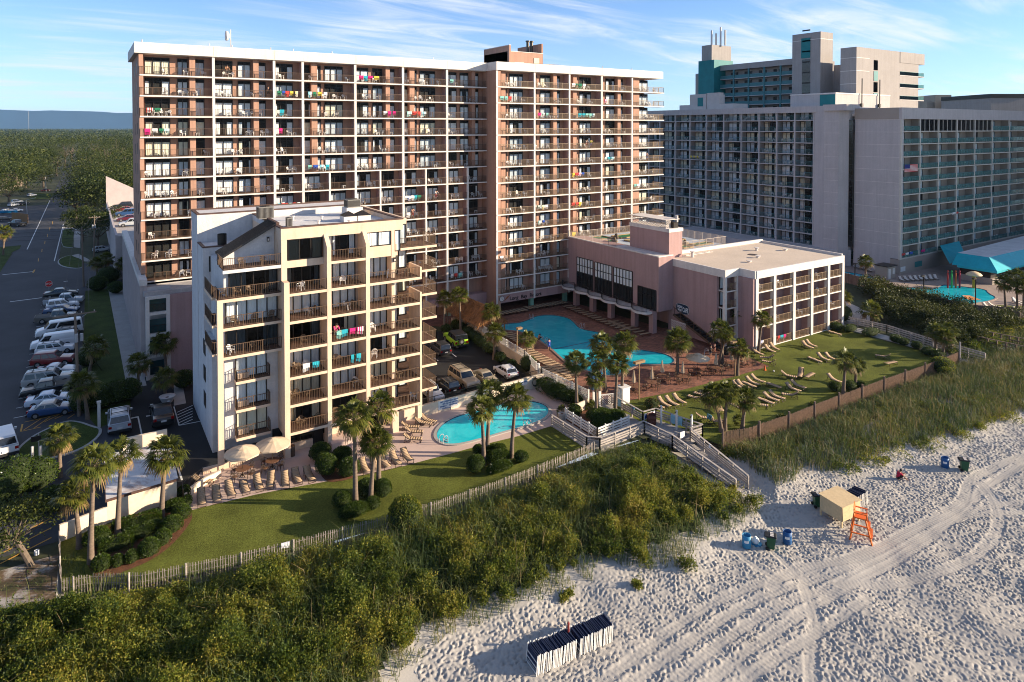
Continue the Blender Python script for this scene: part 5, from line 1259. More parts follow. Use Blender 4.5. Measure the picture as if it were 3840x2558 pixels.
V = np.stack([GX.ravel(), GY.ravel(), GZ.ravel()], 1); o1 = link('leaf_litter', np_mesh('leaf_litter', V, F, CORE, True)); tag(o1, 'dark leaf litter under the dune scrub', 'ground cover', kind='stuff')
parts = []
X, Y = scatter(DUNE1, 44); ds = dist_line([tuple(p) for p in edge1], X, Y, closed=False); pn = vnoise(X, Y, 1.1, 31) * .6 + vnoise(X, Y, 3.3, 32) * .4
k = (pn > .47 - .27 * np.exp(-(ds - 4) ** 2 / 22)) & (NR.uniform(0, 1, len(X)) < np.clip(1.3 - ds / 15, .22, 1)) & (ds > .5 + 1.2 * pn); X, Y, ds = X[k], Y[k], ds[k]; Z = dune_h(X, Y); k = seen(X, Y, Z); X, Y, Z, ds = X[k], Y[k], Z[k], ds[k]
parts.append(blades(X, Y, Z, np.clip(.5 + ds * .16, .5, 2.0), .019))
V, F = join(parts); o = link('dune_grass', np_mesh('dune_grass', V, F, LF_GRASS)); tag(o, 'long arching grass along the sandy edge of the near dune', 'grass', kind='stuff')
E2L = [tuple(p) for p in edge2]
X, Y = scatter(DUNE2, 62); ds = dist_line(E2L, X, Y, closed=False); pn = vnoise(X, Y, 1.4, 41) * .6 + vnoise(X, Y, 4.3, 42) * .4
k = (pn > .30) & (ds > .3 + 1.0 * pn) & (NR.uniform(0, 1, len(X)) < .9); X, Y, ds = X[k], Y[k], ds[k]; Z = dune_h(X, Y); k = seen(X, Y, Z); X, Y, Z = X[k], Y[k], Z[k]
V, F = blades(X, Y, Z, 1.2, .021, .42); o = link('dune_grass', np_mesh('dune_grass', V, F, LF_GRASS)); tag(o, 'tall sea oats and green grass on the dune right of the boardwalk', 'grass', kind='stuff')
X, Y = scatter(DUNE2, .65); pn = vnoise(X, Y, 3.4, 43); k = pn > .42; X, Y = X[k], Y[k]; Z = dune_h(X, Y); rr = NR.uniform(.4, .95, len(X))
V, F = clump_leaves(np.stack([X, Y, Z + .1], 1), np.stack([rr, rr, rr * .75], 1), np.full(len(X), 190), .15, .09, -.1, .9)
o = link('dune_scrub', np_mesh('dune_scrub', V, F, LF_SCRUB)); tag(o, 'low bushes scattered through the grassy dune right of the boardwalk', 'scrub', kind='stuff')
X, Y = scatter(DUNE2, 4.5, .8); Z = dune_h(X, Y); V1_, F1_ = blades(X, Y, Z, 1.5, .012, .3); X, Y = scatter(DUNE1, .5, 2); Z = dune_h(X, Y); V2_, F2_ = blades(X, Y, Z, 2.0, .014, .35)
V, F = join([(V1_, F1_), (V2_, F2_)]); o = link('seed_stalks', np_mesh('seed_stalks', V, F, leafmat('straw', [(.28, .20, .09), (.48, .36, .19)], .3))); tag(o, 'dry straw coloured seed stalks rising out of the dune plants', 'grass', kind='stuff')
def bush(name, label, c, r, n=900, mat=None, ln=.10, cat='shrub', group=None, box=0.0):
 """r = half sizes; leaves over a dark core"""
 r = np.array(r, float); d = sphere_pts(n, -.35)
 if box: d = np.sign(d) * np.abs(d) ** box; d /= np.max(np.abs(d), axis=1, keepdims=True) ** .55
 P = d * r * NR.uniform(.9, 1.04, (n, 1)) + [0, 0, r[2] * .9]
 V, F = leaves(P, d / r, ln, ln * .62, .75)
 me = np_mesh('foliage', V, F, mat or LF_HEDGE)
 t = thing(name, label, cat, c, group); o = link('foliage', me, t, False)
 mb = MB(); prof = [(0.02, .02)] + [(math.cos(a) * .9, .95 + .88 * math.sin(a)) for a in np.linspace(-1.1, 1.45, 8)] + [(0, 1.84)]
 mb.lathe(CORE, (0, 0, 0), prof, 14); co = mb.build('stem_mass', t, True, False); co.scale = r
 return t
def bushes(items, group):
 for (p, r, lab, *x) in items: bush(x[0] if x else 'clipped_shrub', lab, p, r, int(520 * max(r[0], r[1]) * (r[2] + r[0]) / .6 / .6) + 200, group=group, box=x[1] if len(x) > 1 else 0)
P_ = lambda f, x, y, z=0: tuple(f(x, y, z))
bushes([
 (P_(r8, 825, 790), (.62, .62, .6), 'round clipped shrub at the near tip of the bed, beside the thin palm trunk'),
 (P_(r8, 962, 755), (.42, .42, .46), 'small round shrub, second from the tip of the bed by the shed'),
 (P_(r8, 1075, 725), (.46, .46, .5), 'small round shrub between the smallest ball and the largest ball of the bed'),
 (P_(r8, 1215, 670), (.72, .72, .68), 'largest round shrub of the bed below the shed'),
 (P_(r8, 1325, 580), (.62, .62, .62), 'round shrub on the mulch curve, upper neighbour of the largest ball'),
 (P_(r8, 1400, 475), (.80, .80, .66), 'wide round shrub at the foot of the palm before the shed wall'),
 (P_(r8, 1480, 370), (.72, .72, .6), 'round shrub at the upper end of the mulch curve near the loungers'),
 (P_(r8, 1420, 300), (.9, .6, .5), 'flat topped shrub under the right end of the shed wall'),
 (P_(r8, 1500, 190), (.5, .5, .55), 'loose shrub at the shed corner beside the low fence'),
 (P_(r8, 1520, 255), (.45, .45, .45), 'little shrub between shed corner and first lounger'),
 (P_(r8, 790, 590), (.9, .75, .75), 'dark hedge mound behind the round ball at the tip of the bed'),
 (P_(r8, 945, 620), (1.15, .55, .5), 'long low hedge piece behind the two small balls', 'hedge', .6),
 (P_(r8, 1160, 520), (1.3, .5, .5), 'long low hedge piece in the middle of the bed', 'hedge', .6),
 (P_(r8, 1120, 440), (1.7, .6, .5), 'rusty tinted hedge strip along the shed wall', 'hedge', .6),
], 'clipped shrubs in the bed by the shed')
bushes([
 (P_(r2, 1235, 1130), (.95, 1.2, .95), 'big glossy shrub in the terrace bed, front left of the clump of four'),
 (P_(r2, 1180, 1010), (1.0, .9, .9), 'glossy shrub at the back left of the terrace clump'),
 (P_(r2, 1370, 1020), (.95, .75, .75), 'glossy shrub at the back right of the terrace clump under the steps'),
 (P_(r2, 1430, 1145), (1.0, .9, .85), 'glossy round shrub right of the terrace clump, touching the palm trunk'),
 (P_(r2, 1370, 1420), (.75, .75, .7), 'dark round shrub left of the two tall palms by the picket fence'),
 (P_(r2, 1480, 1500), (1.3, .7, .55), 'wide low shrub in front of the two tall palms by the picket fence'),
 (P_(r2, 1590, 1330), (.9, .9, .8), 'shrub between the two tall palm trunks'),
 (P_(r2, 1730, 1330), (.75, .75, .8), 'shrub right of the two tall palms'),
 (P_(r2, 1640, 1440), (.6, .6, .55), 'yellowish shrub under the right one of the two tall palms'),
 (P_(q5, 585, 1030), (.85, .75, .85), 'round shrub left of the palms on the pool lawn, nearest the fence'),
 (P_(q5, 800, 930), (1.25, .7, .62), 'broad shrub between the palm trunks on the pool lawn'),
 (P_(q5, 820, 1020), (1.3, .6, .5), 'low hedge along the picket fence below the pool palms'),
 (P_(q5, 770, 850), (1.2, .55, .5), 'rear hedge behind the pool palms'),
 (P_(q5, 1030, 925), (.7, .6, .55), 'round shrub right of the single pool palm'),
 (P_(q5, 610, 850), (.5, .5, .5), 'small rear shrub left of the pool palms'),
], 'shrubs on the lawn and terrace')
bushes([
 (P_(r3, 1490, 1270), (1.0, 2.0, .8), 'trimmed hedge against the lattice wall, end by the hose corner', 'hedge', .6),
 (P_(r3, 1640, 1330), (.95, 1.8, .75), 'trimmed hedge against the lattice wall, middle piece', 'hedge', .6),
 (P_(r3, 1770, 1370), (.9, 1.4, .7), 'trimmed hedge against the lattice wall, end by the planter palm', 'hedge', .6),
 (P_(q5, 1550, 480), (.8, .8, .7), 'dark shrub at the left end of the planter box'),
 (P_(q5, 1800, 500, .5), (1.5, 1.3, .5), 'ground cover mound in the planter box'),
 (P_(q5, 1850, 570, .3), (1.7, 1.0, .4), 'leafy ground cover at the front of the planter box'),
 (P_(q5, 1950, 500, .4), (1.1, 1.1, .45), 'leafy ground cover at the right of the planter box'),
], 'hedges by the boardwalk')
for i, (x, y) in enumerate(((520, 570), (580, 620), (640, 670), (700, 720), (760, 760), (810, 810))):
 a = r3(x, y); bush('hedge', 'rough dark hedge piece beside the middle car park, %s from the thatched roof' % ordinal(i), a, (1.0, 1.2, .75), 700, group='hedge along the car park', cat='hedge')
for i, (x, y, r, lab) in enumerate(((930, 915, .8, 'bush behind the lattice wall between car park and hedge, left of the round one'), (1060, 970, .6, 'low bush at the end of the white hatchback'), (1240, 1010, 1.15, 'big dark bush between white hatchback and lattice wall'), (440, 550, .9, 'bush behind the lime jeep'), (330, 590, .8, 'bush left of the thatched roof hut'))):
 bush('shrub', lab, P_(r3, x, y), (r, r, r * .95), 900, group='bushes round the car park')
for i, (x, y, rx_, ry_, rz, lab) in enumerate(((260, 835, 1.0, 1.0, .6, 'low bush at the corner of the cafe wing lawn'), (300, 850, 1.1, .8, .55, 'low bush beside the corner bush of the lawn'), (360, 760, 1.5, 1.5, 1.5, 'big round bush behind the lawn corner'), (430, 870, 1.5, .8, .6, 'hedge piece left of the lawn gate'), (660, 910, 2.0, 1.0, .6, 'hedge piece right of the lawn gate'), (940, 985, .9, .9, .6, 'round bush on the lawn edge, first after the gate'), (1025, 1015, .8, .8, .55, 'round bush on the lawn edge, second after the gate'), (1170, 1055, .8, .8, .55, 'round bush on the lawn edge, third after the gate'), (1300, 1120, 1.3, 1.0, .55, 'low bushes at the far lawn corner'), (1400, 1150, 1.2, 1.0, .55, 'low bush by the corner palms'), (260, 1520, .7, .7, .6, 'dark bush at the foot of the lawn palm, left'), (430, 1510, .9, .7, .6, 'dark bush at the foot of the lawn palm, right'), (540, 1490, .6, .6, .5, 'dark bush under the thin lawn palm'))):
 bush('shrub', lab, P_(q7, x, y), (rx_, ry_, rz), 700, group='bushes round the big lawn')
for i, (x, y, r, lab) in enumerate(((1450, 1320, 1.5, 'yellow green bush outside the wicker fence'), (1500, 1380, 1.0, 'small bush below the yellow green one'))): bush('shrub', lab, P_(q7, x, y, -.3), (r, r, r * .7), 1200, LF_SCRUB, .15)
a = r2(1960, 1440, 0); bush('wax_myrtle', 'tall yellow green bush leaning over the picket fence', (*at(1520, 1990)[:2], -.4), (1.3, 1.3, 1.6), 2600, LF_SCRUB, .15)
bush('flowering_shrub', 'red flowering shrub beside the boardwalk landing', P_(q6, 340, 905), (.9, .7, .6), 700, leafmat('red_flower', [(.04, .06, .01), (.06, .07, .012), (.30, .03, .02)], .2, 3), .12)
bush('flowering_shrub', 'red flowering shrub beside a patio table at the cafe wing', P_(q6, 1155, 450), (.55, .5, .5), 300, leafmat('red_flower', []), .12)
for i, (f, x, y, r, lab) in enumerate(((r7, 1420, 370, 1.6, 'dark hedge mass beside the parked silver wagon'), (r7, 1560, 330, 1.5, 'dark hedge mass behind the parked silver wagon'), (r7, 1280, 420, 1.3, 'dark hedge left of the silver wagon'), (r7, 1010, 470, 1.3, 'dark hedge beside the blue convertible'), (r7, 1130, 430, 1.2, 'hedge by the white garden post'), (r7, 2250, 180, 1.3, 'round bush by the entry path'), (r6, 1080, 1220, 1.4, 'dark bush at the foot of the street palm'), (r6, 1200, 300, 1.8, 'dark bush at the street corner'), (r6, 1330, 220, 2.2, 'large dark bush at the street corner under palms'), (r6, 1420, 330, 1.4, 'dark bush in front of the ribbed wall'), (r8, 120, 170, 2.0, 'dark bush behind the pine at the lot edge'), (r8, 290, 130, 1.7, 'dark bush left of the front palms'), (r8, 20, 240, 1.8, 'dark bush at the left edge of the picture'), (r8, 420, 300, 1.2, 'dark bush behind the low white wall'))):
 bush('shrub', lab, P_(f, x, y), (r, r, r * .85), 1300, LF_HEDGE, .17)
TH = xy(q7, [(470, 470), (600, 380), (740, 400), (900, 470), (1150, 520), (1500, 600), (1700, 640), (1760, 730), (1850, 740), (2354, 760), (2354, 850), (1900, 880), (1880, 1000), (1950, 1060), (1600, 1030), (1300, 960), (1250, 880), (900, 790), (820, 700), (700, 560)])
X, Y = scatter(TH, .5); rr = NR.uniform(.9, 1.9, len(X)); hz = rr * .8 + .9 * vnoise(X, Y, 6, 3)
V, F = clump_leaves(np.stack([X, Y, hz * .5], 1), np.stack([rr, rr, hz], 1), np.full(len(X), 330), .26, .16, -.2)
o = link('thicket', np_mesh('thicket', V, F, leafmat('thicket_leaf', [(.018, .028, .007), (.045, .055, .012), (.095, .098, .018), (.14, .12, .03)], .3, .15))); tag(o, 'dense dark thicket between the dune boardwalk and the hotel pool fence', 'thicket', kind='stuff')
X, Y = scatter(xy(q7, [(1900, 880), (2500, 840), (2500, 1000), (2354, 1060), (1950, 950)]) , 14); V, F = blades(X, Y, np.zeros(len(X)), 1.0, .03); o = link('dune_grass', np_mesh('dune_grass', V, F, LF_GRASS)); tag(o, 'grass behind the second boardwalk at the right edge', 'grass', kind='stuff')
X, Y = scatter([(99.5, 41.5), (150, 41), (150, 46), (122, 46), (108, 48), (100, 44.5)], 22); V, F = blades(X, Y, np.full(len(X), -.1), 1.0, .025); o = link('dune_grass', np_mesh('dune_grass', V, F, LF_GRASS)); tag(o, 'grass strip along the second boardwalk', 'grass', kind='stuff')
X, Y = scatter([(99.5, 42.5), (150, 42), (150, 45), (122, 45), (108, 47), (100, 44.5)], .6); rr = NR.uniform(.5, 1.1, len(X)); V, F = clump_leaves(np.stack([X, Y, rr * .2], 1), np.stack([rr, rr, rr * .8], 1), np.full(len(X), 200), .2, .12); o = link('dune_scrub', np_mesh('dune_scrub', V, F, LF_SCRUB)); tag(o, 'low bushes beside the second boardwalk', 'scrub', kind='stuff')
X, Y = scatter([(-30, 57), (-14, 54), (-2.4, 52.8), (-2.4, 60), (-30, 60)], 8); k = vnoise(X, Y, 1.5, 8) > .5; X, Y = X[k], Y[k]; V, F = blades(X, Y, dune_h(X, Y) , .25, .02); o = link('rough_grass', np_mesh('rough_grass', V, F, LF_GRASS)); tag(o, 'sparse rough grass on the bare corner outside the fence', 'grass', kind='stuff')
X, Y = scatter([(-1.6, 54.3), (3, 52.2), (2.5, 53.3), (0, 55), (-.8, 58), (-1.7, 58)], 30); V, F = blades(X, Y, np.zeros(len(X)), .35, .02); o = link('rough_grass', np_mesh('rough_grass', V, F, LF_GRASS)); tag(o, 'uncut grass inside the fence corner', 'grass', kind='stuff')
sheet('mulch_bed', MULCH, smooth(xy(r8, [(770, 860), (700, 700), (760, 480), (1000, 380), (1300, 200), (1530, 200), (1580, 330), (1540, 420), (1440, 540), (1330, 640), (1200, 720), (1000, 800), (860, 850)]), 1), .03)
sheet('mulch_bed', MULCH, smooth(xy(r2, [(1130, 1000), (1200, 1190), (1330, 1200), (1520, 1150), (1520, 1050), (1400, 980), (1200, 950)]), 2), .04)
def palm_crown(seed, nf=44, droop=1.0):
 rg = np.random.default_rng(seed); VV, FF, GV, GF = [], [], [], []; k = 0; kd = 0
 for i in range(nf):
  az = i * 2.39996 + rg.normal(0, .2); t = (i + .5) / nf; el = rad(78) - rad(118) * t ** .9 + rg.normal(0, .12)
  d = np.array([math.cos(az) * math.cos(el), math.sin(az) * math.cos(el), math.sin(el)])
  pl = rg.uniform(.55, .8) * (1.0 if t < .8 else .8); b = d * pl; b[2] -= .10 * pl * droop
  side = np.cross(d, [0, 0, 1]); side /= np.linalg.norm(side) + 1e-9; upv = np.cross(side, d)
  dry = t > .84
  L, Fc = (GV, GF) if dry else (VV, FF)
  base = sum(len(x) for x in L) // 1
  w = .014; pts = [-side * w, side * w, b + side * w, b - side * w]; L.append(np.array(pts)); Fc.append([base, base + 1, base + 2, base + 3]); base += 4
  ns = 15
  for s in range(ns):
   a = (s / (ns - 1) - .5) * rad(200) ; fl = rg.uniform(.50, .66) * (1 - .25 * abs(a) / rad(100)) * (.85 if dry else 1)
   dd = d * math.cos(a) + side * math.sin(a) + upv * (-.16 * math.cos(a) + .10); dd /= np.linalg.norm(dd)
   m = b + dd * fl * .6; tp = b + dd * fl; tp[2] -= (.10 + .18 * rg.random()) * droop * (1.6 if dry else 1); sv = np.cross(dd, upv); sv /= np.linalg.norm(sv) + 1e-9
   ww = .040
   L.append(np.array([b - sv * .008, b + sv * .008, m + sv * ww, m - sv * ww, tp + sv * .008, tp - sv * .008])); Fc.append([base, base + 1, base + 2, base + 3]); Fc.append([base + 3, base + 2, base + 4, base + 5]); base += 6
 g = np_mesh('crown', np.concatenate(VV), np.array(FF), LF_PALM); h = np_mesh('dead_frond', np.concatenate(GV), np.array(GF), LF_DRY)
 return g, h
CROWNS = [palm_crown(s, n, dr) for s, n, dr in ((1, 46, 1.0), (2, 40, 1.2), (3, 50, .9), (4, 34, 1.1))]
npalm = [0]
def palm(bpx, cpx, label, size=1.0, z0=0.0, group='palms of the resort', var=None):
 """trunk foot and crown heart as seen in the photo"""
 b = at(bpx[0], bpx[1], z0); c = atD(cpx[0], cpx[1], b); i = npalm[0]; npalm[0] += 1
 rg = random.Random(i * 7 + 1); t = thing('palm_tree', label, 'palm tree', b, group)
 top = Vector((c[0] - b[0], c[1] - b[1], c[2] - b[2])) - Vector((0, 0, .1)); H = top.length
 mb = MB(); n = 7; pts = []
 for k in range(n + 1):
  u = k / n; p = Vector((top.x * u ** 1.4, top.y * u ** 1.4, top.z * u)); r = (.19 - .06 * u + .07 * (1 - u) ** 4) * (.85 + .15 * size); pts.append((p, r))
 for (p, r), (q, s) in zip(pts[:-1], pts[1:]): mb.cyl(BARK, p, q, r, s, 10, False)
 mb.build('trunk', t, True, False)
 mb = MB(); BOOT = M('palm_boots', (.20, .15, .10), .95, .35, 4)
 for k in range(30):
  a = k * 2.4; u = k / 30; zz = H * 0 + (top.z - 1.15 * size + 1.1 * size * u); p = Vector((top.x * (zz / top.z) ** 1.4, top.y * (zz / top.z) ** 1.4, zz)); d = Vector((math.cos(a), math.sin(a), .9))
  mb.bar(BOOT, p + d * .08, p + d * (.24 + .12 * rg.random()) * size, .10, .035)
 mb.build('boots', t, False, False)
 g, h = CROWNS[(i if var is None else var) % 4]
 cs = 1.3 * size * rg.uniform(.93, 1.07)
 for nm, me in (('crown', g), ('dead_frond', h)):
  o = link(nm, me, t, False, top); o.scale = (cs,) * 3; o.rotation_euler = (rg.gauss(0, .13), rg.gauss(0, .13), rg.uniform(0, 6.28))
 return t
PL = [
 ((225, 1790), (222, 1640), 'short stout palm on the kerbed islet in the left lot', 1.05),
 ((340, 2112), (352, 1735), 'tall palm at the near tip of the shrub bed, pale bare trunk', 1.1),
 ((298, 2055), (278, 1850), 'palm with shaggy low crown before the low white wall', 1.0),
 ((441, 2020), (457, 1700), 'palm in front of the middle of the shed wall', 1.0),
 ((606, 1945), (621, 1700), 'palm with full round crown before the right end of the shed', 1.15),
 ((1333, 1893), (1329, 1560), 'tallest palm on the condo lawn, left trunk of the tall group', 1.15),
 ((1390, 1884), (1408, 1650), 'lower palm with leaning trunk right of the tallest condo palm', .95),
 ((1420, 1840), (1424, 1525), 'palm crown behind the tallest condo palm', 1.05),
 ((1815, 1745), (1806, 1530), 'front one of the palm pair beside the small pool', 1.0),
 ((1827, 1700), (1838, 1470), 'rear one of the palm pair beside the small pool', 1.05),
 ((1918, 1715), (1935, 1490), 'single palm with boots right of the small pool pair', 1.05),
 ((1665, 1250), (1667, 1120), 'palm by the tower foot left of the thatched hut', 1.0),
 ((1728, 1255), (1722, 1105), 'palm with tall trunk before the thatched roof', 1.05),
 ((1842, 1270), (1843, 1165), 'upper palm of the two right of the thatched roof', 1.1),
 ((1852, 1349), (1858, 1245), 'lower palm of the two right of the thatched roof', 1.0),
 ((1975, 1352), (1977, 1270), 'small palm beside the lamp post on the big pool terrace', .95),
 ((2163, 1545), (2158, 1355), 'palm at the left end of the planter by the lattice wall', 1.0),
 ((2237, 1580), (2233, 1420), 'slim palm in the middle of the planter', .8),
 ((2306, 1566), (2316, 1360), 'palm at the right of the planter with tall bare trunk', 1.05),
 ((2252, 1520), (2242, 1350), 'palm behind the planter with leaning thin trunk', 1.0),
 ((2331, 1506), (2341, 1285), 'palm behind the right planter palm, nearer the patio tables', 1.1),
 ((2270, 1470), (2258, 1285), 'rear left palm of the cluster above the planter', 1.1),
 ((2540, 1400), (2542, 1275), 'big round palm alone between the pool tip and the cafe stair', 1.3),
 ((2710, 1368), (2703, 1238), 'palm before the menu board, right trunk', 1.15),
 ((2697, 1370), (2722, 1255), 'palm before the menu board, left trunk', .9),
 ((2767, 1290), (2772, 1172), 'palm against the narrow balcony stack of the cafe wing', 1.0),
 ((2765, 1408), (2772, 1305), 'low palm beside the lamp post at the patio corner', 1.0),
 ((2844, 1325), (2858, 1195), 'palm before the first white column of the cafe wing', 1.0),
 ((2705, 1620), (2676, 1480), 'leaning palm on the lawn, left of the three by the landing', 1.0),
 ((2718, 1614), (2727, 1468), 'middle palm of the three by the landing', 1.0),
 ((2784, 1610), (2797, 1492), 'right palm of the three by the landing', .95),
 ((3162, 1482), (3172, 1352), 'thick palm with long boots on the lawn near the wicker fence', 1.0),
 ((3207, 1458), (3212, 1368), 'thin young palm right of the thick lawn palm', .75),
 ((3137, 1180), (3137, 1095), 'palm pair behind the cafe wing corner, left trunk', 1.1),
 ((3146, 1180), (3162, 1112), 'palm pair behind the cafe wing corner, right trunk', 1.1),
 ((3275, 1215), (3266, 1165), 'short bushy palm on the service lane', 1.35),
 ((3246, 1066), (3246, 980), 'palm on the island in the hotel river pool', 1.1),
 ((3509, 1330), (3507, 1240), 'palm at the far lawn corner, left of three', 1.0),
 ((3534, 1343), (3546, 1262), 'palm at the far lawn corner, middle of three', 1.0),
 ((3552, 1322), (3558, 1240), 'palm at the far lawn corner, right of three', .95),
 ((3771, 1168), (3764, 1060), 'palm by the hotel pool fence, left of the right edge group', 1.2),
 ((3815, 1174), (3812, 1040), 'tallest palm of the right edge group by the hotel lawn', 1.3),
 ((3838, 1180), (3838, 1075), 'palm cut by the right edge of the picture', 1.1),
 ((335, 1406), (357, 1300), 'dark palm behind the utility pole in the car row', 1.2),
 ((517, 1462), (520, 1362), 'palm at the corner of the ribbed wall', 1.1),
 ((625, 1420), (614, 1282), 'palm before the white stair windows of the parking deck', 1.1),
 ((329, 1573), (308, 1440), 'palm beside the convertible at the end of the car row', 1.15),
 ((620, 1500), (618, 1415), 'potted palm beside the entry path', 1.0),
 ((399, 1043), (398, 972), 'palm at the street corner near the tall pole', 1.2),
 ((364, 1060), (362, 985), 'palm at the street corner left of its neighbour', 1.2),
 ((465, 1055), (465, 988), 'palm at the street corner before the ribbed wall', 1.2),
 ((12, 957), (18, 870), 'palm at the left edge beside the far street', 1.5),
]
for p in PL: palm(*p)
t = palm(*PL[0][:2], 'x') if False else None
for (bp, lab, sz) in (((q6(1100, 1050)), 'young trunkless palm between the lawn palms by the landing', .6), (q5(1720, 420), 'young palm in the planter beside the cream panel', .8), (q5(1430, 470), 'young palm in the urn beside the small pool', .6), (q6(1485, 1030), 'spiky yucca outside the wicker fence', .7), (q6(1760, 930), 'yucca clump beside the wicker fence', .6)):
 t = thing('young_palm', lab, 'palm tree', bp); o = link('crown', CROWNS[3][0], t, False, (0, 0, .35 if sz > .65 else .6)); o.scale = (sz,) * 3
def tree(loc, h, r, label, seed, mat=None, n=2600, name='tree', trunk_h=.35, lean=(0, 0), ln=.32, group=None):
 rg = np.random.default_rng(seed); t = thing(name, label, 'tree', loc, group)
 mb = MB(); th = h * trunk_h; tp = Vector((lean[0], lean[1], th)); mb.cyl(BARKT, (0, 0, -.2), tp, .05 * r + .1, .035 * r + .07, 8, False)
 nb = max(7, int(8 + r)); C = []; R_ = []
 for i in range(nb):
  a = i * 2.4 + rg.normal(0, .3); q = math.sqrt((i + .5) / nb); rr = r * q * .78; z = th + (h - th) * (.35 + .55 * (1 - q * q) + rg.normal(0, .09))
  c = np.array([lean[0] + math.cos(a) * rr, lean[1] + math.sin(a) * rr, z]); C.append(c); s = r * rg.uniform(.28, .46); R_.append((s, s, s * .72))
  mb.cyl(BARKT, tp, Vector(c) - Vector((0, 0, s * .3)), .02 * r + .03, .02, 5, False)
 mb.build('trunk', t, False, False)
 per = np.full(nb, n // nb); V, F = clump_leaves(C, R_, per, ln, ln * .6, -.55, .9, (.55, 1.08)); link('crown', np_mesh('crown', V, F, mat or LF_WOOD), t, False); return t
trees = [
 (vw(60, 432), 11, 7.5, 'round leafy tree at the far lot, left edge'), (vw(20, 470), 8, 6, 'low bright tree by the parked white cars'), (vw(100, 432), 9, 7, 'tree beside the tall street lamp in the far lot'),
 (vw(195, 470), 12, 8, 'spreading dark oak overhanging the street'), (vw(250, 470), 13, 9, 'large dark oak beside the upper deck'), (vw(215, 500), 9, 6, 'dark tree in front of the spreading oak'), (vw(255, 520), 9, 6, 'dark tree left of the upper deck wall'),
 (vw(200, 420), 17, 10, 'tall pine like tree above the oaks'), (vw(245, 410), 20, 10, 'tallest tree left of the tower'), (vw(285, 405), 18, 9, 'tall tree against the tower edge'),
 (vw(190, 555), 8, 5, 'dark tree behind the corner poles'), (vw(225, 575), 8, 5.5, 'dark tree over the side street'), (vw(262, 560), 8, 5, 'dark tree before the white parapet'), (vw(130, 405), 15, 9, 'tree on the left side of the far street'), (vw(105, 385), 17, 11, 'tree behind the far lot'), (vw(50, 392), 17, 12, 'broad tree behind the far lot at the left'), (vw(165, 372), 18, 11, 'tree closing the end of the street'), (vw(10, 400), 15, 11, 'tree at the left edge behind the roofs'),
]
trees += [(vw(175, 505), 10, 6.5, 'dark oak leaning over the street kerb'), (vw(280, 470), 13, 8, 'dark oak close to the upper deck ramp'), (vw(235, 450), 15, 9, 'tall oak behind the spreading oaks'), (vw(180, 440), 13, 8, 'oak beside the bend of the street'), (vw(30, 445), 12, 8, 'bright tree behind the parked white cars'), (vw(150, 385), 20, 10, 'tall tree right where the street ends'), (vw(270, 385), 23, 12, 'tallest pine crown left of the tower edge'), (vw(215, 375), 22, 11, 'pine crown behind the oaks')]
DKW = leafmat('oak_leaf', [(.012, .024, .006), (.028, .042, .009), (.06, .07, .013), (.11, .10, .025)], .3, .12)
for i, (p, h, r, lab) in enumerate(trees): tree(p, h * 1.12, r * 1.08, lab, 100 + i, mat=LF_WOOD if i % 3 else DKW, n=3000, group='trees left of the tower', ln=.4)
tree(r8(265, 735), 4.2, 3.0, 'small pine with leaning trunk at the lower left corner', 7, leafmat('pine_leaf', [(.03, .045, .008), (.075, .085, .014), (.12, .115, .02)], .25, .4), 2600, 'pine_tree', .45, (-1.0, .6), .2)
tree((*r8(60, 600)[:2], -.2), 3.2, 2.2, 'bushy pine crown at the left edge', 8, leafmat('pine_leaf', []), 1500, 'pine_tree', .25, (0, 0), .2)
fx, fy = [], []
n = 5200; D = 190 * (9000 / 190) ** NR.uniform(0, 1, n) ; A = NR.uniform(-.86, -.2, n)     # depth, lateral share
PX = FH[0] * D + RIGHT[0] * A * D; PY = FH[1] * D + RIGHT[1] * A * D
k = ~((PX > -18) & (PX < -3) & (PY < 1100)) & ~((PX > -75) & (PX < -10) & (PY > 195) & (PY < 345)) & ~((PX > -9) & (PX < 140) & (PY < 260)) & (D > 205); PX, PY, D = PX[k], PY[k], D[k]
hh = NR.uniform(8, 15, len(D)) + (vnoise(PX, PY, 60, 2) - .3) * 9; rr = hh * NR.uniform(.42, .62, len(D)) * np.clip(D / 900, 1, 5)
parts = []; per = np.clip(42000 / D, 26, 230).astype(int)
C = np.stack([PX, PY, hh * .58], 1); R_ = np.stack([rr, rr, hh * .46], 1)
for lo, hi, ls in ((0, 400, .75), (400, 900, 1.3), (900, 2200, 2.6), (2200, 99999, 6)):
 s = (D >= lo) & (D < hi)
 if s.sum(): parts.append(clump_leaves(C[s], R_[s], per[s], ls, ls * .7, -.3, .9, (.75, 1.1)))
V, F = join(parts); o = link('far_woods', np_mesh('far_woods', V, F, LF_WOOD)); tag(o, 'wooded plain stretching to the horizon left of the tower', 'woods', kind='stuff')
WOODG = M('grey_timber', (.36, .32, .29), .9, .25, 1.5, .006, 14, fine=.15, fs=9)
WOODP = M('picket_wood', (.30, .26, .23), .9, .35, 3)
WOODB = M('brown_board', (.16, .11, .085), .9, .3, 1.2)
LATW = M('white_lattice', (.66, .64, .60), .7, .06, 1)
CREAMW = M('cream_wall', (.68, .56, .42), .85, .06, .6, .004, 18, fine=.06, fs=4)
BRZ = M('bronze_frame', (.045, .030, .02), .45, .1, 3)
TANS = M('tan_sling', (.36, .25, .155), .8, .08, 3, .002, 60)
def zt(x, y): return float(dune_h(np.array([x]), np.array([y]))[0])
def run(P, st):
 """points every st metres along a polyline"""
 out = []; acc = 0
 for (ax, ay), (bx, by) in zip(P[:-1], P[1:]):
  ln = math.hypot(bx - ax, by - ay); t = acc
  while t < ln: out.append((ax + (bx - ax) * t / ln, ay + (by - ay) * t / ln, math.atan2(by - ay, bx - ax))); t += st
  acc = t - ln
 return out
rng = random.Random(3)
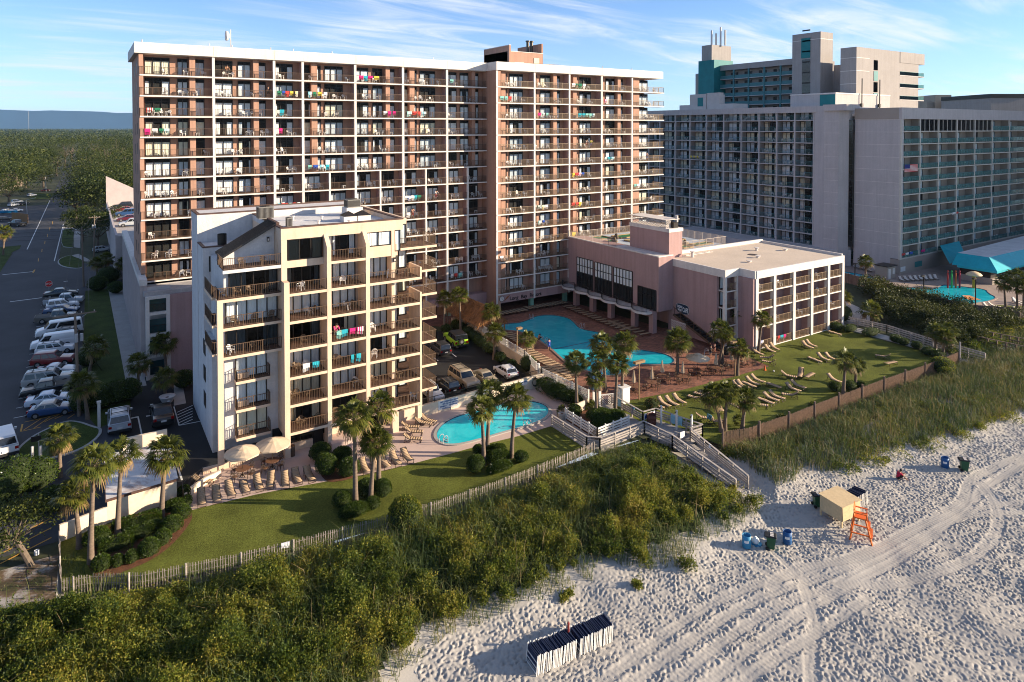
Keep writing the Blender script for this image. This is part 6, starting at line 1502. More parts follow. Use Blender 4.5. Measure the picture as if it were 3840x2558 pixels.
t = thing('picket_fence', 'weathered sand fence of thin pickets along the lower lawn, above the scrub', 'fence', (18, 49.3, 0))
mb = MB()
for x, y, a in run(FENCE_L, .175):
 h = .84 + rng.uniform(-.05, .06); c, s = math.cos(a), math.sin(a); lx, ly = rng.gauss(0, .03), rng.gauss(0, .03)
 mb.hexa(WOODP, [(x - c * .028, y - s * .028, -.35), (x + c * .028, y + s * .028, -.35), (x + c * .028 - s * .015, y + s * .028 + c * .015, -.35), (x - c * .028 - s * .015, y - s * .028 + c * .015, -.35)],
   [(x - c * .028 + lx, y - s * .028 + ly, h), (x + c * .028 + lx, y + s * .028 + ly, h), (x + c * .028 - s * .015 + lx, y + s * .028 + c * .015 + ly, h), (x - c * .028 - s * .015 + lx, y - s * .028 + c * .015 + ly, h)])
for z in (.2, .65):
 for (a, b) in zip(FENCE_L[:-1], FENCE_L[1:]): mb.bar(WOODP, (*a, z), (*b, z), .02)
o = mb.build('pickets', t)
for x, y, a in run(FENCE_L, 3.6):
 mb = MB(); mb.cyl(WOODG, (x, y - .06, -.5), (x, y - .06, .92), .06, n=7); mb.build('post', t)
t = thing('wicker_fence', 'slatted brush fence on stout posts along the big lawn', 'fence', (76, 43, 0))
mb = MB()
for x, y, a in run(FENCE_R, .085):
 h = 1.25 + rng.uniform(-.05, .05); c, s = math.cos(a), math.sin(a); l = rng.gauss(0, .012)
 mb.bar(M('brush_slat', (.25, .17, .12), .9, .35, 5), (x, y, -.3), (x + l, y + l, h), .05, .02)
mb.build('slats', t)
for x, y, a in run(FENCE_R, 4.6): mb = MB(); mb.cyl(WOODB, (x, y - .05, -.6), (x, y - .05, 1.6), .11, n=8); mb.build('post', t)
t = thing('pool_wall', 'cream wall with dark railing between small pool and car park', 'wall', (36, 66, 0))
mb = MB(); mb.hexa(CREAMW, [(26.8, 65.9, 0), (46.6, 65.7, 0), (46.6, 66.0, 0), (26.8, 66.2, 0)], [(26.8, 65.9, 1.15), (46.6, 65.7, 1.6), (46.6, 66.0, 1.6), (26.8, 66.2, 1.15)])
mb.box(M('joint_line', (.30, .22, .16), .9, 0), 34.0, 34.04, 65.78, 66.16, .03, 1.3); mb.box(M('joint_line', ()), 40, 40.04, 65.72, 66.14, .03, 1.45); mb.build('wall', t)
mb = MB(); railing(mb, [(26.9, 66.0), (36, 65.95)], 1.28, .62, FRAME, .13, 1.4); railing(mb, [(36, 65.95), (46.3, 65.85)], 1.46, .62, FRAME, .13, 1.4); mb.build('railing', t)
def board(parent, p, w, h, m, lines, size, name='sign'):
 mb = MB(); mb.box(m, p[0], p[0] + w, p[1] - .05, p[1] - .01, p[2], p[2] + h); o = mb.build(name, parent)
 for k, s in enumerate(lines): text('sign_lettering', s, (p[0] + w / 2, p[1] - .056, p[2] + h - size * 1.15 * (k + 1) + .03), size, BLUEL, o, 0, .003, 1, align='CENTER', bold=.012)
 return o
BLUEL = M('blue_letters', (.03, .09, .25), .6, 0); SGW = M('sign_board', (.72, .70, .68), .6, .05, 4)
a = atY(1560 + 220 / 2.613, 1380 + 398 / 2.613, 65.8); board(t, (a[0], 65.86, .28), 2.0, .95, SGW, ['NO LIFEGUARD', 'ON DUTY', 'SWIM AT YOUR', 'OWN RISK'], .215)
a = atY(1560 + 316 / 2.613, 1380 + 375 / 2.613, 65.8); board(t, (a[0], 65.84, .35), 1.25, .9, SGW, ['POOL NOTE', 'NO DIVING', 'ALLOWED'], .22)
a = atY(1560 + 985 / 2.613, 1380 + 160 / 2.613, 65.8); board(t, (a[0], 65.76, .75), 1.5, .55, SGW, ['NO DIVING'], .24)
LW = [(49.4, 87.5), (48.3, 72.4), (46.5, 65.9), (47.0, 57.6)]
t = thing('lattice_wall', 'cream wall topped with white lattice between the car park and the brick terrace', 'wall', (47.5, 70, 0))
mb = MB(); l = MB()
for a, b in zip(LW[:-1], LW[1:]):
 mb.bar(CREAMW, (*a, .6), (*b, .6), .25, 1.3); lattice(l, LATW, a, b, 1.28, 2.15, .26, .05)
 n = max(2, round(math.dist(a, b) / 2.6))
 for k in range(n + 1): x, y = a[0] + (b[0] - a[0]) * k / n, a[1] + (b[1] - a[1]) * k / n; l.box(LATW, x - .07, x + .07, y - .07, y + .07, 1.25, 2.28)
mb.build('wall', t); l.build('lattice', t)
t = thing('lattice_gate', 'white lattice fence piece with gate posts behind the planter', 'fence', (49.5, 57.3, 0))
mb = MB(); lattice(mb, LATW, (48.6, 57.6), (51.0, 56.9), .1, 1.25, .26, .05)
for x, y in ((47.9, 57.8), (48.6, 57.6), (51.0, 56.9)): mb.box(LATW, x - .1, x + .1, y - .1, y + .1, 0, 1.7)
mb.build('lattice', t)
t = thing('white_cabinet', 'white pump cabinet beside the lattice gate', 'cabinet', (51.6, 57.0, 0)); mb = MB(); mb.box(LATW, 51.1, 52.2, 56.5, 57.5, 0, 1.75); mb.build('body', t); mb = MB(); mb.box(LATW, 51.0, 52.3, 56.4, 57.6, 1.75, 1.85); mb.build('lid', t)
t = thing('hose_reel', 'coiled dark hose hung on the cream wall corner', 'hose', (45.3, 65.5, .8)); mb = MB()
for k in range(3):
 for i in range(20):
  a0, a1 = 2 * math.pi * i / 20, 2 * math.pi * (i + 1) / 20; r = .42 + .04 * k; mb.bar(FRAME, (45.3 + r * .9 * math.cos(a0), 65.6 - .05 * k, .85 + r * math.sin(a0)), (45.3 + r * .9 * math.cos(a1), 65.6 - .05 * k, .85 + r * math.sin(a1)), .05)
mb.build('coil', t); mb = MB(); mb.box(FRAME, 45.15, 45.45, 65.6, 65.72, 1.15, 1.4); mb.build('hook', t)
t = thing('standpipe', 'tall white pipe at the corner of the lattice wall', 'pipe', (46.2, 66.3, 0)); mb = MB(); mb.cyl(LATW, (46.2, 66.2, 0), (46.2, 66.2, 2.6), .12, n=8); mb.build('pipe', t); mb = MB(); mb.cyl(LATW, (46.2, 66.2, 2.6), (46.2, 66.2, 2.75), .18, n=8); mb.build('cap', t)
t = thing('low_wall', 'low cream wall at the left edge of the condo terrace', 'wall', (8, 63, 0)); mb = MB()
for a, b in (((6.6, 60.8), (6.9, 62.2)), ((6.9, 62.2), (8.6, 63.6)), ((8.6, 63.6), (9.9, 64.2))): mb.bar(CREAMW, (*a, .3), (*b, .3), .2, .7)
mb.build('wall', t); mb = MB(); railing(mb, [(6.5, 60.8), (6.6, 62.3), (8.4, 63.8)], .1, 1.3, FRAME, .14); mb.build('railing', t)
t = thing('pump_shed', 'flat roofed cream shed with rusty stained roof behind the front palms', 'shed', (3.7, 65, 0)); mb = MB()
mb.hexa(CREAMW, [(1.15, 61.5, 0), (6.15, 62.0, 0), (6.3, 69.5, 0), (1.2, 70, 0)], [(1.15, 61.5, 1.8), (6.15, 62.0, 1.8), (6.3, 69.5, 1.8), (1.2, 70, 1.8)]); mb.build('wall', t)
def stainmat():
 m = M('stained_roof', (.62, .60, .585), .8, 0); nt = m.node_tree; N = nt.nodes; L = nt.links; b = N['Principled BSDF']; tc = N.new('ShaderNodeTexCoord'); nz = N.new('ShaderNodeTexNoise'); nz.inputs['Scale'].default_value = .55; nz.inputs['Detail'].default_value = 7; nz.inputs['Roughness'].default_value = .7; nz.inputs['Distortion'].default_value = .6
 L.new(tc.outputs['Object'], nz.inputs['Vector']); rp = N.new('ShaderNodeValToRGB'); rp.color_ramp.elements[0].position = .5; rp.color_ramp.elements[1].position = .68; rp.color_ramp.elements[0].color = (.60, .585, .575, 1); rp.color_ramp.elements[1].color = (.26, .12, .07, 1); L.new(nz.outputs['Fac'], rp.inputs[0]); L.new(rp.outputs[0], b.inputs['Base Color']); return m
mb = MB(); mb.hexa(stainmat(), [(1.05, 61.4, 1.8), (6.25, 61.9, 1.8), (6.4, 69.6, 1.8), (1.1, 70.1, 1.8)], [(1.05, 61.4, 1.93), (6.25, 61.9, 1.93), (6.4, 69.6, 1.93), (1.1, 70.1, 1.93)]); o = mb.build('roof', t)
mb = MB(); mb.bar(BRWOOD, (1.0, 61.36, 1.88), (6.3, 61.88, 1.88), .06, .2); mb.bar(BRWOOD, (1.02, 61.4, 1.88), (1.06, 70.1, 1.88), .06, .2); mb.build('coping', t)
mb = MB(); mb.cyl(TRIM, (4.4, 64.4, 1.93), (4.4, 64.4, 2.1), .28, n=12); mb.cyl(TRIM, (4.4, 64.4, 2.1), (4.4, 64.4, 2.25), .5, .3, n=14); mb.build('roof_vent', t)
mb = MB(); mb.box(CREAMW, 2.6, 6.2, 70.2, 70.5, 0, 2.9); mb.build('screen_wall', t)
t = thing('low_wall', 'low white wall left of the shed, shaded by palms', 'wall', (-.5, 61, 0)); mb = MB(); mb.bar(CREAMW, (-2.0, 60.7, .65), (1.12, 61.6, .65), .2, 1.3); mb.build('wall', t); mb = MB(); mb.bar(WOODB, (-2.1, 61.2, 1.0), (.9, 62.2, 1.0), .1, .2); mb.build('rail', t)
bw = thing('boardwalk', 'weathered timber boardwalk landing with slatted rails and a ramp down to the beach', 'boardwalk', (48, 50, 0))
BWD = M('boardwalk_deck', (.31, .285, .265), .9, .2, 1.2, .006, 10, fine=.15, fs=8)
mb = MB()
mb.prism(BWD, [(41, 56.3), (41.0, 50.6), (41.9, 49.6), (48.2, 50.0), (49.5, 51.6), (49.8, 57.2), (47.9, 57.6), (47.8, 51.9), (43.0, 51.4), (43.1, 56.8)], -.3, .1)
mb.prism(BWD, [(48.2, 50.0), (48.6, 46.2), (52.5, 46.2), (51.4, 51.5), (49.5, 51.6)], -.3, .1)
for k in range(30):
 y0 = 46.2 - .26 * k; z = .09 - .028 * k; mb.box(BWD, 48.35 - .003 * k, 50.7 - .035 * k, y0 - .25, y0, z - .06, z)
mb.build('deck', bw)
def slatrail(pts, h=1.15, slats=3, z=None, capw=.2):
 for a, b in zip(pts[:-1], pts[1:]):
  mb = MB(); a = np.array(a, float); b = np.array(b, float); ln = np.linalg.norm(b - a); n = max(1, round(ln / 2.0))
  for k in range(n + 1): p = a + (b - a) * k / n; mb.box(WOODG, p[0] - .06, p[0] + .06, p[1] - .06, p[1] + .06, p[2] - .3, p[2] + h)
  for k in range(slats): zz = h * (.28 + .62 * k / slats); mb.bar(WOODG, a + [0, 0, zz], b + [0, 0, zz], .045, .16)
  mb.bar(WOODG, a + [0, 0, h + .02], b + [0, 0, h + .02], capw, .05); mb.build('slat_rail', bw)
slatrail([(41.0, 56.3, .1), (41.0, 50.5, .1), (41.9, 49.6, .1), (48.2, 50.0, .1)]); slatrail([(48.2, 50.0, .1), (48.4, 46.3, .1), (48.15, 38.5, -.75)], 1.1, 2)
slatrail([(49.9, 57.0, .1), (49.6, 51.7, .1), (51.4, 51.6, .1), (52.6, 46.2, .1), (50.9, 46.25, .1)]); slatrail([(50.9, 46.2, .1), (49.6, 38.3, -.75)], 1.1, 3)
pb = thing('planter_box', 'square planter inside white washed slat rails at the boardwalk', 'planter', (45.4, 54, 0)); mb = MB()
for a, b in (((43.2, 56.8), (43.1, 51.4)), ((43.1, 51.4), (47.7, 51.8))):
 for k in range(4): mb.bar(LATW, (*a, .3 + .28 * k), (*b, .3 + .28 * k), .05, .17)
 n = 4
 for k in range(n + 1): x, y = a[0] + (b[0] - a[0]) * k / n, a[1] + (b[1] - a[1]) * k / n; mb.box(LATW, x - .06, x + .06, y - .06, y + .06, 0, 1.35)
mb.build('slat_rail', pb); mb = MB(); mb.prism(MULCH, [(43.2, 56.8), (43.15, 51.5), (47.65, 51.85), (47.8, 57.2)], 0, .3); mb.build('soil', pb)
mb = MB(); mb.hexa(CREAMW, [(43.3, 57.0, .3), (46.2, 57.2, .3), (46.2, 57.35, .3), (43.3, 57.15, .3)], [(43.3, 57.0, 1.1), (46.2, 57.2, 1.3), (46.2, 57.35, 1.3), (43.3, 57.15, 1.1)]); mb.build('back_panel', pb)
t = thing('arched_gate', 'black arched iron gate beside the planter', 'gate', (42.6, 50.9, .1)); mb = MB()
for k in range(12): u = k / 11; mb.bar(FRAME, (41.9 + 1.2 * u, 50.9, .1), (41.9 + 1.2 * u, 50.9, 1.05 + .35 * math.sin(u * math.pi)), .03)
for k in range(11): u, v = k / 11, (k + 1) / 11; mb.bar(FRAME, (41.9 + 1.2 * u, 50.9, 1.05 + .35 * math.sin(u * math.pi)), (41.9 + 1.2 * v, 50.9, 1.05 + .35 * math.sin(v * math.pi)), .04)
mb.bar(FRAME, (41.9, 50.9, .2), (43.1, 50.9, .2), .04); mb.build('bars', t)
t = thing('arched_gate', 'arched gate with a white notice at the top of the beach ramp', 'gate', (49.6, 46.2, .1)); mb = MB()
for k in range(14): u = k / 13; mb.bar(FRAME, (48.6 + 2.1 * u, 46.1, .1), (48.6 + 2.1 * u, 46.1, 1.0 + .4 * math.sin(u * math.pi)), .03)
mb.bar(FRAME, (48.6, 46.1, .9), (50.7, 46.1, .9), .04); mb.build('bars', t); mb = MB(); mb.box(SGW, 49.2, 49.8, 46.0, 46.06, .75, 1.35); mb.build('notice', t)
for (x, y, lab) in ((50.9, 50.3, 'outdoor shower post nearest the landing corner'), (51.4, 48.6, 'middle outdoor shower post on the landing'), (51.9, 47.0, 'outdoor shower post nearest the ramp gate')):
 t = thing('shower_post', lab, 'shower', (x, y, .1), 'shower posts on the landing'); mb = MB(); mb.box(LATW, x - .08, x + .08, y - .08, y + .08, .1, 2.15); mb.build('post', t); mb = MB(); mb.bar(BRZ, (x, y, 2.0), (x - .3, y - .1, 2.05), .05); mb.cyl(BRZ, (x - .3, y - .1, 2.05), (x - .3, y - .1, 1.95), .08, n=8); mb.build('shower_head', t)
def barrel(p, m, label, r=.3, h=.9, name='barrel', cat='barrel', lab2=None):
 t = thing(name, label, cat, p); mb = MB(); mb.lathe(m, (0, 0, 0), [(.02, .01), (r * .96, .01), (r, .04), (r, h * .33), (r * 1.03, h * .345), (r, h * .36), (r, h * .66), (r * 1.03, h * .675), (r, h * .69), (r, h), (r * .9, h), (r * .88, h * .75), (0, h * .74)], 18); mb.build('drum', t, True, False)
 if lab2:
  mb = MB(); a0 = math.atan2(-p[1], -p[0]); n = 6
  for i in range(n): u, v = a0 - .5 + i / n, a0 - .5 + (i + 1) / n; mb.poly(SGW, [((r + .012) * math.cos(u), (r + .012) * math.sin(u), h * .48), ((r + .012) * math.cos(v), (r + .012) * math.sin(v), h * .48), ((r + .012) * math.cos(v), (r + .012) * math.sin(v), h * .68), ((r + .012) * math.cos(u), (r + .012) * math.sin(u), h * .68)])
  mb.build('paper_label', t, False, False)
 return t
barrel((50.2, 51.0, .1), M('terracotta', (.10, .035, .022), .7), 'dark red round litter urn on the boardwalk landing', .5, 1.0, 'litter_urn', 'bin')
t = thing('landing_sign', 'white notice with blue panel and red no dogs ring on the landing rail', 'sign', (49.8, 51.6, .5)); mb = MB(); mb.box(SGW, 49.65, 51.2, 51.5, 51.54, .45, 1.1); mb.build('board', t)
mb = MB(); mb.box(M('notice_blue', (.03, .07, .30), .6, 0), 49.72, 50.4, 51.48, 51.5, .55, .9); mb.build('blue_panel', t)
mb = MB(); RED = M('sign_red', (.55, .02, .02), .5, .05)
for i in range(16): a0, a1 = 2 * math.pi * i / 16, 2 * math.pi * (i + 1) / 16; mb.bar(RED, (50.8 + .2 * math.cos(a0), 51.48, .78 + .2 * math.sin(a0)), (50.8 + .2 * math.cos(a1), 51.48, .78 + .2 * math.sin(a1)), .04)
mb.bar(RED, (50.66, 51.48, .92), (50.94, 51.48, .64), .04); mb.build('ring', t)
TOW = {}
def clothmat(c):
 k = 'cloth_%d' % len(TOW) if c not in TOW else TOW[c]; TOW.setdefault(c, k); return M(TOW[c], c, .9, .15, 6)
def towel(x, y, z, yaw, w, h, c, label, group=None, stripes=None):
 """cloth folded over a rail: front flap, fold, back flap, with soft waves"""
 t = MB(); n = 6; ca, sa = math.cos(yaw), math.sin(yaw); ph = RD.random() * 6
 def P(u, v, side):
  d = side * (.045 + .035 * abs(math.sin(u * 9 + ph)) * (v > .02)) ; s = (u - .5) * w; return (x + ca * s - sa * d, y + sa * s + ca * d, z + .015 - v * h * (1 + .07 * math.sin(u * 5 + ph)))
 rows = [(-1, .55), (-1, .3), (-1, .0), (1, .0), (1, .5), (1, 1.0)]
 for i in range(n):
  for (s0, v0), (s1, v1) in zip(rows[:-1], rows[1:]):
   m = clothmat(stripes if stripes and i % 2 else c); t.poly(m, [P(i / n, v0, s0), P((i + 1) / n, v0, s0), P((i + 1) / n, v1, s1), P(i / n, v1, s1)])
 o = t.build('towel', None, True); tag(o, label, 'towel', group); return o
for (x, y, z, yaw, lab) in ((49.85, 55.6, 1.24, math.pi / 2, 'pale blue towel on the boardwalk rail nearest the lattice gate'), (49.8, 53.4, 1.24, math.pi / 2, 'pale blue towel on the boardwalk rail, second from the gate'), (51.75, 49.4, 1.24, 1.8, 'pale blue towel on the landing rail, upper of two side by side'), (51.95, 48.6, 1.24, 1.8, 'pale blue towel on the landing rail, lower of two side by side')):
 towel(x, y, z, yaw, .5, .85, (.25, .47, .55), lab)
towel(50.4, 43.3, .95, 1.5, .3, .4, (.7, .7, .7), 'white cloth on the ramp rail'); towel(12.1, 49.95, .84, -.15, .6, .45, (.65, .66, .7), 'white cloth on the picket fence')
db = thing('dune_boardwalk', 'grey timber rail walk along the far side of the big lawn down to the dune', 'boardwalk', (100, 50, 0)); mb = MB()
mb.prism(CONC, [(99.6, 61), (101.8, 61), (101.4, 41), (99.2, 41)], 0, .06); mb.build('deck', db)
for pts in ([(102.4, 61), (103.0, 54.5), (101.6, 46.8), (101.3, 40.6)],):
 for a, b in zip(pts[:-1], pts[1:]):
  mb = MB(); n = max(2, round(math.dist(a, b) / 2.2))
  for k in range(n + 1): x, y = a[0] + (b[0] - a[0]) * k / n, a[1] + (b[1] - a[1]) * k / n; mb.box(WOODG, x - .08, x + .08, y - .08, y + .08, -.2, 1.25)
  for z in (.3, .62, .95, 1.22): mb.bar(WOODG, (*a, z), (*b, z), .06, .17)
  mb.build('slat_rail', db)
for x, y in ((100.0, 46.5), (98.9, 42.6)): mb = MB(); mb.cyl(WOODG, (x, y, -.2), (x, y, 2.6), .13, n=8); mb.build('post', db)
a = q7(1850, 1010); b = q7(2480, 1150); a2 = q7(1920, 945); b2 = q7(2480, 1060); d2 = thing('dune_boardwalk', 'second dune boardwalk with dark rails at the right edge', 'boardwalk', a); mb = MB(); mb.prism(CONC, [a[:2], b[:2], b2[:2] * 1.0 + np.array([0, -.2]), a2[:2] * 1.0 + np.array([0, -1.0])], 0, .1); mb.build('deck', d2)
for p, q in ((a, b), (a2, b2)):
 mb = MB(); n = 6
 for k in range(n + 1): x, y = p[0] + (q[0] - p[0]) * k / n, p[1] + (q[1] - p[1]) * k / n; mb.box(WOODB, x - .09, x + .09, y - .09, y + .09, 0, 1.2)
 mb.bar(WOODB, (*p[:2], 1.2), (*q[:2], 1.2), .2, .08); mb.bar(WOODB, (*p[:2], .65), (*q[:2], .65), .06, .14); mb.build('rail', d2)
hp = thing('board_fence', 'long dark board fence round the neighbour hotel pool', 'fence', (126, 60, 0)); mb = MB(); HPW = [(134, 95), (130.6, 81.3), (127.9, 67.7), (124.6, 55.1), (124.4, 51.6), (128.7, 47.0), (136, 43)]
for a, b in zip(HPW[:-1], HPW[1:]):
 n = int(math.dist(a, b) / .3)
 for k in range(n): u, v = k / n, (k + .94) / n; mb.bar(WOODB, (a[0] + (b[0] - a[0]) * u, a[1] + (b[1] - a[1]) * u, .95), (a[0] + (b[0] - a[0]) * v, a[1] + (b[1] - a[1]) * v, .95), .05, 1.9 + .04 * (k % 2))
mb.build('boards', hp)
mb = MB()
for x, y, _ in run(HPW, 3.2): mb.box(WOODB, x - .08, x + .08, y - .08, y + .08, 0, 2.0)
o = mb.build('posts', hp)
def lounger_proto(ang, name='sun_lounger'):
 t = thing(name, 'x', 'sun lounger'); f = MB(); s = MB(); L0, LS, W = -.95, -.22, .31; c, sn = math.cos(ang), math.sin(ang); bl = .78; hz = .36
 hd = (LS - bl * c, hz + bl * sn)
 for y in (-W, W):
  f.bar(BRZ, (LS, y, hz), (.98, y, hz - .03), .045); f.bar(BRZ, (LS, y, hz), (hd[0], y, hd[1]), .04)
  for x in (.8, -.15 if ang > .2 else -.75): f.bar(BRZ, (x, y, hz - .02), (x + .12, y, 0), .04)
  if ang > .2: f.bar(BRZ, (hd[0] * .6 + LS * .4, y, hz + bl * sn * .6), (-.78, y, 0.02), .035); f.bar(BRZ, (-.78, y, .02), (LS, y, .3), .035)
 f.bar(BRZ, (.92, -W, hz - .03), (.92, W, hz - .03), .04); f.bar(BRZ, (.9, -W, .02), (.9, W, .02), .03)
 th = .025
 def slab(p, q):
  k = 5
  for i in range(k):
   u, v = i / k, (i + 1) / k; sag = lambda w: -.03 * math.sin(w * math.pi)
   a = (p[0] + (q[0] - p[0]) * u, p[1] + (q[1] - p[1]) * u + sag(u)); b = (p[0] + (q[0] - p[0]) * v, p[1] + (q[1] - p[1]) * v + sag(v))
   s.hexa(TANS, [(a[0], -W + .02, a[1]), (b[0], -W + .02, b[1]), (b[0], W - .02, b[1]), (a[0], W - .02, a[1])], [(a[0], -W + .02, a[1] + th), (b[0], -W + .02, b[1] + th), (b[0], W - .02, b[1] + th), (a[0], W - .02, a[1] + th)])
 slab((LS, hz + .015), (1.0, hz - .015)); slab((hd[0], hd[1] + .015), (LS, hz + .015))
 f.build('frame', t, False, False); s.build('sling', t, True, False); return t
LPROTO = {}
def lounger(head, foot, kind, label, group):
 ang = {'f': .03, 'r': .62, 'h': .95}[kind]
 h = np.array(head[:2]); q = np.array(foot[:2]); d = q - h; yaw = math.atan2(d[1], d[0]); c = q - d / (np.linalg.norm(d) + 1e-9) * .85
 if kind not in LPROTO: o = LPROTO[kind] = lounger_proto(ang)
 else: o = copy_tree(LPROTO[kind])
 o.location = (c[0], c[1], .03); o.rotation_euler = (0, 0, yaw); tag(o, label, 'sun lounger', group); return o
GL = 'loungers on the big lawn'
for (a, b, k, lab) in [
 ((1215, 405), (1312, 444), 'r', 'lounger nearest the corner pier of the cafe wing'), ((1318, 378), (1415, 420), 'r', 'lounger under the towels of the ground floor balcony, nearer the palm'), ((1360, 355), (1452, 400), 'r', 'lounger closest to the pink and white towels'),
 ((1425, 480), (1300, 468), 'r', 'lounger facing the patio, upper of the dark pair near the orange cone'), ((1455, 530), (1318, 500), 'r', 'lounger facing the patio, lower of the dark pair near the orange cone'),
 ((1650, 345), (1750, 385), 'r', 'left lounger of the pair on the open upper lawn'), ((1690, 335), (1783, 372), 'r', 'right lounger of the pair on the open upper lawn'), ((1690, 460), (1825, 508), 'f', 'flat lounger beside the pair left of the thick palm'), ((1795, 455), (1895, 495), 'r', 'left lounger of the raised pair left of the thick palm'), ((1855, 450), (1965, 492), 'r', 'right lounger of the raised pair left of the thick palm'),
 ((1475, 622), (1610, 645), 'r', 'lounger with a small white bag on its foot end'), ((1660, 600), (1645, 640), 'h', 'upright lounger facing the camera in mid lawn'), ((1770, 610), (1705, 645), 'f', 'flat lounger right of the upright one'), ((1875, 640), (2000, 690), 'r', 'lounger just left of the thick palm trunk'), ((1880, 232), (2000, 265), 'f', 'flat lounger at the far end of the lawn by the corner bushes'),
 ((1040, 700), (1150, 752), 'r', 'lounger half hidden by palm fronds, leftmost of the middle row'), ((1085, 700), (1195, 745), 'r', 'lounger with a blue white frisbee'), ((1130, 685), (1245, 732), 'f', 'flat lounger inside the middle row'), ((1165, 670), (1280, 712), 'r', 'raised lounger after the flat one in the middle row'), ((1210, 650), (1325, 690), 'r', 'last lounger at the right of the middle row'),
 ((1480, 745), (1365, 700), 'f', 'shaded lounger facing the patio beside the raised pair'), ((1525, 728), (1640, 770), 'r', 'front lounger of the raised pair below the upright one'), ((1560, 700), (1688, 742), 'r', 'rear lounger of the raised pair below the upright one'), ((1630, 815), (1495, 795), 'r', 'lounger turned to the left in the lower lawn'),
 ((1330, 815), (1450, 855), 'r', 'left lounger of the raised pair above the lower palms'), ((1380, 800), (1502, 838), 'r', 'right lounger of the raised pair above the lower palms'), ((1270, 832), (1405, 880), 'f', 'flat lounger before the raised pair at the lower palms'), ((1205, 878), (1355, 900), 'f', 'flat lounger behind the right lower palm'),
 ((310, 875), (435, 920), 'r', 'lounger behind the red flowering shrub, first of the row of four'), ((385, 850), (490, 905), 'r', 'second lounger of the row of four by the patio edge'), ((455, 845), (560, 895), 'r', 'third lounger of the row of four by the patio edge'), ((525, 825), (625, 875), 'r', 'last lounger of the row of four by the patio edge'),
 ((790, 850), (665, 812), 'r', 'shaded lounger facing left before the lower palms, front one'), ((830, 815), (720, 785), 'r', 'shaded lounger facing left before the lower palms, second one'), ((860, 800), (765, 770), 'r', 'shaded lounger facing left before the lower palms, rear one'), ((1040, 885), (1140, 930), 'f', 'flat lounger between the middle and right lower palms'), ((900, 885), (960, 948), 'r', 'lounger hidden behind the left lower palms'),
 ((730, 1005), (870, 1010), 'r', 'lounger near the landing rail below the lower palms'), ((835, 1040), (965, 1040), 'h', 'lounger with a blue towel over its back near the landing')]:
 lounger(q6(*a), q6(*b), k, lab, GL)
for (a, b, k, lab) in [((880, 1180), (725, 1150), 'r', 'lounger facing left at the far corner of the lawn'), ((820, 1250), (930, 1225), 'f', 'flat pale lounger nearest the wicker fence at the far corner')]: lounger(q7(*a), q7(*b), k, lab, GL)
GT = 'loungers on the condo terrace'
for i, (a, b, k) in enumerate([((125, 1330), (135, 1420), 'r'), ((255, 1290), (268, 1390), 'r'), ((370, 1265), (398, 1340), 'r'), ((500, 1240), (525, 1310), 'f'), ((615, 1200), (645, 1285), 'r'), ((748, 1180), (732, 1265), 'r'), ((865, 1175), (875, 1262), 'r'), ((955, 1150), (988, 1225), 'r'), ((1055, 1130), (1105, 1205), 'r')]):
 lounger(r2(*a), r2(*b), k, 'lounger in the front terrace row, %s from the end with the low wall' % ordinal(i), GT)
lounger(r2(70, 1215), r2(215, 1225), 'r', 'lounger turned sideways beside the low wall of the terrace', GT)
for i, (a, b) in enumerate([((1545, 1060), (1590, 1130)), ((1645, 1040), (1672, 1115)), ((1715, 1020), (1775, 1090)), ((1810, 995), (1870, 1065)), ((1905, 965), (1975, 1035))]): lounger(r2(*a), r2(*b), 'r', 'lounger by the terrace edge right of the hedge clump, %s from the palms' % ordinal(i), GT)
for (a, b, lab) in (((1895, 735), (2040, 735), 'lounger at the left end of the small pool group, front left'), ((2010, 690), (2150, 705), 'lounger second from the wall in the small pool group'), ((2050, 660), (2190, 690), 'lounger closest to the sign wall by the small pool'), ((1915, 780), (2075, 778), 'lounger in the small pool group, third from the wall'), ((1905, 840), (2065, 842), 'lounger with a cloth on it, nearest the steps')): lounger(r2(*a), r2(*b), 'r', lab, GT)
GP_ = 'flat loungers round the big pool'
def strip(a, b, n, where, off=0):
 a = np.array(a[:2]); b = np.array(b[:2]); d = (b - a) / n; nrm = np.array([-d[1], d[0]]); nrm /= np.linalg.norm(nrm)
 for i in range(n): c = a + d * (i + .5); lounger(c - nrm * .9, c + nrm * .9, 'f', 'flat lounger %s, %s in line' % (where, ordinal(i)), GP_)
strip(r3(915, 395), r3(1215, 345), 7, 'under the lettering, nearer the palms'); strip(r3(1215, 335), r3(1650, 262), 11, 'under the lettering, nearer the cafe')
strip(r3(1650, 300), r3(2330, 580), 14, 'along the cafe posts, far half'); strip(r4(405, 870), r4(690, 985), 7, 'along the cafe posts, near half')
strip(r3(985, 605), r3(1180, 715), 6, 'on the car park side, beside the lamp post'); strip(r3(1180, 785), r3(1730, 1090), 14, 'on the car park side, long row by the pool'); strip(r3(1020, 790), r3(1200, 890), 5, 'against the lattice wall, upper'); strip(r3(1400, 980), r3(1690, 1150), 8, 'against the lattice wall, lower')
GH = 'loungers of the neighbour hotel pool'
WSL = M('white_sling', (.66, .58, .50), .8, .06, 3)
hl = None
for i in range(8):
 o = lounger(q7(950 + 55 * i, 285 - 5 * i), q7(1025 + 52 * i, 318 - 3 * i), 'r', 'pale lounger before the hotel base wall, %s from the white door' % ordinal(i), GH)
 for ch in o.children:
  if ch.name.startswith('sling'):
   if hl is None: hl = ch.data.copy(); hl.materials.clear(); hl.materials.append(WSL)
   ch.data = hl
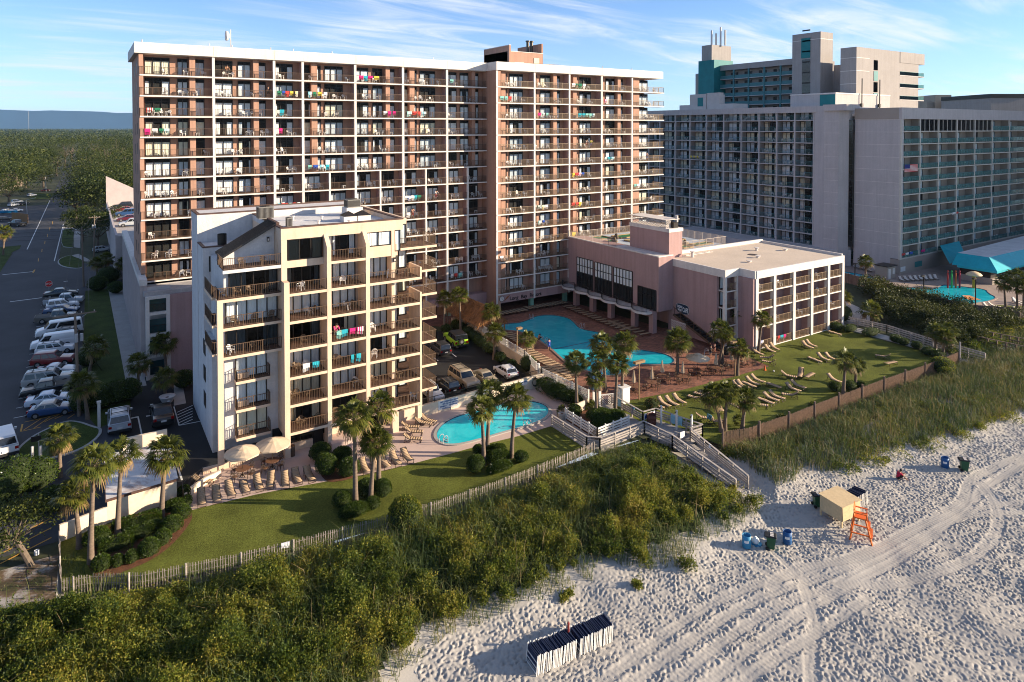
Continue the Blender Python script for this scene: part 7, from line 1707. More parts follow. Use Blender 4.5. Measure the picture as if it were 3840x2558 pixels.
for (a, b, k, lab) in (((1880, 590), (2000, 625), 'r', 'pale lounger behind the hotel board fence, left'), ((1945, 585), (2080, 612), 'r', 'pale lounger behind the hotel board fence, right'), ((2185, 540), (2330, 580), 'r', 'pale lounger on the hotel lawn, near the palms'), ((2225, 535), (2340, 560), 'r', 'second pale lounger on the hotel lawn'), ((2220, 640), (2330, 675), 'r', 'pale lounger at the right edge before the fence'), ((500, 170), (570, 180), 'r', 'lounger by the river pool, left'), ((550, 180), (620, 190), 'r', 'lounger by the river pool, second'), ((610, 195), (665, 205), 'r', 'lounger by the river pool, third'), ((650, 210), (720, 218), 'r', 'lounger by the river pool, fourth')):
 o = lounger(q7(*a), q7(*b), k, lab, GH)
 for ch in o.children:
  if ch.name.startswith('sling'): ch.data = hl
towel(*at(2300 + 850 / 2.354, 1150 + 1030 / 2.354, 0)[:2], .92, q6(850, 1030)[0] * 0 + 1.57, .6, .5, (.12, .32, .42), 'blue towel over the back of a lounger near the landing')
TABT = M('table_top', (.17, .085, .05), .5, .15, 2); CANV = M('parasol_canvas', (.55, .43, .30), .9, .08, 2)
def table_proto():
 t = thing('round_table', 'x', 'table'); mb = MB(); mb.lathe(TABT, (0, 0, 0), [(0, .70), (.58, .70), (.61, .72), (.61, .745), (0, .75)], 20); mb.build('table_top', t, False, False)
 mb = MB(); mb.cyl(BRZ, (0, 0, .05), (0, 0, .7), .05, n=8)
 for k in range(4): a = k * math.pi / 2 + .4; mb.bar(BRZ, (0, 0, .25), (.38 * math.cos(a), .38 * math.sin(a), .02), .05)
 mb.build('pedestal', t, False, False); return t
def cchair_proto():
 t = thing('patio_chair', 'x', 'chair'); s = MB(); s.lathe(TABT, (0, 0, 0), [(0, .43), (.22, .43), (.24, .45), (.22, .47), (0, .475)], 12); s.build('seat', t, False, False)
 for x, y in ((.18, .18), (.18, -.18), (-.18, .18), (-.18, -.18)): f = MB(); f.bar(BRZ, (x, y, .44), (x * 1.15, y * 1.15, 0), .03); f.build('leg', t, False, False)
 b = MB(); n = 8; pr = None
 for i in range(n + 1): a = math.pi * i / n; p = (-.22, .23 * math.cos(a), .62 + .27 * math.sin(a)); (b.bar(BRZ, pr, p, .03) if pr else None); pr = p
 for y in (-.22, .22): b.bar(BRZ, (-.2, y, .44), (-.22, y * 1.02, .64), .03)
 for y in (-.1, 0, .1): b.bar(BRZ, (-.2, y, .46), (-.22, y, .86), .022)
 for y in (-.24, .24): b.bar(BRZ, (-.2, y, .66), (.16, y, .64), .03); b.bar(BRZ, (.16, y, .64), (.17, y, .44), .025)
 b.build('backrest', t, False, False); return t
tp = [None]; cp = [None]
def setdup(cell, maker, loc, rz, label, cat, group):
 if cell[0] is None: o = cell[0] = maker()
 else: o = copy_tree(cell[0])
 o.location = [float(v) for v in loc]; o.rotation_euler = (0, 0, rz); return tag(o, label, cat, group)
def parasol_closed(p, label):
 t = thing('closed_parasol', label, 'parasol', p, 'closed parasols on the patio'); mb = MB(); mb.cyl(BRZ, (0, 0, 0), (0, 0, 2.6), .025, n=8); mb.build('pole', t, False, False)
 mb = MB(); n = 16; prof = [(.02, 2.66), (.07, 2.5), (.13, 2.1), (.2, 1.6), (.27, 1.18)]; k = len(mb.v); mi = mb.mi(CANV)
 for r, z in prof:
  for i in range(n): a = 2 * math.pi * i / n; q = r * (1.12 if i % 2 else .72); mb.v.append((q * math.cos(a), q * math.sin(a), z))
 for j in range(len(prof) - 1):
  for i in range(n): i2 = (i + 1) % n; mb.f.append((j * n + i, j * n + i2, (j + 1) * n + i2, (j + 1) * n + i)); mb.m.append(mi)
 mb.build('canopy', t, False, False)
def parasol_open(p, label, R=1.55, zt=2.55):
 t = thing('open_parasol', label, 'parasol', p, 'open parasols'); mb = MB(); mb.cyl(BRZ, (0, 0, 0), (0, 0, zt - .05), .028, n=8); mb.build('pole', t, False, False)
 mb = MB(); n = 8; R0 = .42
 for i in range(n):
  a, b = 2 * math.pi * i / n, 2 * math.pi * (i + 1) / n; m = (a + b) / 2
  f = lambda r, an, z: (r * math.cos(an), r * math.sin(an), z)
  mb.poly(CANV, [f(R0, a, zt - .12), f(R0, b, zt - .12), f(R, b, zt - .55), f(R * .955, m, zt - .52), f(R, a, zt - .55)])
  mb.poly(CANV, [f(R, a, zt - .55), f(R * .955, m, zt - .52), f(R, b, zt - .55), f(R, b, zt - .66), f(R * .955, m, zt - .63), f(R, a, zt - .66)])
  mb.bar(BRZ, f(R0, a, zt - .15), f(R * .98, a, zt - .58), .02)
 mb.build('canopy', t, False, False); mb = MB()
 for i in range(n):
  a, b = 2 * math.pi * i / n, 2 * math.pi * (i + 1) / n; f = lambda r, an, z: (r * math.cos(an), r * math.sin(an), z)
  mb.poly(CANV, [f(0, a, zt + .06), f(R0 + .1, a, zt - .09), f(R0 + .1, b, zt - .09)])
 mb.build('vent_cap', t, False, False)
TB = [(180, 755, 'nearest the white pump cabinet', 1), (340, 720, 'beside the tan lamp post', 1), (430, 660, 'at the pool edge left of the big palm', 1), (612, 668, 'right of the big round palm', 1), (745, 615, 'under the open parasol', 0), (905, 590, 'before the menu board palms', 1), (1045, 548, 'left of the low lamp post palm', 1), (1182, 520, 'at the patio corner by the red flowers', 1)]
for i, (x, y, w_, cl) in enumerate(TB):
 p = q6(x, y); p[2] = .02; setdup(tp, table_proto, p, RD.random() * 3, 'round brown patio table %s' % w_, 'table', 'patio tables')
 if cl: parasol_closed(p, 'closed tan parasol on the table %s' % w_)
 a0 = RD.random() * 2
 for k in range(4):
  a = a0 + k * math.pi / 2 + RD.uniform(-.25, .25); setdup(cp, cchair_proto, (p[0] + .92 * math.cos(a), p[1] + .92 * math.sin(a), .02), a + math.pi, 'brown chair at the table %s' % w_, 'chair', 'chairs round the table %s' % w_)
p = q6(745, 590); parasol_open((p[0], p[1], .02), 'open octagonal parasol among the closed ones on the brick patio')
for (x, y, w_) in ((495, 1150, 'before the condo columns, nearest the loungers'), (758, 1075, 'by the condo wall under the second parasol')):
 p = r2(x, y); p[2] = .03; setdup(tp, table_proto, p, 0, 'round brown table %s' % w_, 'table', 'condo terrace tables'); parasol_open((p[0], p[1], .03), 'open cream parasol over the table %s' % w_, 1.6, 2.75)
 for k in range(4): a = .6 + k * math.pi / 2; setdup(cp, cchair_proto, (p[0] + .95 * math.cos(a), p[1] + .95 * math.sin(a), .03), a + math.pi, 'brown chair at the table %s' % w_, 'chair', 'chairs at the table %s' % w_)
p = r2(1640, 900); setdup(tp, table_proto, (p[0], p[1], .03), 0, 'round table behind the tall condo palms by the steps', 'table', 'condo terrace tables')
for k in range(4): a = .2 + k * math.pi / 2; setdup(cp, cchair_proto, (p[0] + .95 * math.cos(a), p[1] + .95 * math.sin(a), .03), a + math.pi, 'brown chair at the table behind the tall condo palms', 'chair', 'chairs by the steps')
WPL = M('white_plastic', (.78, .77, .74), .45, .04, 2)
def mono(tall=False, table=False):
 m = MB()
 if table:
  m.box(WPL, -.22, .22, -.22, .22, .40, .44)
  for x, y in ((.18, .18), (-.18, .18), (.18, -.18), (-.18, -.18)): m.bar(WPL, (x, y, .4), (x * 1.1, y * 1.1, 0), .05)
  return m.mesh('side_table')
 h = 1.02 if tall else .82; m.hexa(WPL, [(-.22, -.22, .38), (.26, -.25, .40), (.26, .25, .40), (-.22, .22, .38)], [(-.22, -.22, .41), (.26, -.25, .43), (.26, .25, .43), (-.22, .22, .41)])
 for x, y in ((.24, .24), (.24, -.24), (-.2, .22), (-.2, -.22)): m.bar(WPL, (x, y, .40), (x * 1.15, y * 1.12, 0), .05)
 n = 7
 for k in range(n): y = -.21 + .42 * k / (n - 1); m.bar(WPL, (-.21, y * .95, .40), (-.32 - (.06 if tall else 0), y * 1.05, h - .12 * (abs(y) / .21) ** 2), .045, .02)
 pr = None
 for k in range(7): y = -.24 + .48 * k / 6; q = (-.32 - (.06 if tall else 0), y, h - .14 * (abs(y) / .24) ** 2); (m.bar(WPL, pr, q, .04) if pr else None); pr = q
 for s in (-1, 1): m.bar(WPL, (-.29, s * .25, .64), (.2, s * .28, .63), .06, .03); m.bar(WPL, (.2, s * .28, .63), (.24, s * .26, .42), .05, .03)
 return m.mesh('balcony_chair')
CM = {'arm': mono(), 'tall': mono(True), 'table': mono(False, True)}
near = [c for c in CHAIR_SPOTS if c[4] != 'far']; far = [c for c in CHAIR_SPOTS if c[4] == 'far']
near.sort(key=lambda c: c[0] ** 2 + c[1] ** 2 + (c[2] - CH) ** 2)
lots = {}
for k in range(7):
 for x0, x1, y in ((XB + .7, XC - .4, 65.6), (XC + .8, XD - .4, 65.6), (XD + .8, XE - .6, 65.6)):
  if (k == 6 and x0 != XC + .8): continue
  for j in range(RD.choice((1, 2, 2, 3))): near.insert(0, (RD.uniform(x0, x1), y + RD.uniform(-.3, .4), zc(k), -math.pi / 2 + RD.gauss(0, .6), 'on the %s balcony level of the condo, column bay %s' % (ordinal(k), ordinal(1 if x0 < XC else 2 if x0 < XD else 3)), 'brown' if RD.random() < .6 else 'arm'))
for k, xs in ((3, (11.2, 13.2)), (4, (11.6, 13.4, 14.9)), (5, (10.6, 11.8, 13, 14.3)), (6, (12.2, 14.2))):
 for x in xs: near.insert(0, (x, 66.3, zc(k), -math.pi / 2 + RD.gauss(0, .5), 'on the %s level terrace at the shaded left end of the condo' % ordinal(k), 'brown' if x != 11.2 else 'arm'))
CM['brown'] = CM['arm'].copy(); CM['brown'].materials.clear(); CM['brown'].materials.append(M('brown_chair', (.14, .09, .05), .5, .1, 2))
CM['brown'].name = 'brown_balcony_chair'
kc = kt = 0; over = []
for (x, y, z, rz, where, kind) in near:
 if kind == 'table': kt += 1; nm, cat, base = 'side_table', 'side table', 'white side table'
 else: kc += 1; nm, cat, base = 'balcony_chair', 'chair', {'arm': 'white chair', 'tall': 'white high backed chair', 'brown': 'brown chair'}[kind]
 if kind != 'table' and kc > 298: over.append((x, y, z, rz, kind)); continue
 o = link(nm, CM[kind], None, False, (x, y, z)); o.rotation_euler = (0, 0, rz); lab = '%s %s' % (base, where)
 tag(o, lab, cat, '%ss %s' % (base, where))
over += [(x, y, z, rz, 'arm') for x, y, z, rz, _, _ in far]
VV, FF, k = [], [], 0
for (x, y, z, rz, kind) in over:
 me = CM[kind]; co = np.empty(len(me.vertices) * 3); me.vertices.foreach_get('co', co); co = co.reshape(-1, 3); c, s = math.cos(rz), math.sin(rz)
 VV.append(np.stack([co[:, 0] * c - co[:, 1] * s + x, co[:, 0] * s + co[:, 1] * c + y, co[:, 2] + z], 1)); fi = np.empty(len(me.loops), int); me.loops.foreach_get('vertex_index', fi); FF.append(fi.reshape(-1, 4) + k); k += len(co)
o = link('distant_chairs', np_mesh('distant_chairs', np.concatenate(VV), np.concatenate(FF), WPL)); tag(o, 'the remaining white chairs on the far balconies of tower and grey hotel', 'chairs', kind='stuff')
PAL = [((.55, .02, .16), 'pink'), ((.70, .68, .66), 'white'), ((.02, .30, .38), 'turquoise'), ((.03, .08, .35), 'blue'), ((.5, .05, .04), 'red'), ((.55, .42, .06), 'yellow'), ((.02, .15, .08), 'green'), ((.20, .45, .40), 'pale green')]
def towels_on(x0, x1, y, z, n, where, pal=PAL, w=(.45, .8)):
 x = x0 + .1; used = {}
 for k in range(n):
  c, nm = RD.choice(pal); ww = RD.uniform(*w); x += ww / 2 + RD.uniform(.02, .3)
  if x + ww / 2 > x1: break
  i = used.get(nm, 0); used[nm] = i + 1
  towel(x, y - .02, z, 0, ww, RD.uniform(.5, .85), c, '%s%s towel on rail, %s' % (['', 'second ', 'third ', 'fourth ', 'fifth '][i], nm, where), 'towels drying over balcony rails', (.7, .68, .66) if RD.random() < .25 else None); x += ww / 2
for (x0, x1, y, z, where) in TOWELS: towels_on(x0, x1, y, z, RD.choice((1, 1, 2, 3, 4)), where)
towels_on(LB[2] + .2, LB[3] - .2, YL2 + .05, zs(1) + 1.03, 6, 'second floor of tower, narrow third bay', w=(.35, .6)); towels_on(22.8, 26.6, YL2 + .05, zs(7) + 1.03, 6, 'eighth floor of tower, narrow third bay', w=(.35, .55)); towels_on(42.7, 46.2, YL2 + .05, zs(7) + 1.03, 5, 'eighth floor of tower, behind the condo roof', w=(.5, .8)); towels_on(39, 42, YL2 + .05, zs(2) + 1.03, 4, 'third floor of tower, fifth bay', [PAL[0], PAL[1]]); towels_on(75, 80, YR + .05, zs(2) + 1.03, 5, 'third floor of the right wing, third bay', [PAL[2], PAL[1], PAL[7]])
towels_on(XC + .6, XD - .1, YP + .05, zc(3) + 1.06, 5, 'condo balcony, middle column bay', [PAL[0], PAL[2], PAL[3], PAL[0], PAL[7]], (.45, .7)); towels_on(XB + 1.4, XC - .6, YP + .05, zc(2) + 1.06, 3, 'condo balcony left of the middle bay', [PAL[2], PAL[1], PAL[3]], (.6, .8)); towels_on(XC + 2.2, XD - .1, YP + .05, zc(2) + 1.06, 2, 'condo balcony below the colourful row', [PAL[2]], (.3, .5))
towels_on(169, 174, YH_ + .02, 3.44 + 2.73 * 4 - 2.73 * .95, 2, 'grey hotel teal balcony', [PAL[1], PAL[4]], (1.2, 1.5)); towels_on(146.6, 152, YH_ + .02, 4.45, 3, 'lowest balcony at the grey hotel corner', [PAL[1], PAL[3], PAL[4]], (1.2, 1.5)); towels_on(155, 158, YH_ + .02, 4.45, 1, 'lowest grey hotel balcony, second bay', [PAL[0]], (1.5, 1.6))
o = towel(XM, YB[7] - 1.9, 3.7 + 2.69 * 7 + 1.03, -math.pi / 2, 3.6, .7, (.60, .45, .05), 'yellow sheets over a rail of the long grey wing', None, (.40, .33, .30))
t = thing('striped_flag', 'red and white striped flag with blue corner hung on a grey hotel balcony', 'flag', (150, YH_, 20)); a = atY(2400 + 1617 / 1.633, 100 + 846 / 1.633, YH_); b = atY(2400 + 1697 / 1.633, 100 + 886 / 1.633, YH_); mb = MB()
for k in range(13): z0 = a[2] + (b[2] - a[2]) * k / 13; z1 = a[2] + (b[2] - a[2]) * (k + 1) / 13; mb.box(RED if k % 2 == 0 else TRIM, a[0], b[0], YH_ - .12 - .0, YH_ - .09, z1, z0)
mb.build('stripes', t); mb = MB(); mb.box(M('flag_blue', (.02, .03, .16), .8, 0), a[0] - .01, a[0] + (b[0] - a[0]) * .4, YH_ - .15, YH_ - .121, a[2] + (b[2] - a[2]) * 7 / 13, a[2] + .01); mb.build('canton', t)
RUB = M('tyre_rubber', (.012, .012, .012), .8, 0); RIM = M('wheel_rim', (.35, .35, .36), .35, .05, 2, metal=.7); CGL = M('car_glass', (.012, .015, .018), .04, .1, 1, spec=.8)
HLM = M('headlamp', (.6, .6, .58), .15, 0); TLM = M('tail_lamp', (.28, .008, .008), .2, 0); BUMP = M('dark_trim', (.018, .018, .018), .6, .05, 2); PLATE = M('number_plate', (.6, .6, .6), .5, 0)
def paint(c): return M('paint_%02x%02x%02x' % tuple(int(255 * v) for v in c), c, .28, .03, .5, spec=.5, coat=.6)
def ext(poly, w, bev, mat, taper=None):
 """side outline (x, z) pushed out to the width w, edges rounded"""
 bm = bmesh.new(); n = len(poly); A = [bm.verts.new((x, -w / 2, z)) for x, z in poly]; B = [bm.verts.new((x, w / 2, z)) for x, z in poly]
 if taper:
  for v in A + B:
   f = max(0, min(1, (v.co.z - taper[0]) / (taper[1] - taper[0]))); v.co.y *= 1 - taper[2] * f
 bm.faces.new(A); bm.faces.new(B[::-1])
 for i in range(n): j = (i + 1) % n; bm.faces.new((A[j], A[i], B[i], B[j]))
 bmesh.ops.recalc_face_normals(bm, faces=bm.faces)
 if bev: bmesh.ops.bevel(bm, geom=[e for e in bm.edges if e.calc_face_angle(0) > .3], offset=bev, segments=2, affect='EDGES', profile=.6)
 me = bpy.data.meshes.new('body'); bm.to_mesh(me); bm.free(); me.materials.append(mat); me.polygons.foreach_set('use_smooth', [True] * len(me.polygons)); return me
KIND = {  # L, W, wheel r, body outline, cabin outline (rear foot, rear top, front top, front foot), belt z, extras
 'sedan': (4.75, 1.82, .33, [(-2.37, .45), (-2.35, .85), (-2.2, .96), (-1.35, 1.0), (1.1, .96), (2.15, .78), (2.36, .6), (2.36, .3), (-2.3, .28)], (-1.75, -.85, .35, 1.25), .94, 1.45),
 'coupe': (4.5, 1.8, .33, [(-2.25, .45), (-2.22, .85), (-2.05, .95), (1.0, .93), (2.05, .74), (2.24, .55), (2.24, .3), (-2.2, .28)], (-1.85, -.7, .2, 1.1), .9, 1.34),
 'hatch': (4.3, 1.8, .33, [(-2.1, .4), (-2.14, .9), (-1.9, 1.02), (1.0, .98), (2.0, .8), (2.16, .58), (2.16, .3), (-2.05, .28)], (-2.0, -1.35, .3, 1.2), .96, 1.48),
 'suv': (4.75, 1.9, .38, [(-2.33, .45), (-2.36, 1.0), (-2.3, 1.12), (1.0, 1.12), (2.1, 1.0), (2.35, .8), (2.35, .4), (-2.25, .36)], (-2.28, -1.98, .25, 1.05), 1.08, 1.76),
 'big_suv': (5.4, 2.0, .40, [(-2.66, .5), (-2.68, 1.05), (-2.6, 1.18), (1.2, 1.18), (2.5, 1.08), (2.68, .85), (2.68, .45), (-2.6, .4)], (-2.6, -2.35, .55, 1.3), 1.14, 1.86),
 'van': (5.6, 2.0, .38, [(-2.78, .45), (-2.8, 1.15), (-2.72, 1.3), (1.7, 1.3), (2.6, 1.1), (2.78, .85), (2.78, .4), (-2.7, .36)], (-2.78, -2.66, 1.15, 1.95), 1.15, 2.1),
 'pickup': (5.6, 1.98, .40, [(-2.78, .5), (-2.8, 1.1), (-2.74, 1.14), (1.4, 1.14), (2.6, 1.06), (2.78, .85), (2.78, .45), (-2.7, .42)], (-.72, -.5, .9, 1.55), 1.1, 1.82),
 'beetle': (4.2, 1.8, .34, [(-2.0, .4), (-2.08, .7), (-1.85, .98), (-1.2, 1.02), (1.0, .98), (1.75, .85), (2.05, .6), (2.05, .3), (-1.95, .28)], (-1.7, -.95, .35, 1.05), .95, 1.46),
 'jeep': (4.3, 1.88, .42, [(-2.05, .55), (-2.05, 1.15), (.9, 1.15), (2.0, 1.1), (2.1, .95), (2.1, .55), (-2.0, .5)], (-2.03, -1.98, .35, .72), 1.12, 1.84),
}
def car(kind, col, a, b, label, top=None, cover=None, rack=False, group='parked cars'):
 """a = ground under the rear, b = ground under the front"""
 L, W, r, body, cab, belt, H = KIND[kind]; a = np.array(a); b = np.array(b); d = b[:2] - a[:2]; yaw = math.atan2(d[1], d[0]); c = (a + b) / 2; s = max(.86, min(1.12, np.linalg.norm(d) / L))
 t = thing('parked_car' if kind not in ('van', 'pickup', 'jeep') else {'van': 'parked_van', 'pickup': 'pickup_truck', 'jeep': 'open_jeep'}[kind], label, {'van': 'van', 'pickup': 'pickup'}.get(kind, 'car'), (c[0], c[1], c[2] + .012), group, yaw); t.scale = (s, s, s); p = paint(col)
 link('body', ext(body, W, .05 if kind == 'jeep' else .09, p, (.6, 1.2, .06)), t, False)
 x0, x1, x2, x3 = cab; tp = .17 if kind not in ('van', 'jeep') else .1
 me = ext([(x0, belt - .1), (x1, H - .06), (x1 + .12, H), (x2 - .12, H), (x2, H - .06), (x3, belt - .1)], W * .93, .05, paint(top) if top else p, (belt, H, tp)); link('cabin', me, t, False)
 wy = lambda z, o=.012: (W * .93 / 2) * (1 - tp * max(0, min(1, (z - belt) / (H - belt)))) + o
 def X(z, f): return (x0 + (x1 - x0) * ((z - belt + .1) / (H - belt + .04))) if f < 0 else (x3 + (x2 - x3) * ((z - belt + .1) / (H - belt + .04)))
 z0, z1 = belt + .05, H - .13
 cuts = {'van': (.72, ), 'pickup': (.45, ), 'coupe': (.5,), 'beetle': (.4,)}.get(kind, (.36, .68)); cuts = (0,) + cuts + (1,)
 for sgn in (-1, 1):
  for u, v in zip(cuts[:-1], cuts[1:]):
   if kind == 'van' and u == 0 and cover == 'panel': continue
   q = lambda w, z: (X(z, -1) + .1 + (X(z, 1) - X(z, -1) - .2) * w, sgn * wy(z), z)
   mb = MB(); mb.poly(CGL, [q(u + .025, z0), q(v - .025, z0), q(v - .025, z1), q(u + .025, z1)]); mb.build('side_window', t, False, False)
 for f, nm in ((1, 'windscreen'), (-1, 'rear_window')):
  if cover == 'panel' and f < 0: continue
  mb = MB(); q = lambda sy, z: (X(z, f) + f * .02, sy * (wy(z, 0) - .1), z); mb.poly(CGL, [q(-1, z0), q(1, z0), q(1, z1), q(-1, z1)]); mb.build(nm, t, False, False)
 for sx in (-1, 1):
  for sy in (-1, 1):
   wx = sx * L * .31 + (.05 if sx > 0 else 0); mb = MB(); mb.cyl(RUB, (wx, sy * (W / 2 - .2), r), (wx, sy * (W / 2 + .015), r), r, n=16); o = mb.build('wheel', t, False, False)
   mb = MB(); mb.cyl(RIM, (wx, sy * (W / 2 - .1), r), (wx, sy * (W / 2 + .025), r), r * .58, n=10); mb.build('rim', o, False, False)
  zl = body[5 if kind in ('sedan', 'coupe') else 5][1] - .02 if sx > 0 else .82
  for sy in (-1, 1):
   mb = MB(); xe = sx * (L / 2 - .05); mb.box(HLM if sx > 0 else TLM, min(xe, xe - sx * .16), max(xe, xe - sx * .16) + (.035 if sx > 0 else 0) - (.0), sy * W * .40 - .13, sy * W * .40 + .13, (.62 if sx > 0 else .72), (.78 if sx > 0 else .95)); o = mb.build('headlight' if sx > 0 else 'tail_light', t, False, False); o.location.x += sx * .03
 mb = MB(); mb.box(PLATE, -L / 2 - .03, -L / 2 + .02, -.22, .22, .62, .76); mb.build('number_plate', t, False, False)
 for sx in (-1, 1): mb = MB(); mb.box(BUMP if kind != 'van' else p, sx * L / 2 - .06, sx * L / 2 + .04, -W * .46, W * .46, .32, .52); mb.build('bumper', t, False, False)
 for sy in (-1, 1): mb = MB(); mb.box(p, x3 - .35, x3 - .22, sy * W / 2 - .02, sy * W / 2 + .16, belt - .02, belt + .14); o = mb.build('wing_mirror', t, False, False); o.location.y = -.14 if sy < 0 else 0
 if kind == 'pickup': mb = MB(); mb.box(BUMP, -L / 2 + .1, x0 - .02, -W / 2 + .14, W / 2 - .14, 1.02, 1.155); mb.build('load_bed', t, False, False)
 if rack:
  mb = MB()
  for sy in (-1, 1): mb.bar(BUMP, (x1 + .2, sy * W * .34, H + .06), (x2 - .15, sy * W * .34, H + .06), .05)
  for u in (.25, .75): xx = x1 + (x2 - x1) * u; mb.bar(BUMP, (xx, -W * .34, H + .07), (xx, W * .34, H + .07), .05)
  mb.build('roof_rack', t, False, False)
 if kind == 'jeep':
  mb = MB(); mb.cyl(RUB, (-L / 2 - .22, .1, 1.0), (-L / 2, .1, 1.0), .38, n=16); mb.cyl(RIM, (-L / 2 - .235, .1, 1.0), (-L / 2 - .1, .1, 1.0), .2, n=12); mb.build('spare_wheel', t, False, False)
 return t
BK, WH, SI, GY, BL, RD_ = (.010, .011, .013), (.66, .67, .68), (.36, .38, .40), (.12, .13, .14), (.018, .06, .16), (.17, .012, .014)
car('sedan', BK, r6(520, 392), r6(975, 345), 'black car at the far end of the lot row'); car('pickup', SI, r6(540, 485), r6(1030, 442), 'silver pickup with dark bed in the lot row'); car('suv', WH, r6(562, 545), r6(972, 492), 'white crossover next to the silver pickup')
car('sedan', BL, r6(545, 590), r6(960, 560), 'blue car mostly hidden behind the bronze pickup'); car('pickup', (.13, .12, .10), r6(425, 700), r6(950, 640), 'bronze pickup with black load cover'); car('van', WH, r6(1010, 790), r6(435, 880), 'white passenger van with side windows, facing the lane')
car('suv', GY, r6(950, 870), r6(520, 900), 'dark grey wagon between the two white vans', rack=True); car('van', WH, r6(930, 945), r6(372, 1030), 'white windowless cargo van', cover='panel'); car('big_suv', WH, r6(455, 1085), r6(900, 1030), 'white wagon with roof rails behind the red one', rack=True)
car('suv', RD_, r6(390, 1225), r6(915, 1175), 'dark red four wheel drive wagon'); car('coupe', WH, r6(430, 1345), r6(940, 1300), 'white coupe with dark sunroof'); car('big_suv', (.30, .30, .29), r6(272, 1490), r6(930, 1400), 'long silver wagon with dark side glass', rack=True)
car('pickup', BK, r6(930, 1500), r7(245, 310), 'black pickup facing the lane'); car('sedan', (.55, .60, .66), r7(310, 420), r7(905, 330), 'pale silver blue sedan beside the convertible'); car('beetle', BL, r7(345, 545), r7(915, 462), 'blue rounded convertible with closed beige top', top=(.38, .33, .28))
car('big_suv', WH, r7(70, 1080), r7(-20, 780), 'white wagon cut by the left edge beside the islet'); car('suv', (.42, .44, .47), r7(1470, 775), r7(1455, 520), 'silver wagon with ribbed roof parked nose to the hedge', rack=True); car('sedan', BK, r7(2010, 680), r7(1960, 450), 'black car beside the hatched bay')
car('suv', (.03, .032, .036), r3(335, 850), r3(200, 750), 'dark wagon beside the lime jeep'); car('jeep', (.28, .50, .02), r3(520, 775), r3(360, 650), 'lime green open jeep with black soft top', top=BK)
car('suv', WH, r3(110, 1240), r3(235, 1350), 'white car half hidden by the right condo balconies'); car('suv', BK, r3(430, 1275), r3(260, 1150), 'black wagon with red lights beside the tan one'); car('big_suv', (.30, .25, .18), r3(420, 1070), r3(640, 1225), 'tan gold wagon facing the pool wall', rack=True); car('sedan', (.26, .22, .16), r3(660, 1060), r3(860, 1180), 'tan sedan between the gold wagon and the white hatchback'); car('hatch', WH, r3(1080, 1110), r3(910, 1000), 'white hatchback nearest the lattice wall')
car('pickup', BK, r5(330, 690), r5(95, 668), 'black pickup in the far lot by the tan screen', group='cars in the far lot'); car('suv', BK, r5(0, 620), r5(140, 610), 'black wagon at the left edge of the far lot', group='cars in the far lot'); car('suv', WH, r5(20, 525), r5(175, 510), 'white wagon in the far lot beside the blue boat', group='cars in the far lot'); car('sedan', WH, r5(140, 505), r5(262, 498), 'white sedan in the far lot', group='cars in the far lot'); car('suv', WH, r5(110, 445), r5(218, 430), 'white wagon in the second far row', group='cars in the far lot'); car('sedan', BK, r5(225, 428), r5(340, 412), 'black car in the second far row', group='cars in the far lot'); car('suv', WH, r5(155, 400), r5(262, 392), 'white wagon at the back of the far lot', group='cars in the far lot'); car('suv', WH, r5(350, 322), r5(425, 312), 'white wagon on the grass by the street trees', group='cars in the far lot')
car('sedan', RD_, r5(520, 255), r5(600, 250), 'red car under the far street trees', group='cars in the far lot'); car('suv', SI, r5(1190, 1000), r5(1310, 985), 'grey car under the trees at the side street', group='cars in the far lot'); car('pickup', SI, r5(1330, 960), r5(1440, 945), 'white topped truck in the shade of the side street', group='cars in the far lot')
for i, (y, c, lab) in enumerate(((224, BK, 'black pickup on the upper deck against the ramp wall'), (214, RD_, 'maroon car on the upper deck'), (204, BL, 'bright blue car on the upper deck'), (193, (.09, .01, .02), 'dark maroon wagon on the upper deck'), (182, SI, 'silver blue car on the upper deck'))): car('sedan' if i % 2 else 'suv', c, (11.5, y, 8.0), (6.3, y, 8.0), lab, group='cars on the upper deck')
t = thing('kayak', 'bright blue boat hull on a trailer in the far lot', 'boat', r5(100, 540)); mb = MB(); a, b = r5(-20, 540), r5(215, 528); d = (b - a); n = np.array([-d[1], d[0], 0]); n /= np.linalg.norm(n); KB = M('boat_blue', (.02, .22, .42), .4, .05)
for i in range(8):
 u, v = i / 8, (i + 1) / 8; w0, w1 = math.sin(math.pi * u) * .9, math.sin(math.pi * v) * .9; p, q = a + d * u, a + d * v
 mb.hexa(KB, [p - n * w0 * .5 + [0, 0, .5], q - n * w1 * .5 + [0, 0, .5], q + n * w1 * .5 + [0, 0, .5], p + n * w0 * .5 + [0, 0, .5]], [p - n * w0 + [0, 0, 1.3], q - n * w1 + [0, 0, 1.3], q + n * w1 + [0, 0, 1.3], p + n * w0 + [0, 0, 1.3]])
mb.build('hull', t)
t = thing('board_screen', 'tan board screen at the corner of the far lot', 'fence', r5(240, 630)); mb = MB(); a, b = r5(145, 620), r5(345, 645); TNB = M('tan_board', (.26, .14, .06), .8, .2, 1, aniso=(3, 3, .3))
for k in range(24): u, v = k / 24, (k + .93) / 24; mb.bar(TNB, (*(a + (b - a) * u)[:2], 1.5), (*(a + (b - a) * v)[:2], 1.5), .08, 3.0)
mb.build('boards', t)
POLE = M('utility_pole_wood', (.17, .13, .10), .9, .3, 1.5, aniso=(2, 2, .3)); STEEL = M('galvanised', (.34, .35, .36), .5, .1, 2)
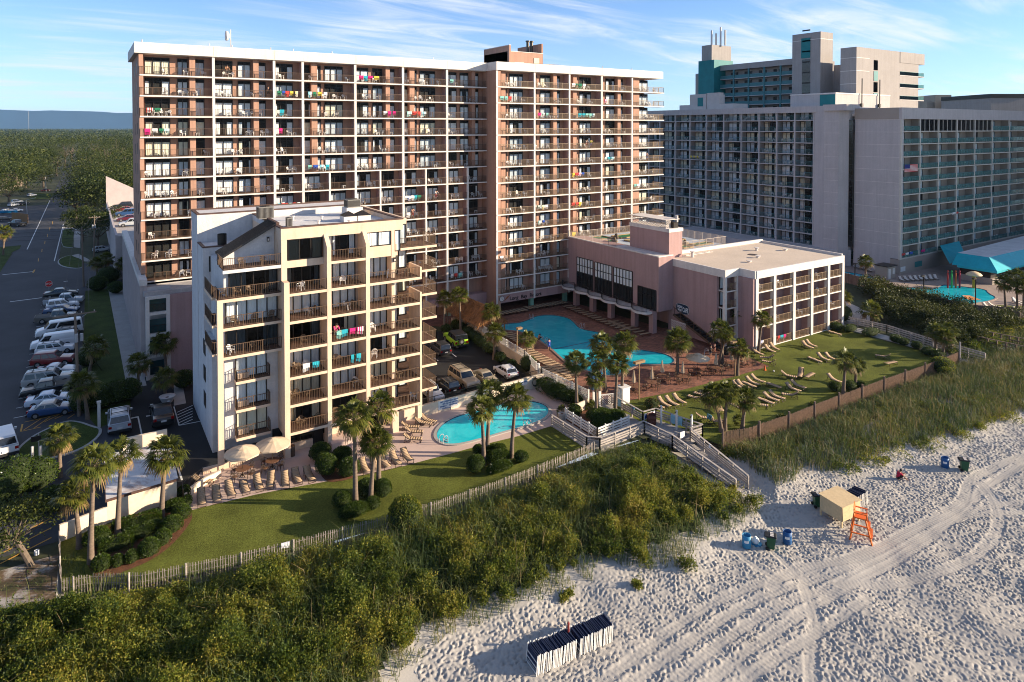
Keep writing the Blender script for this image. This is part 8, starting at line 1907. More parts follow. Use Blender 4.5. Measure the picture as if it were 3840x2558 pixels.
def upole(bpx, tpx, label, arms, kit=True):
 b = at(*bpx); tp = atD(*tpx, b); t = thing('utility_pole', label, 'utility pole', b, 'utility poles'); h = tp[2]; mb = MB(); mb.cyl(POLE, (0, 0, 0), (tp[0] - b[0], tp[1] - b[1], h), .19, .12, 10); mb.build('pole', t, False, False)
 pts = []
 for (z, ln, ang) in arms:
  mb = MB(); c, s = math.cos(ang), math.sin(ang); m = Vector((tp[0] - b[0], tp[1] - b[1], h - z)); p, q = m + Vector((c, s, 0)) * -ln, m + Vector((c, s, 0)) * ln; mb.bar(POLE, p, q, .11, .14); mb.bar(STEEL, m - Vector((0, 0, .8)), m + Vector((c, s, 0)) * ln * .6, .03)
  o = mb.build('cross_arm', t, False, False); mb = MB()
  for k in range(4): x = p + (q - p) * (.05 + .3 * k); mb.cyl(M('insulator', (.4, .38, .35), .4), x, x + Vector((0, 0, .25)), .05, n=6)
  mb.build('insulator', o, False, False)
 if kit:
  for k in range(3): mb = MB(); a = k * 2.1; mb.cyl(STEEL, (.32 * math.cos(a), .32 * math.sin(a), h - 3.0), (.32 * math.cos(a), .32 * math.sin(a), h - 2.2), .17, n=10); mb.build('transformer', t, False, False)
 return t, Vector((float(tp[0]), float(tp[1]), h))
A_, pa_ = upole((960 / 1, 1000), (306, 850), 'x', ()) if False else (None, None)
t1, p1 = upole((314, 1075), (306, 851), 'slim utility pole with cross arm at the street corner', [(.7, 1.6, .1)], False); t2, p2 = upole((352, 972), (354, 808), 'utility pole with wire loops farther down the street', [(.5, 1.2, .1), (3.2, 1.0, .1)]); t3, p3 = upole((297, 1560), (281, 1175), 'big utility pole with transformers in the car row', [(.15, 2.0, .12)])
wr = thing('power_line', 'sagging power lines between the poles over the street', 'power line', p1); mb = MB(); WIRE = M('wire', (.01, .01, .01), .6, 0)
def wire(a, b, sag):
 pr = None
 for k in range(15): u = k / 14; q = Vector(a).lerp(Vector(b), u) - Vector((0, 0, sag * 4 * u * (1 - u))); (mb.bar(WIRE, pr, q, .035) if pr else None); pr = q
for k in range(3): wire(p1 + Vector((-1.2 + k * 1.1, 0, -.5)), p3 + Vector((-1.5 + k * 1.4, 0, .1)), 1.2); wire(p1 + Vector((-1 + k, 0, -.5)), p2 + Vector((-.8 + k * .8, 0, -.4)), .8); wire(p1 + Vector((-1 + k, 0, -.6 - k * .8)), (-75, 190 + k * 3, 12 - k), 1.0); wire(p2 + Vector((0, 0, -.4 - k)), (60, 235, 14 - k), 1)
wire(p3 + Vector((0, 0, -2)), (1.5, 100, .2), 0); mb.build('wires', wr)
def slamp(bpx, tpx, px2, label):
 b = at(*bpx); tp = atD(*tpx, b); e = atD(*px2, b); t = thing('street_lamp', label, 'street lamp', b, 'street lamps'); mb = MB(); mb.cyl(STEEL, b, tp, .17, .1, 8); mb.build('pole', t); mb = MB(); mb.bar(STEEL, tp, e, .1); mb.build('arm', t); mb = MB(); d = (e - tp) / np.linalg.norm(e - tp); mb.bar(STEEL, e - d * .3, e + d * .8, .35, .16); mb.build('lamp_head', t)
slamp((173, 718), (170, 660), (192, 655), 'street lamp farther off, against the oak'); slamp((104, 822), (98, 750), (124, 744), 'nearer street lamp in the far lot beside the tan screen')
def lamp(bpx, tpx, label, two=False):
 b = at(*bpx); tp = atD(*tpx, b); t = thing('lamp_post', label, 'lamp post', b, 'lamp posts of the resort'); LP_ = M('lamp_post_tan', (.26, .17, .09), .6, .1, 2); mb = MB(); mb.cyl(LP_, b, tp, .09, .07, 8); mb.build('pole', t); h = tp[2]
 for s in ((1, -1) if two else (1,)): mb = MB(); mb.box(LP_, tp[0] + min(0, s * .75), tp[0] + max(0, s * .75), tp[1] - .22, tp[1] + .22, h - .05, h + .22); mb.build('lamp_head', t)
lamp((1939, 1333), (1939, 1235), 'tan lamp post beside the big pool'); lamp((2397, 1500), (2397, 1360), 'tall tan lamp post on the patio by the tables', True); lamp((2756, 1410), (2758, 1285), 'lamp post hidden behind the low patio palm', True)
for (bp, tp, lab) in (((3464, 1110), (3464, 1035), 'dark lamp post at the hotel pool fence, centre'), ((3658, 1146), (3658, 1045), 'dark lamp post in front of the mushroom fountain'), ((3795, 1025), (3795, 987), 'dark lamp post before the turquoise roof'), ((3205, 1055), (3207, 990), 'dark lamp post beside the river pool')):
 b = at(*bp); q = atD(*tp, b); t = thing('lamp_post', lab, 'lamp post', b, 'lamp posts of the hotel pool'); mb = MB(); mb.cyl(FRAME, b, q, .12, .1, 8); mb.build('pole', t); mb = MB(); mb.box(FRAME, q[0] - .9, q[0] + .2, q[1] - .2, q[1] + .2, q[2] - .05, q[2] + .15); mb.build('lamp_head', t)
b = at(184, 1112); t = thing('stop_sign', 'red octagonal STOP sign at the lot exit', 'sign', b); mb = MB(); mb.cyl(STEEL, (0, 0, 0), (0, 0, 2.9), .04, n=6); mb.build('post', t, False, False); ya = math.atan2(-b[1], -b[0])
mb = MB(); R8 = .62
for rr, m_, off in ((R8, TRIM, 0), (R8 * .93, RED, .012)): mb.poly(m_, [(-(.05 + off) * 0 + rr * math.cos(math.pi / 8 + k * math.pi / 4), -.06 - off, 2.4 + rr * math.sin(math.pi / 8 + k * math.pi / 4)) for k in range(8)])
o = mb.build('sign_plate', t, False, False); x = text('sign_lettering', 'STOP', (0, 0, 0), .42, TRIM, None, 0, .004, align='CENTER', bold=.012); x.parent = o; x.location = (0, -.085, 2.26); t.rotation_euler = (0, 0, ya + math.pi / 2)
for i, (x, y, h, lab) in enumerate(((400, 1055, 1.2, 'white bollard on the islet, left'), (500, 1050, 1.2, 'white bollard on the islet, right'))): p = r7(x, y); t = thing('bollard', lab, 'bollard', p); mb = MB(); mb.cyl(TRIM, (0, 0, .1), (0, 0, h), .13, n=10); mb.build('post', t, False, False); mb = MB(); mb.cyl(TRIM, (0, 0, h), (0, 0, h + .06), .14, .08, n=10); mb.build('cap', t, False, False)
p = r7(490, 1040); t = thing('lot_sign', 'small tilted sign on a post behind the bollards', 'sign', p); mb = MB(); mb.cyl(WOODG, (-.1, .3, 0), (-.1, .3, 2.3), .06, n=6); mb.build('post', t, False, False); mb = MB(); mb.box(FRAME, -.7, .1, .2, .26, 1.6, 2.1); mb.build('board', t, False, False)
p = r7(1215, 660); t = thing('garden_post', 'white garden post by the parked silver wagon', 'post', p); mb = MB(); mb.box(TRIM, -.14, .14, -.14, .14, 0, 2.6); mb.build('shaft', t, False, False); mb = MB(); mb.box(TRIM, -.2, .2, -.2, .2, 2.6, 2.75); mb.build('cap', t, False, False)
p = r7(2050, 370); t = thing('plant_urn', 'large round white urn beside the entry path', 'planter', p); mb = MB(); mb.lathe(TRIM, (0, 0, 0), [(.4, 0), (.62, .35), (.8, .8), (.86, .88), (.74, .86), (0, .7)], 18); mb.build('bowl', t, True, False); mb = MB(); mb.cyl(MULCH, (0, 0, .7), (0, 0, .74), .7, n=14); mb.build('soil', t, False, False)
p = q5(1430, 505); t = thing('plant_urn', 'stone urn with a young palm beside the small pool', 'planter', p); mb = MB(); mb.lathe(CONC, (0, 0, 0), [(.3, 0), (.36, .15), (.42, .6), (.46, .7), (.38, .68), (0, .6)], 16); mb.build('bowl', t, True, False); mb = MB(); mb.cyl(MULCH, (0, 0, .6), (0, 0, .63), .37, n=12); mb.build('soil', t, False, False)
BY = -.8
def bp(x, y): p = q8(x, y, BY); p[2] = zt(p[0], p[1]) + .02; return p
hut = bp(925, 905); t = thing('beach_hut', 'cream plywood storage box on short legs on the sand', 'hut', hut, None, rad(-4)); PLY = M('cream_ply', (.56, .42, .24), .8, .08, 1.5, fine=.1, fs=5)
mb = MB(); mb.box(PLY, -1.15, 1.15, -1.0, 1.0, .55, 1.75); mb.build('wall', t, False, False); mb = MB(); mb.hexa(PLY, [(-1.25, -1.12, 1.72), (1.25, -1.12, 1.72), (1.25, 1.1, 1.85), (-1.25, 1.1, 1.85)], [(-1.25, -1.12, 1.78), (1.25, -1.12, 1.78), (1.25, 1.1, 1.91), (-1.25, 1.1, 1.91)]); mb.build('roof', t, False, False)
mb = MB(); mb.hexa(PLY, [(-1.12, -1.1, .6), (1.12, -1.1, .6), (1.12, -1.05, .6), (-1.12, -1.05, .6)], [(-1.12, -1.04, 1.66), (1.12, -1.04, 1.66), (1.12, -1.0, 1.66), (-1.12, -1.0, 1.66)]); mb.build('front_flap', t, False, False)
for x in (-1.1, 1.1):
 for y in (-.95, .95): mb = MB(); mb.box(PLY, x - .06, x + .06, y - .06, y + .06, -.1, .56); mb.build('leg', t, False, False)
ORG = M('orange_paint', (.62, .13, .02), .6, .1, 2)
lc = bp(1085, 1060); t = thing('lifeguard_chair', 'orange wooden lifeguard chair on the sand beside the hut', 'lifeguard chair', lc, None, rad(-62)); t.scale = (1.15,) * 3
B4 = [(.75, .62), (.75, -.62), (-.62, -.62), (-.62, .62)]; T4 = [(.32, .36), (.32, -.36), (-.36, -.36), (-.36, .36)]
for (x0, y0), (x1, y1) in zip(B4, T4): mb = MB(); mb.bar(ORG, (x0, y0, -.1), (x1, y1, 1.5), .09); mb.build('leg', t, False, False)
LRP = lambda i, z: (B4[i][0] + (T4[i][0] - B4[i][0]) * z / 1.5, B4[i][1] + (T4[i][1] - B4[i][1]) * z / 1.5, z)
for z in (.45, .95): mb = MB(); p, q = LRP(0, z), LRP(1, z); mb.bar(ORG, (p[0] + .05, p[1] + .1, z), (q[0] + .05, q[1] - .1, z), .16, .05); mb.build('step', t, False, False)
for i, j, z in ((1, 2, .5), (3, 0, .5), (2, 3, .5), (2, 3, 1.0)): mb = MB(); mb.bar(ORG, LRP(i, z), LRP(j, z), .09, .06); mb.build('brace', t, False, False)
mb = MB(); mb.box(ORG, -.4, .42, -.45, .45, 1.48, 1.55); mb.build('seat', t, False, False); mb = MB()
for k in range(3): mb.hexa(ORG, [(-.36, -.44, 1.57 + .21 * k), (-.32, -.44, 1.57 + .21 * k), (-.32, .44, 1.57 + .21 * k), (-.36, .44, 1.57 + .21 * k)], [(-.42, -.44, 1.76 + .21 * k), (-.38, -.44, 1.76 + .21 * k), (-.38, .44, 1.76 + .21 * k), (-.42, .44, 1.76 + .21 * k)])
mb.build('backrest', t, False, False)
for y in (-.43, .43): mb = MB(); mb.bar(ORG, (-.38, y, 1.85), (.42, y, 1.85), .1, .05); mb.bar(ORG, (.38, y, 1.5), (.38, y, 1.85), .06); mb.build('armrest', t, False, False)
BLU = M('drum_blue', (.02, .09, .24), .5, .12, 2); BLU2 = M('drum_light_blue', (.04, .22, .38), .5, .15, 2)
barrel(bp(205, 1140), BLU2, 'light blue drum with a paper label at the dune edge', .33, .95, lab2=True); barrel(bp(520, 1100), BLU, 'deep blue drum with a white bag in it, right of the wheeled bin', .33, .95, lab2=True); barrel(bp(1740, 522), BLU, 'deep blue drum by the far wheeled bin', .33, .95, lab2=True)
BIN = M('bin_green', (.012, .075, .035), .45, .08, 2)
def bin_(p, yaw, label):
 t = thing('wheeled_bin', label, 'bin', p, 'green wheeled bins on the beach', yaw); mb = MB(); mb.hexa(BIN, [(-.25, -.25, .12), (.25, -.25, .06), (.25, .25, .06), (-.25, .25, .12)], [(-.33, -.33, 1.0), (.36, -.33, 1.0), (.36, .33, 1.0), (-.33, .33, 1.0)]); mb.bar(BIN, (.3, -.18, .95), (.24, -.18, .15), .05); mb.bar(BIN, (.3, .18, .95), (.24, .18, .15), .05); mb.build('bin_body', t, False, False)
 mb = MB(); mb.hexa(BUMP, [(-.42, -.36, 1.0), (.42, -.36, 1.0), (.42, .36, 1.0), (-.42, .36, 1.0)], [(-.40, -.34, 1.08), (.36, -.31, 1.1), (.36, .31, 1.1), (-.40, .34, 1.08)]); mb.bar(BUMP, (-.46, -.3, 1.02), (-.46, .3, 1.02), .05); o = mb.build('lid', t, False, False); mb = MB(); [mb.box(TRIM, -.05, .2, y - .07, y + .07, 1.1, 1.112) for y in (-.2, 0, .2)]; mb.build('stickers', o, False, False)
 for y in (-.3, .3): mb = MB(); mb.cyl(RUB, (-.27, y - .05, .12), (-.27, y + .05, .12), .13, n=12); mb.build('wheel', t, False, False)
 mb = MB(); mb.box(PLATE, .335, .345, -.1, .1, .6, .78); mb.build('emblem', t, False, False)
bin_(bp(392, 1145), -.9, 'green wheeled bin between the two blue drums'); bin_(bp(752, 828), -.6, 'green wheeled bin with black lid left of the hut'); bin_(bp(1888, 545), -.9, 'green wheeled bin far right beside the blue drum')
p = bp(275, 1112); t = thing('rubbish_bag', 'white rubbish bag on a blue tray between drum and bin', 'bag', p); mb = MB(); mb.lathe(WPL, (0, 0, .05), [(0, 0), (.22, .02), (.3, .18), (.24, .36), (.08, .46), (.1, .52), (0, .5)], 9); mb.build('bag', t, True, False); mb = MB(); mb.cyl(BLU2, (.05, -.05, .0), (.05, -.05, .06), .4, n=14); mb.build('tray', t, False, False)
NAVY = M('navy_cloth', (.008, .017, .05), .8, .1, 4); WSL_ = M('white_slat', (.70, .68, .64), .7, .1, 4)
m = MB()   # one folded beach chair standing on edge, thin along x
for y in (-.62, .62): m.bar(WSL_, (0, y, 0), (.10, y * .96, 1.12), .05, .05)
for k in range(3): m.bar(WSL_, (.0 + .03 * k, -.62, .12 + .3 * k), (.0 + .03 * k, .62, .12 + .3 * k), .04, .05)
m.hexa(NAVY, [(.04, -.58, .25), (.07, -.58, .25), (.07, .58, .25), (.04, .58, .25)], [(.09, -.56, 1.06), (.15, -.56, 1.06), (.15, .56, 1.06), (.09, .56, 1.06)])
FCH = m.mesh('folded_beach_chair')
def stack(a, b, n, where, grp):
 a = np.array(a[:2]); b = np.array(b[:2]); d = b - a; yaw = math.atan2(d[1], d[0]); nr = np.array([-d[1], d[0]]) / np.linalg.norm(d)
 for i in range(n):
  p = a + d * (i + .5) / n + nr * (.62 + RD.uniform(-.03, .03)); o = link('folded_beach_chair', FCH, None, False, (p[0], p[1], zt(p[0], p[1]) - .03)); o.rotation_euler = (0, RD.gauss(.0, .02), yaw + RD.gauss(0, .03)); o.scale = (1, 1, RD.uniform(.97, 1.04))
  tag(o, 'folded white and navy beach chair, %s from left in the %s' % (ordinal(i), where), 'beach chair', grp)
s0, s1, s2, s3 = at(2008, 2536, BY), at(2160, 2465, BY), at(2170, 2462, BY), at(2298, 2408, BY); stack(s0, s1, 26, 'left stack', 'left stack of folded beach chairs'); stack(s2, s3, 22, 'right stack', 'right stack of folded beach chairs')
p = (s1 + s2) / 2; t = thing('marker_post', 'short dark red post between the two chair stacks', 'post', (p[0], p[1] + .9, BY)); mb = MB(); mb.cyl(M('post_red', (.22, .03, .025), .7, .1), (0, 0, -.2), (0, 0, 1.5), .07, n=8); mb.build('shaft', t, False, False); mb = MB(); mb.cyl(M('post_red', ()), (0, 0, 1.5), (0, 0, 1.6), .09, .04, n=8); mb.build('cap', t, False, False)
stack(bp(1060, 850), bp(1140, 800), 8, 'small stack behind the hut', 'small stack of folded chairs behind the hut')
SKIN = M('skin', (.36, .20, .13), .6, .05); HAIR = M('dark_hair', (.02, .014, .01), .6, 0)
def figure(p, yaw, joints, edges, radii, colors, label, scale=1.0, hair=True):
 """one skinned body; garments are slightly fuller copies of its segments"""
 t = thing('person', label, 'person', p, None, yaw); t.scale = (scale,) * 3
 def skin(nm, idx, ed, rad_, mat, root):
  me = bpy.data.meshes.new(nm); m = {j: k for k, j in enumerate(idx)}; me.from_pydata([joints[j] for j in idx], [(m[a], m[b]) for a, b in ed], []); me.materials.append(mat); o = bpy.data.objects.new(nm, me); COL.objects.link(o); o.parent = t
  md = o.modifiers.new('skin', 'SKIN'); sv = me.skin_vertices[0].data
  for j, k in m.items(): sv[k].radius = (rad_[j], rad_[j]); sv[k].use_root = (j == root)
  md.use_smooth_shade = True; sb = o.modifiers.new('sub', 'SUBSURF'); sb.levels = 1; sb.render_levels = 1; return o
 skin('body', list(joints), edges, radii, SKIN, 'pelvis')
 for nm, segs, col, grow, root in colors:
  idx = []; [idx.append(j) for e in segs for j in e if j not in idx]; skin(nm, idx, segs, {j: radii[j] + grow for j in idx}, clothmat(col), root)
 if hair:
  hj = joints['head']; mb = MB(); mb.lathe(HAIR, (hj[0] - .015, hj[1], hj[2] - .02), [(.095, -.03), (.118, .03), (.112, .09), (.07, .135), (0, .15)], 12); mb.build('hair', t, True, False)
  mb = MB(); mb.box(HAIR, hj[0] + .085, hj[0] + .1, hj[1] - .045, hj[1] - .02, hj[2] - .005, hj[2] + .012); mb.box(HAIR, hj[0] + .085, hj[0] + .1, hj[1] + .02, hj[1] + .045, hj[2] - .005, hj[2] + .012); mb.build('eyes', t, False, False)
 return t
def limbs(J):
 E = [('pelvis', 'waist'), ('waist', 'chest'), ('chest', 'neck'), ('neck', 'head'), ('head', 'crown')]
 for s in 'lr': E += [('chest', 'sho_' + s), ('sho_' + s, 'elb_' + s), ('elb_' + s, 'wri_' + s), ('wri_' + s, 'palm_' + s), ('pelvis', 'hip_' + s), ('hip_' + s, 'kne_' + s), ('kne_' + s, 'ank_' + s), ('ank_' + s, 'toe_' + s)] + [('palm_' + s, 'fin%d_%s' % (k, s)) for k in range(5)]
 return E
def radii_():
 r = dict(pelvis=.13, waist=.12, chest=.14, neck=.055, head=.10, crown=.07)
 for s in 'lr': r.update({'sho_' + s: .065, 'elb_' + s: .043, 'wri_' + s: .028, 'palm_' + s: .035, 'hip_' + s: .09, 'kne_' + s: .06, 'ank_' + s: .038, 'toe_' + s: .035}); r.update({'fin%d_%s' % (k, s): .010 for k in range(5)})
 return r
def hands(J, dirs=None):
 for s in 'lr':
  w, e = Vector(J['wri_' + s]), Vector(J['elb_' + s]); d = (w - e).normalized(); J['palm_' + s] = tuple(w + d * .07); sd = d.cross(Vector((0, 0, 1)));  sd = sd.normalized() if sd.length > .1 else Vector((0, 1, 0))
  for k in range(5): q = Vector(J['palm_' + s]) + d * ((.02, .085, .1, .09, .07)[k]) + sd * ((-.06, -.033, -.01, .014, .036)[k]) + Vector((0, 0, -.02)); J['fin%d_%s' % (k, s)] = tuple(q)
 return J
def stand(bend=.0, arm=.1, rest=False):
 J = dict(pelvis=(0, 0, .94), waist=(.01 + bend * .05, 0, 1.12), chest=(.02 + bend * .16, 0, 1.34), neck=(.04 + bend * .22, 0, 1.5), head=(.06 + bend * .28, 0, 1.62), crown=(.05 + bend * .28, 0, 1.72))
 for s, y in (('l', 1), ('r', -1)):
  J['sho_' + s] = (.02 + bend * .17, y * .19, 1.42); J['elb_' + s] = (.0 + arm + bend * .2, y * .25, 1.15); J['wri_' + s] = (.12 + arm * 2 + bend * .3, y * .22, 1.0 if not rest else 1.08); J['hip_' + s] = (0, y * .10, .9); J['kne_' + s] = (.03 + .04 * y, y * .11, .5); J['ank_' + s] = (-.02 + .06 * y, y * .11, .08); J['toe_' + s] = (.14 + .06 * y, y * .13, .04)
 return hands(J)
def sit(z=.0):
 J = dict(pelvis=(0, 0, .13 + z), waist=(.03, 0, .32 + z), chest=(.10, 0, .54 + z), neck=(.19, 0, .68 + z), head=(.27, 0, .77 + z), crown=(.30, 0, .86 + z))
 for s, y in (('l', 1), ('r', -1)): J['sho_' + s] = (.11, y * .19, .6 + z); J['elb_' + s] = (.36, y * .24, .46 + z); J['wri_' + s] = (.52, y * .06, .50 + z); J['hip_' + s] = (.05, y * .1, .13 + z); J['kne_' + s] = (.42, y * .16, .42 + z); J['ank_' + s] = (.68, y * .14, .07 + (0 if z < .1 else 0)); J['toe_' + s] = (.84, y * .16, .04)
 return hands(J)
TOP = [('pelvis', 'waist'), ('waist', 'chest'), ('chest', 'sho_l'), ('chest', 'sho_r'), ('sho_l', 'elb_l'), ('sho_r', 'elb_r')]; TANK = TOP[:4]
SHO = [('pelvis', 'hip_l'), ('pelvis', 'hip_r'), ('hip_l', 'kne_l'), ('hip_r', 'kne_r')]; TRUNK = SHO[:2]
p = bp(1375, 600); J = sit(); figure(p, rad(-45), J, limbs(J), radii_(), [('shirt', TOP, (.45, .02, .06), .02, 'waist'), ('shorts', SHO, (.03, .02, .02), .015, 'pelvis')], 'person in a red shirt sitting on the sand hugging their knees', 1.05)
J = stand(); p = r3(1470, 780); figure((p[0], p[1], .05), 1.6, J, limbs(J), radii_(), [('shirt', TOP, (.05, .10, .42), .03, 'waist'), ('shorts', SHO, (.05, .10, .42), .02, 'pelvis')], 'person in blue standing at the edge of the big pool', .95)
J = sit(); p = r3(1350, 665); figure((p[0], p[1], .05), -.2, J, limbs(J), radii_(), [('trunks', SHO, (.03, .03, .04), .015, 'pelvis')], 'person with dark trunks crouching at the big pool ladder')
J = stand(.1); p = q6(857, 450); figure((p[0], p[1], .03), -1.2, J, limbs(J), radii_(), [('shirt', TOP, (.02, .02, .025), .03, 'waist'), ('shorts', SHO, (.03, .03, .04), .02, 'pelvis')], 'person in dark clothes walking past the menu board', 1.0)
J = stand(.5, .2, True)
figure((XC + 1.0, YP + .45, zc(3)), -1.6, J, limbs(J), radii_(), [('shirt', TOP, (.55, .05, .18), .02, 'waist'), ('shorts', SHO, (.5, .5, .5), .015, 'pelvis')], 'person in pink leaning over the towels on a condo balcony')
for (px, py, y, row, cols, lab) in ((2205, 0, YR, 4, ((.5, .45, .4), (.4, .1, .1)), 'bare chested person leaning on the fifth floor rail, left of two'), (2222, 0, YR, 4, ((.5, .5, .1), (.1, .1, .3)), 'person in yellow on the fifth floor rail, right of two'), (855, 0, YL2, 0, ((.25, .12, .06), (.1, .1, .1)), 'person with folded arms on the top floor balcony, second bay'), (1010, 0, YL2, 1, ((.015, .015, .02), (.02, .02, .02)), 'person in black on the second floor balcony, second bay'), (2432, 0, YR, 5, ((.4, .3, .3), (.05, .1, .3)), 'person leaning out on the end balcony, sixth floor'), (1551, 0, YL2, 8, ((.5, .3, .22), (.4, .05, .05)), 'bare chested person on the ninth floor, behind the condo roof'), (1640, 0, YL2, 7, ((.6, .58, .55), (.5, .05, .08)), 'person in white on the eighth floor balcony')):
 p = atY(px, 500, y); figure((float(p[0]), y + .5, zs(row)), -1.57, J, limbs(J), radii_(), [('shirt', TOP, cols[0], .02, 'waist'), ('shorts', SHO, cols[1], .015, 'pelvis')], lab)
J = sit(.0); p = q7(410, 300); figure((p[0], p[1], -.35), 0, J, limbs(J), radii_(), [('shirt', TOP, (.5, .02, .03), .02, 'waist')], 'person in red sitting in the round whirlpool', 1.1)
def ladder(p, yaw, label):
 t = thing('pool_ladder', label, 'pool ladder', (p[0], p[1], .05), 'pool ladders', yaw); m_ = MB()
 for y in (-.28, .28):
  pr = None
  for k in range(9): a = math.pi * k / 8; q = (.32 * math.cos(a), y, .45 + .3 * math.sin(a)); (m_.bar(STEEL, pr, q, .045) if pr else None); pr = q
  m_.bar(STEEL, (.32, y, .45), (.32, y, -.1), .045); m_.bar(STEEL, (-.32, y, .45), (-.32, y, 0), .045)
 m_.build('handrails', t, False, False); m_ = MB(); [m_.bar(STEEL, (.32, -.28, z), (.32, .28, z), .06) for z in (.02, .22)]; m_.build('steps', t, False, False)
ladder(r3(1272, 430), -1.9, 'steel ladder at the far side of the big pool'); ladder(r3(1835, 535), -2.7, 'steel ladder on the cafe side of the big pool'); ladder(r3(1420, 690), .5, 'steel ladder beside the crouching person'); ladder(q5(1090, 585), 1.6, 'dark ladder on the lawn side of the small pool'); ladder(q5(270, 735), .3, 'curved steel rail at the shallow end of the small pool'); ladder(q6(825, 430), 2.4, 'steel rails at the shallow tip of the big pool')
th = thing('thatched_hut', 'tiki bar hut with brown thatched roof between tower and car park', 'hut', r3(560, 470)); THM = M('thatch', (.26, .125, .05), .95, .3, 1.2, .05, 14, fine=.35, fs=9)
a, b, c, d = r3(410, 470), r3(700, 600), r3(790, 470), r3(520, 380);
mb = MB(); R0 = [r3(395, 380, 2.6) , r3(690, 490, 2.6)]; u = (b - a); u /= np.linalg.norm(u); c0 = np.array([50.8, 90.0]); hx, hy = 2.6, 5.4
E4 = [(c0[0] - hx, c0[1] - hy), (c0[0] + hx, c0[1] - hy), (c0[0] + hx, c0[1] + hy), (c0[0] - hx, c0[1] + hy)]; r0, r1 = (c0[0], c0[1] - hy + 1.4, 4.6), (c0[0], c0[1] + hy - 1.4, 4.6); e = [(x, y, 2.2) for x, y in E4]
mb.poly(THM, [e[0], e[1], r0]); mb.poly(THM, [e[1], e[2], r1, r0]); mb.poly(THM, [e[2], e[3], r1]); mb.poly(THM, [e[3], e[0], r0, r1]); mb.build('roof', th)
V, F = [], [];
n = 2600; uu = NR.uniform(0, 1, n); vv = NR.uniform(0, 1, n); sd = NR.integers(0, 3, n); P = np.zeros((n, 3)); D = np.zeros((n, 3))
for q, (A0, A1, T0, T1) in enumerate(((e[3], e[0], r1, r0), (e[0], e[1], r0, r0), (e[1], e[2], r0, r1))):
 s = sd == q; A0, A1, T0, T1 = map(np.array, (A0, A1, T0, T1)); lo = A0 + (A1 - A0) * uu[s, None]; hi = T0 + (T1 - T0) * uu[s, None]; P[s] = lo + (hi - lo) * vv[s, None]; D[s] = (lo - hi) / np.linalg.norm(lo - hi, axis=1, keepdims=True)
Vt, Ft = leaves(P + [0, 0, .04], D, .7, .07, .18, .1); link('thatch_fringe', np_mesh('thatch_fringe', Vt, Ft, THM), th).location = -origin_of(th)
mb = MB(); [mb.cyl(WOODB, (x * .9 + c0[0] * .1, y * .9 + c0[1] * .1, 0), (x * .9 + c0[0] * .1, y * .9 + c0[1] * .1, 2.3), .12, n=8) for x, y in E4]; mb.box(CREAMW, c0[0] - 1.9, c0[0] + 1.9, c0[1] - 4.6, c0[1] + 4.4, 0, 1.1); mb.build('bar_counter', th)
t = thing('blue_screen', 'blue pool towel stand behind the planter palms', 'stand', q5(1755, 200)); p = q5(1755, 200); mb = MB(); mb.box(BLU, p[0] - .7, p[0] + .7, p[1] - .4, p[1] + .4, 0, 1.9); mb.build('box', t); mb = MB(); mb.box(BLU, p[0] - .75, p[0] + .75, p[1] - .45, p[1] + .45, 1.9, 1.98); mb.build('lid', t)
p = q6(1337, 560); t = thing('traffic_cone', 'small orange cone on the lawn by the patio corner', 'cone', p); mb = MB(); mb.cyl(ORG, (0, 0, .04), (0, 0, .6), .16, .04, 12); mb.build('cone', t, False, False); mb = MB(); mb.box(ORG, -.2, .2, -.2, .2, 0, .045); mb.build('base', t, False, False)
p = q6(1415, 577); mb = MB(); mb.lathe(WPL, (0, 0, .12), [(0, -.11), (.08, -.08), (.11, 0), (.08, .08), (0, .11)], 10); o = mb.build('beach_ball', None, True); o.location = p; tag(o, 'small white ball lying on the big lawn', 'ball')
barrel(q6(995, 425), BUMP, 'black litter bin behind the menu board palms', .35, 1.1, 'litter_bin', 'bin'); barrel(q6(878, 395), M('bin_brown', (.10, .03, .02), .6), 'brown litter bin before the menu board', .4, 1.1, 'litter_bin', 'bin'); barrel(r2(930, 965), M('bin_rust', (.09, .05, .03), .6), 'brown tall bin on the condo terrace beside the gate wall', .28, 1.0, 'litter_bin', 'bin'); barrel(r8(300, 655), M('bucket_white', (.5, .52, .55), .6), 'white bucket lying by the pine trunk', .16, .35, 'bucket', 'bucket')
pv = thing('poolside_bar', 'pool bar with turquoise awning roof at the right edge', 'pavilion', q7(2000, 300)); TQ = M('turquoise_awning', (.015, .36, .42), .45, .1, .6, fine=.05, fs=2)
a = atY(3040 + 1790 / 2.9425, 950 + 150 / 2.9425, 69); x0 = float(a[0]); fz = 3.2; mb = MB()
x0 = 151.5; X1 = 235; y0, y1 = 58.8, 66
mb.box(TAUPE, x0 + 1, X1, y0 + 1.2, y1, 0, 1.2); mb.box(FRAME, x0 + 1.2, X1, y0 + 1.6, y1, 1.2, 3.2); mb.build('wall', pv)
mb = MB(); mb.poly(TQ, [(x0, y0, 3.0), (X1, y0, 3.0), (X1, y0 + 2.4, 5.2), (x0 + 2.4, y0 + 2.4, 5.2)]); mb.poly(TQ, [(x0, y1 + 1, 3.0), (x0, y0, 3.0), (x0 + 2.4, y0 + 2.4, 5.2), (x0 + 2.4, y1 + 1, 5.2)]); mb.poly(ROOFM, [(x0 + 2.4, y0 + 2.4, 5.2), (X1, y0 + 2.4, 5.2), (X1, y1 + 5, 5.2), (x0 + 2.4, y1 + 1, 5.2)]); mb.poly(TQ, [(x0, y0, 3.0), (X1, y0, 3.0), (X1, y0, 2.6), (x0, y0, 2.6)]); mb.poly(TQ, [(x0, y0, 3.0), (x0, y0, 2.6), (x0, y1, 2.6), (x0, y1, 3.0)]); mb.build('awning_roof', pv)
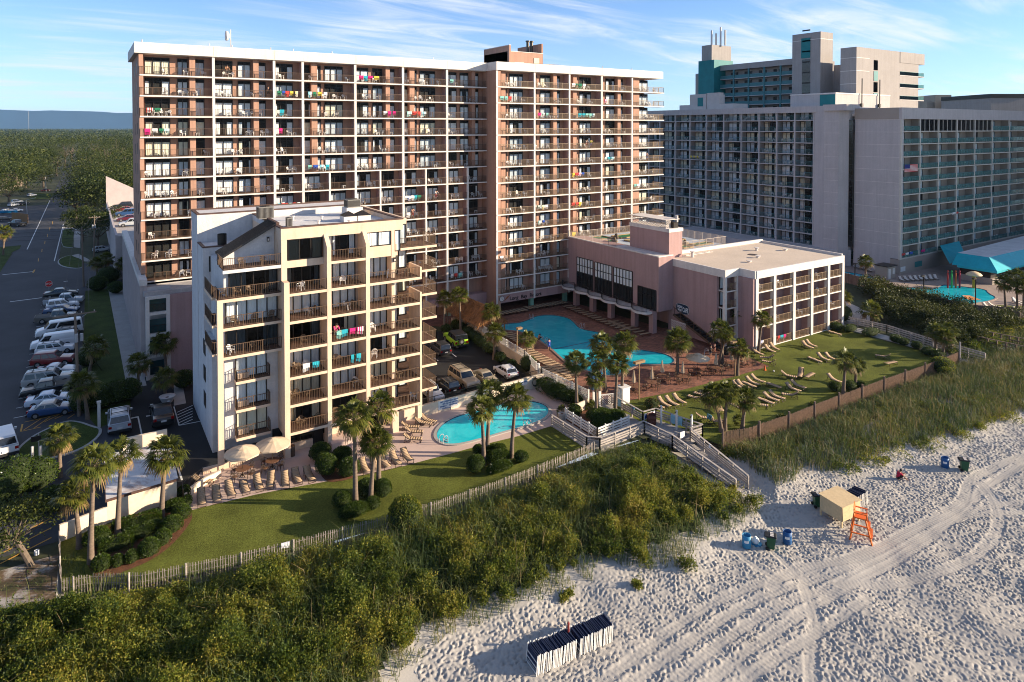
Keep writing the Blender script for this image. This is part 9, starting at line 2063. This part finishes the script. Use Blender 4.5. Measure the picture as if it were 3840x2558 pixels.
mb = MB(); mb.poly(TQ, [(163, 74.6, 4.7), (172, 74.6, 4.9), (157.5, 66.5, 3.2), (153.2, 68.2, 2.8)]); mb.build('wing_awning', pv)
sh = thing('white_door_shed', 'small shed with white door at the corner of the grey hotel', 'shed', q7(890, 285)); p = q7(890, 280); mb = MB(); mb.box(TAUPE, p[0] - 1.6, p[0] + 1.6, p[1], p[1] + 2.5, 0, 2.6); mb.build('wall', sh); mb = MB(); mb.box(FRAME, p[0] - 1.9, p[0] + 1.9, p[1] - .3, p[1] + 2.7, 2.6, 2.75); mb.build('roof', sh); mb = MB(); mb.box(TRIM, p[0] - 1.2, p[0] - .3, p[1] - .05, p[1], .05, 2.1); o = mb.build('door', sh); mb = MB(); mb.box(TRIM, p[0] + .5, p[0] + 1.2, p[1] - .04, p[1], .9, 2.1); mb.build('window', sh)
mf = q7(1800, 385); t = thing('mushroom_fountain', 'yellow mushroom shaped pool fountain', 'fountain', mf); mb = MB(); mb.cyl(M('fountain_yellow', (.5, .27, .03), .5), (0, 0, 0), (0, 0, 3.0), .28, n=10); mb.build('stem', t, False, False); mb = MB(); mb.lathe(M('fountain_cap', (.62, .47, .28), .6), (0, 0, 2.6), [(0, .7), (.6, .62), (1.1, .38), (1.4, .05), (1.35, -.05), (.3, .1)], 18); mb.build('cap', t, True, False)
for (x, c, nm) in ((1512, (.42, .03, .03), 'red water post, left one'), (1556, (.04, .34, .08), 'green water post'), (1600, (.52, .09, .03), 'orange red water post'), (1643, (.30, .02, .05), 'dark red water post, right one')):
 p = q7(x, 385); t = thing('water_post', nm + ' in the hotel splash pool', 'water toy', p, 'splash pool posts'); m_ = M('toy_' + nm[:3], c, .5, .05); mb = MB(); mb.cyl(m_, (0, 0, 0), (0, 0, 3.0), .17, n=10); mb.build('post', t, False, False); mb = MB(); mb.bar(m_, (0, 0, 3.2), (-.6, -.2, 3.5), .2); mb.build('spout', t, False, False)
t = thing('tan_pool_slide', 'orange tan canopy behind the board fence', 'canopy', q7(1780, 570)); p = q7(1780, 565); mb = MB(); TC = M('tan_canvas', (.42, .17, .05), .8); mb.poly(TC, [(p[0] - 1.3, p[1], 1.0), (p[0] + 1, p[1] - 1, .9), (p[0] + 1.5, p[1] + 1, 1.2), (p[0] - .5, p[1] + 1.4, 1.4)]); mb.build('canvas', t); mb = MB(); mb.cyl(FRAME, (p[0], p[1], 0), (p[0], p[1], 1.1), .08, n=6); mb.build('pole', t)
def house(px, py, w, d, h, wallc, roofc, label, yaw=0.0, gable=True):
 p = at(px, py); t = thing('house', label, 'house', p, None, yaw); W_ = M('house_wall_%d' % int(px), wallc, .85, .08); R_ = M('house_roof_%d' % int(px), roofc, .85, .15, 1)
 mb = MB(); mb.box(W_, -w / 2, w / 2, -d / 2, d / 2, 0, h); mb.poly(W_, [(-w / 2, -d / 2, h), (w / 2, -d / 2, h), (0, -d / 2, h + w * .33)]); mb.poly(W_, [(-w / 2, d / 2, h), (w / 2, d / 2, h), (0, d / 2, h + w * .33)]); mb.build('wall', t, False, False)
 mb = MB()
 for s in (-1, 1): mb.hexa(R_, [(s * (w / 2 + .5), -d / 2 - .5, h - .33), (0, -d / 2 - .5, h + w * .33), (0, d / 2 + .5, h + w * .33), (s * (w / 2 + .5), d / 2 + .5, h - .33)], [(s * (w / 2 + .5), -d / 2 - .5, h - .13), (0, -d / 2 - .5, h + w * .33 + .2), (0, d / 2 + .5, h + w * .33 + .2), (s * (w / 2 + .5), d / 2 + .5, h - .13)])
 mb.build('roof', t, False, False)
 for x in (-w * .25, w * .25): mb = MB(); mb.box(FRAME, x - .5, x + .5, -d / 2 - .06, -d / 2, 1, 2.4); mb.build('window', t, False, False)
 mb = MB(); mb.box(TRIM, -.5, .5, -d / 2 - .07, -d / 2, 0, 2.1); mb.build('door', t, False, False)
house(500, 735, 12, 14, 8.5, (.50, .37, .16), (.03, .028, .03), 'yellow gabled house with dark roof beside the tower', -.1); house(15, 700, 14, 10, 4, (.4, .3, .25), (.12, .06, .045), 'brown roofed house at the left edge behind trees', .4); house(-10, 715, 9, 9, 3, (.45, .38, .3), (.26, .12, .07), 'small house with reddish roof at the left edge', .3)
nb_ = thing('shade_casting_block', 'unseen plain block added beyond the right edge to shade the grey hotel', 'hotel', (260, 28, 0)); mb = MB(); mb.box(GREY, 218, 300, 18, 38, 0, 60); mb.build('wall', nb_); mb = MB(); mb.box(GREYL, 217.7, 300.3, 17.7, 38.3, 60, 61.5); mb.build('roof_band', nb_)  # out of view, added only to throw shade on the grey hotel front
t = thing('radio_mast', 'thin grey radio mast far off on the horizon', 'mast', at(108, 485, 0) if False else EYE + ray(108, 470) * 2600); t.location.z = 0; mb = MB(); [mb.cyl(STEEL, (0, 0, k * 12), (0, 0, k * 12 + 12), .45, n=5) for k in range(8)]; mb.build('lattice', t, False, False)
mb = MB(); mb.box(M('haze_air', (1, 1, 1), .5, 0), -16000, 16000, -3000, 16000, -42, 380); hz_ = mb.build('haze'); hz_['kind'] = 'stuff'
hm = MATS['haze_air']; nt = hm.node_tree; nt.nodes.remove(nt.nodes['Principled BSDF']); pv_ = nt.nodes.new('ShaderNodeVolumePrincipled'); pv_.inputs['Color'].default_value = (.38, .64, 1, 1); pv_.inputs['Density'].default_value = HAZE = .00003; pv_.inputs['Density Attribute'].default_value = ''; pv_.inputs['Temperature Attribute'].default_value = ''; pv_.inputs['Color Attribute'].default_value = ''; pv_.inputs['Anisotropy'].default_value = .2; nt.links.new(pv_.outputs[0], nt.nodes['Material Output'].inputs['Volume'])
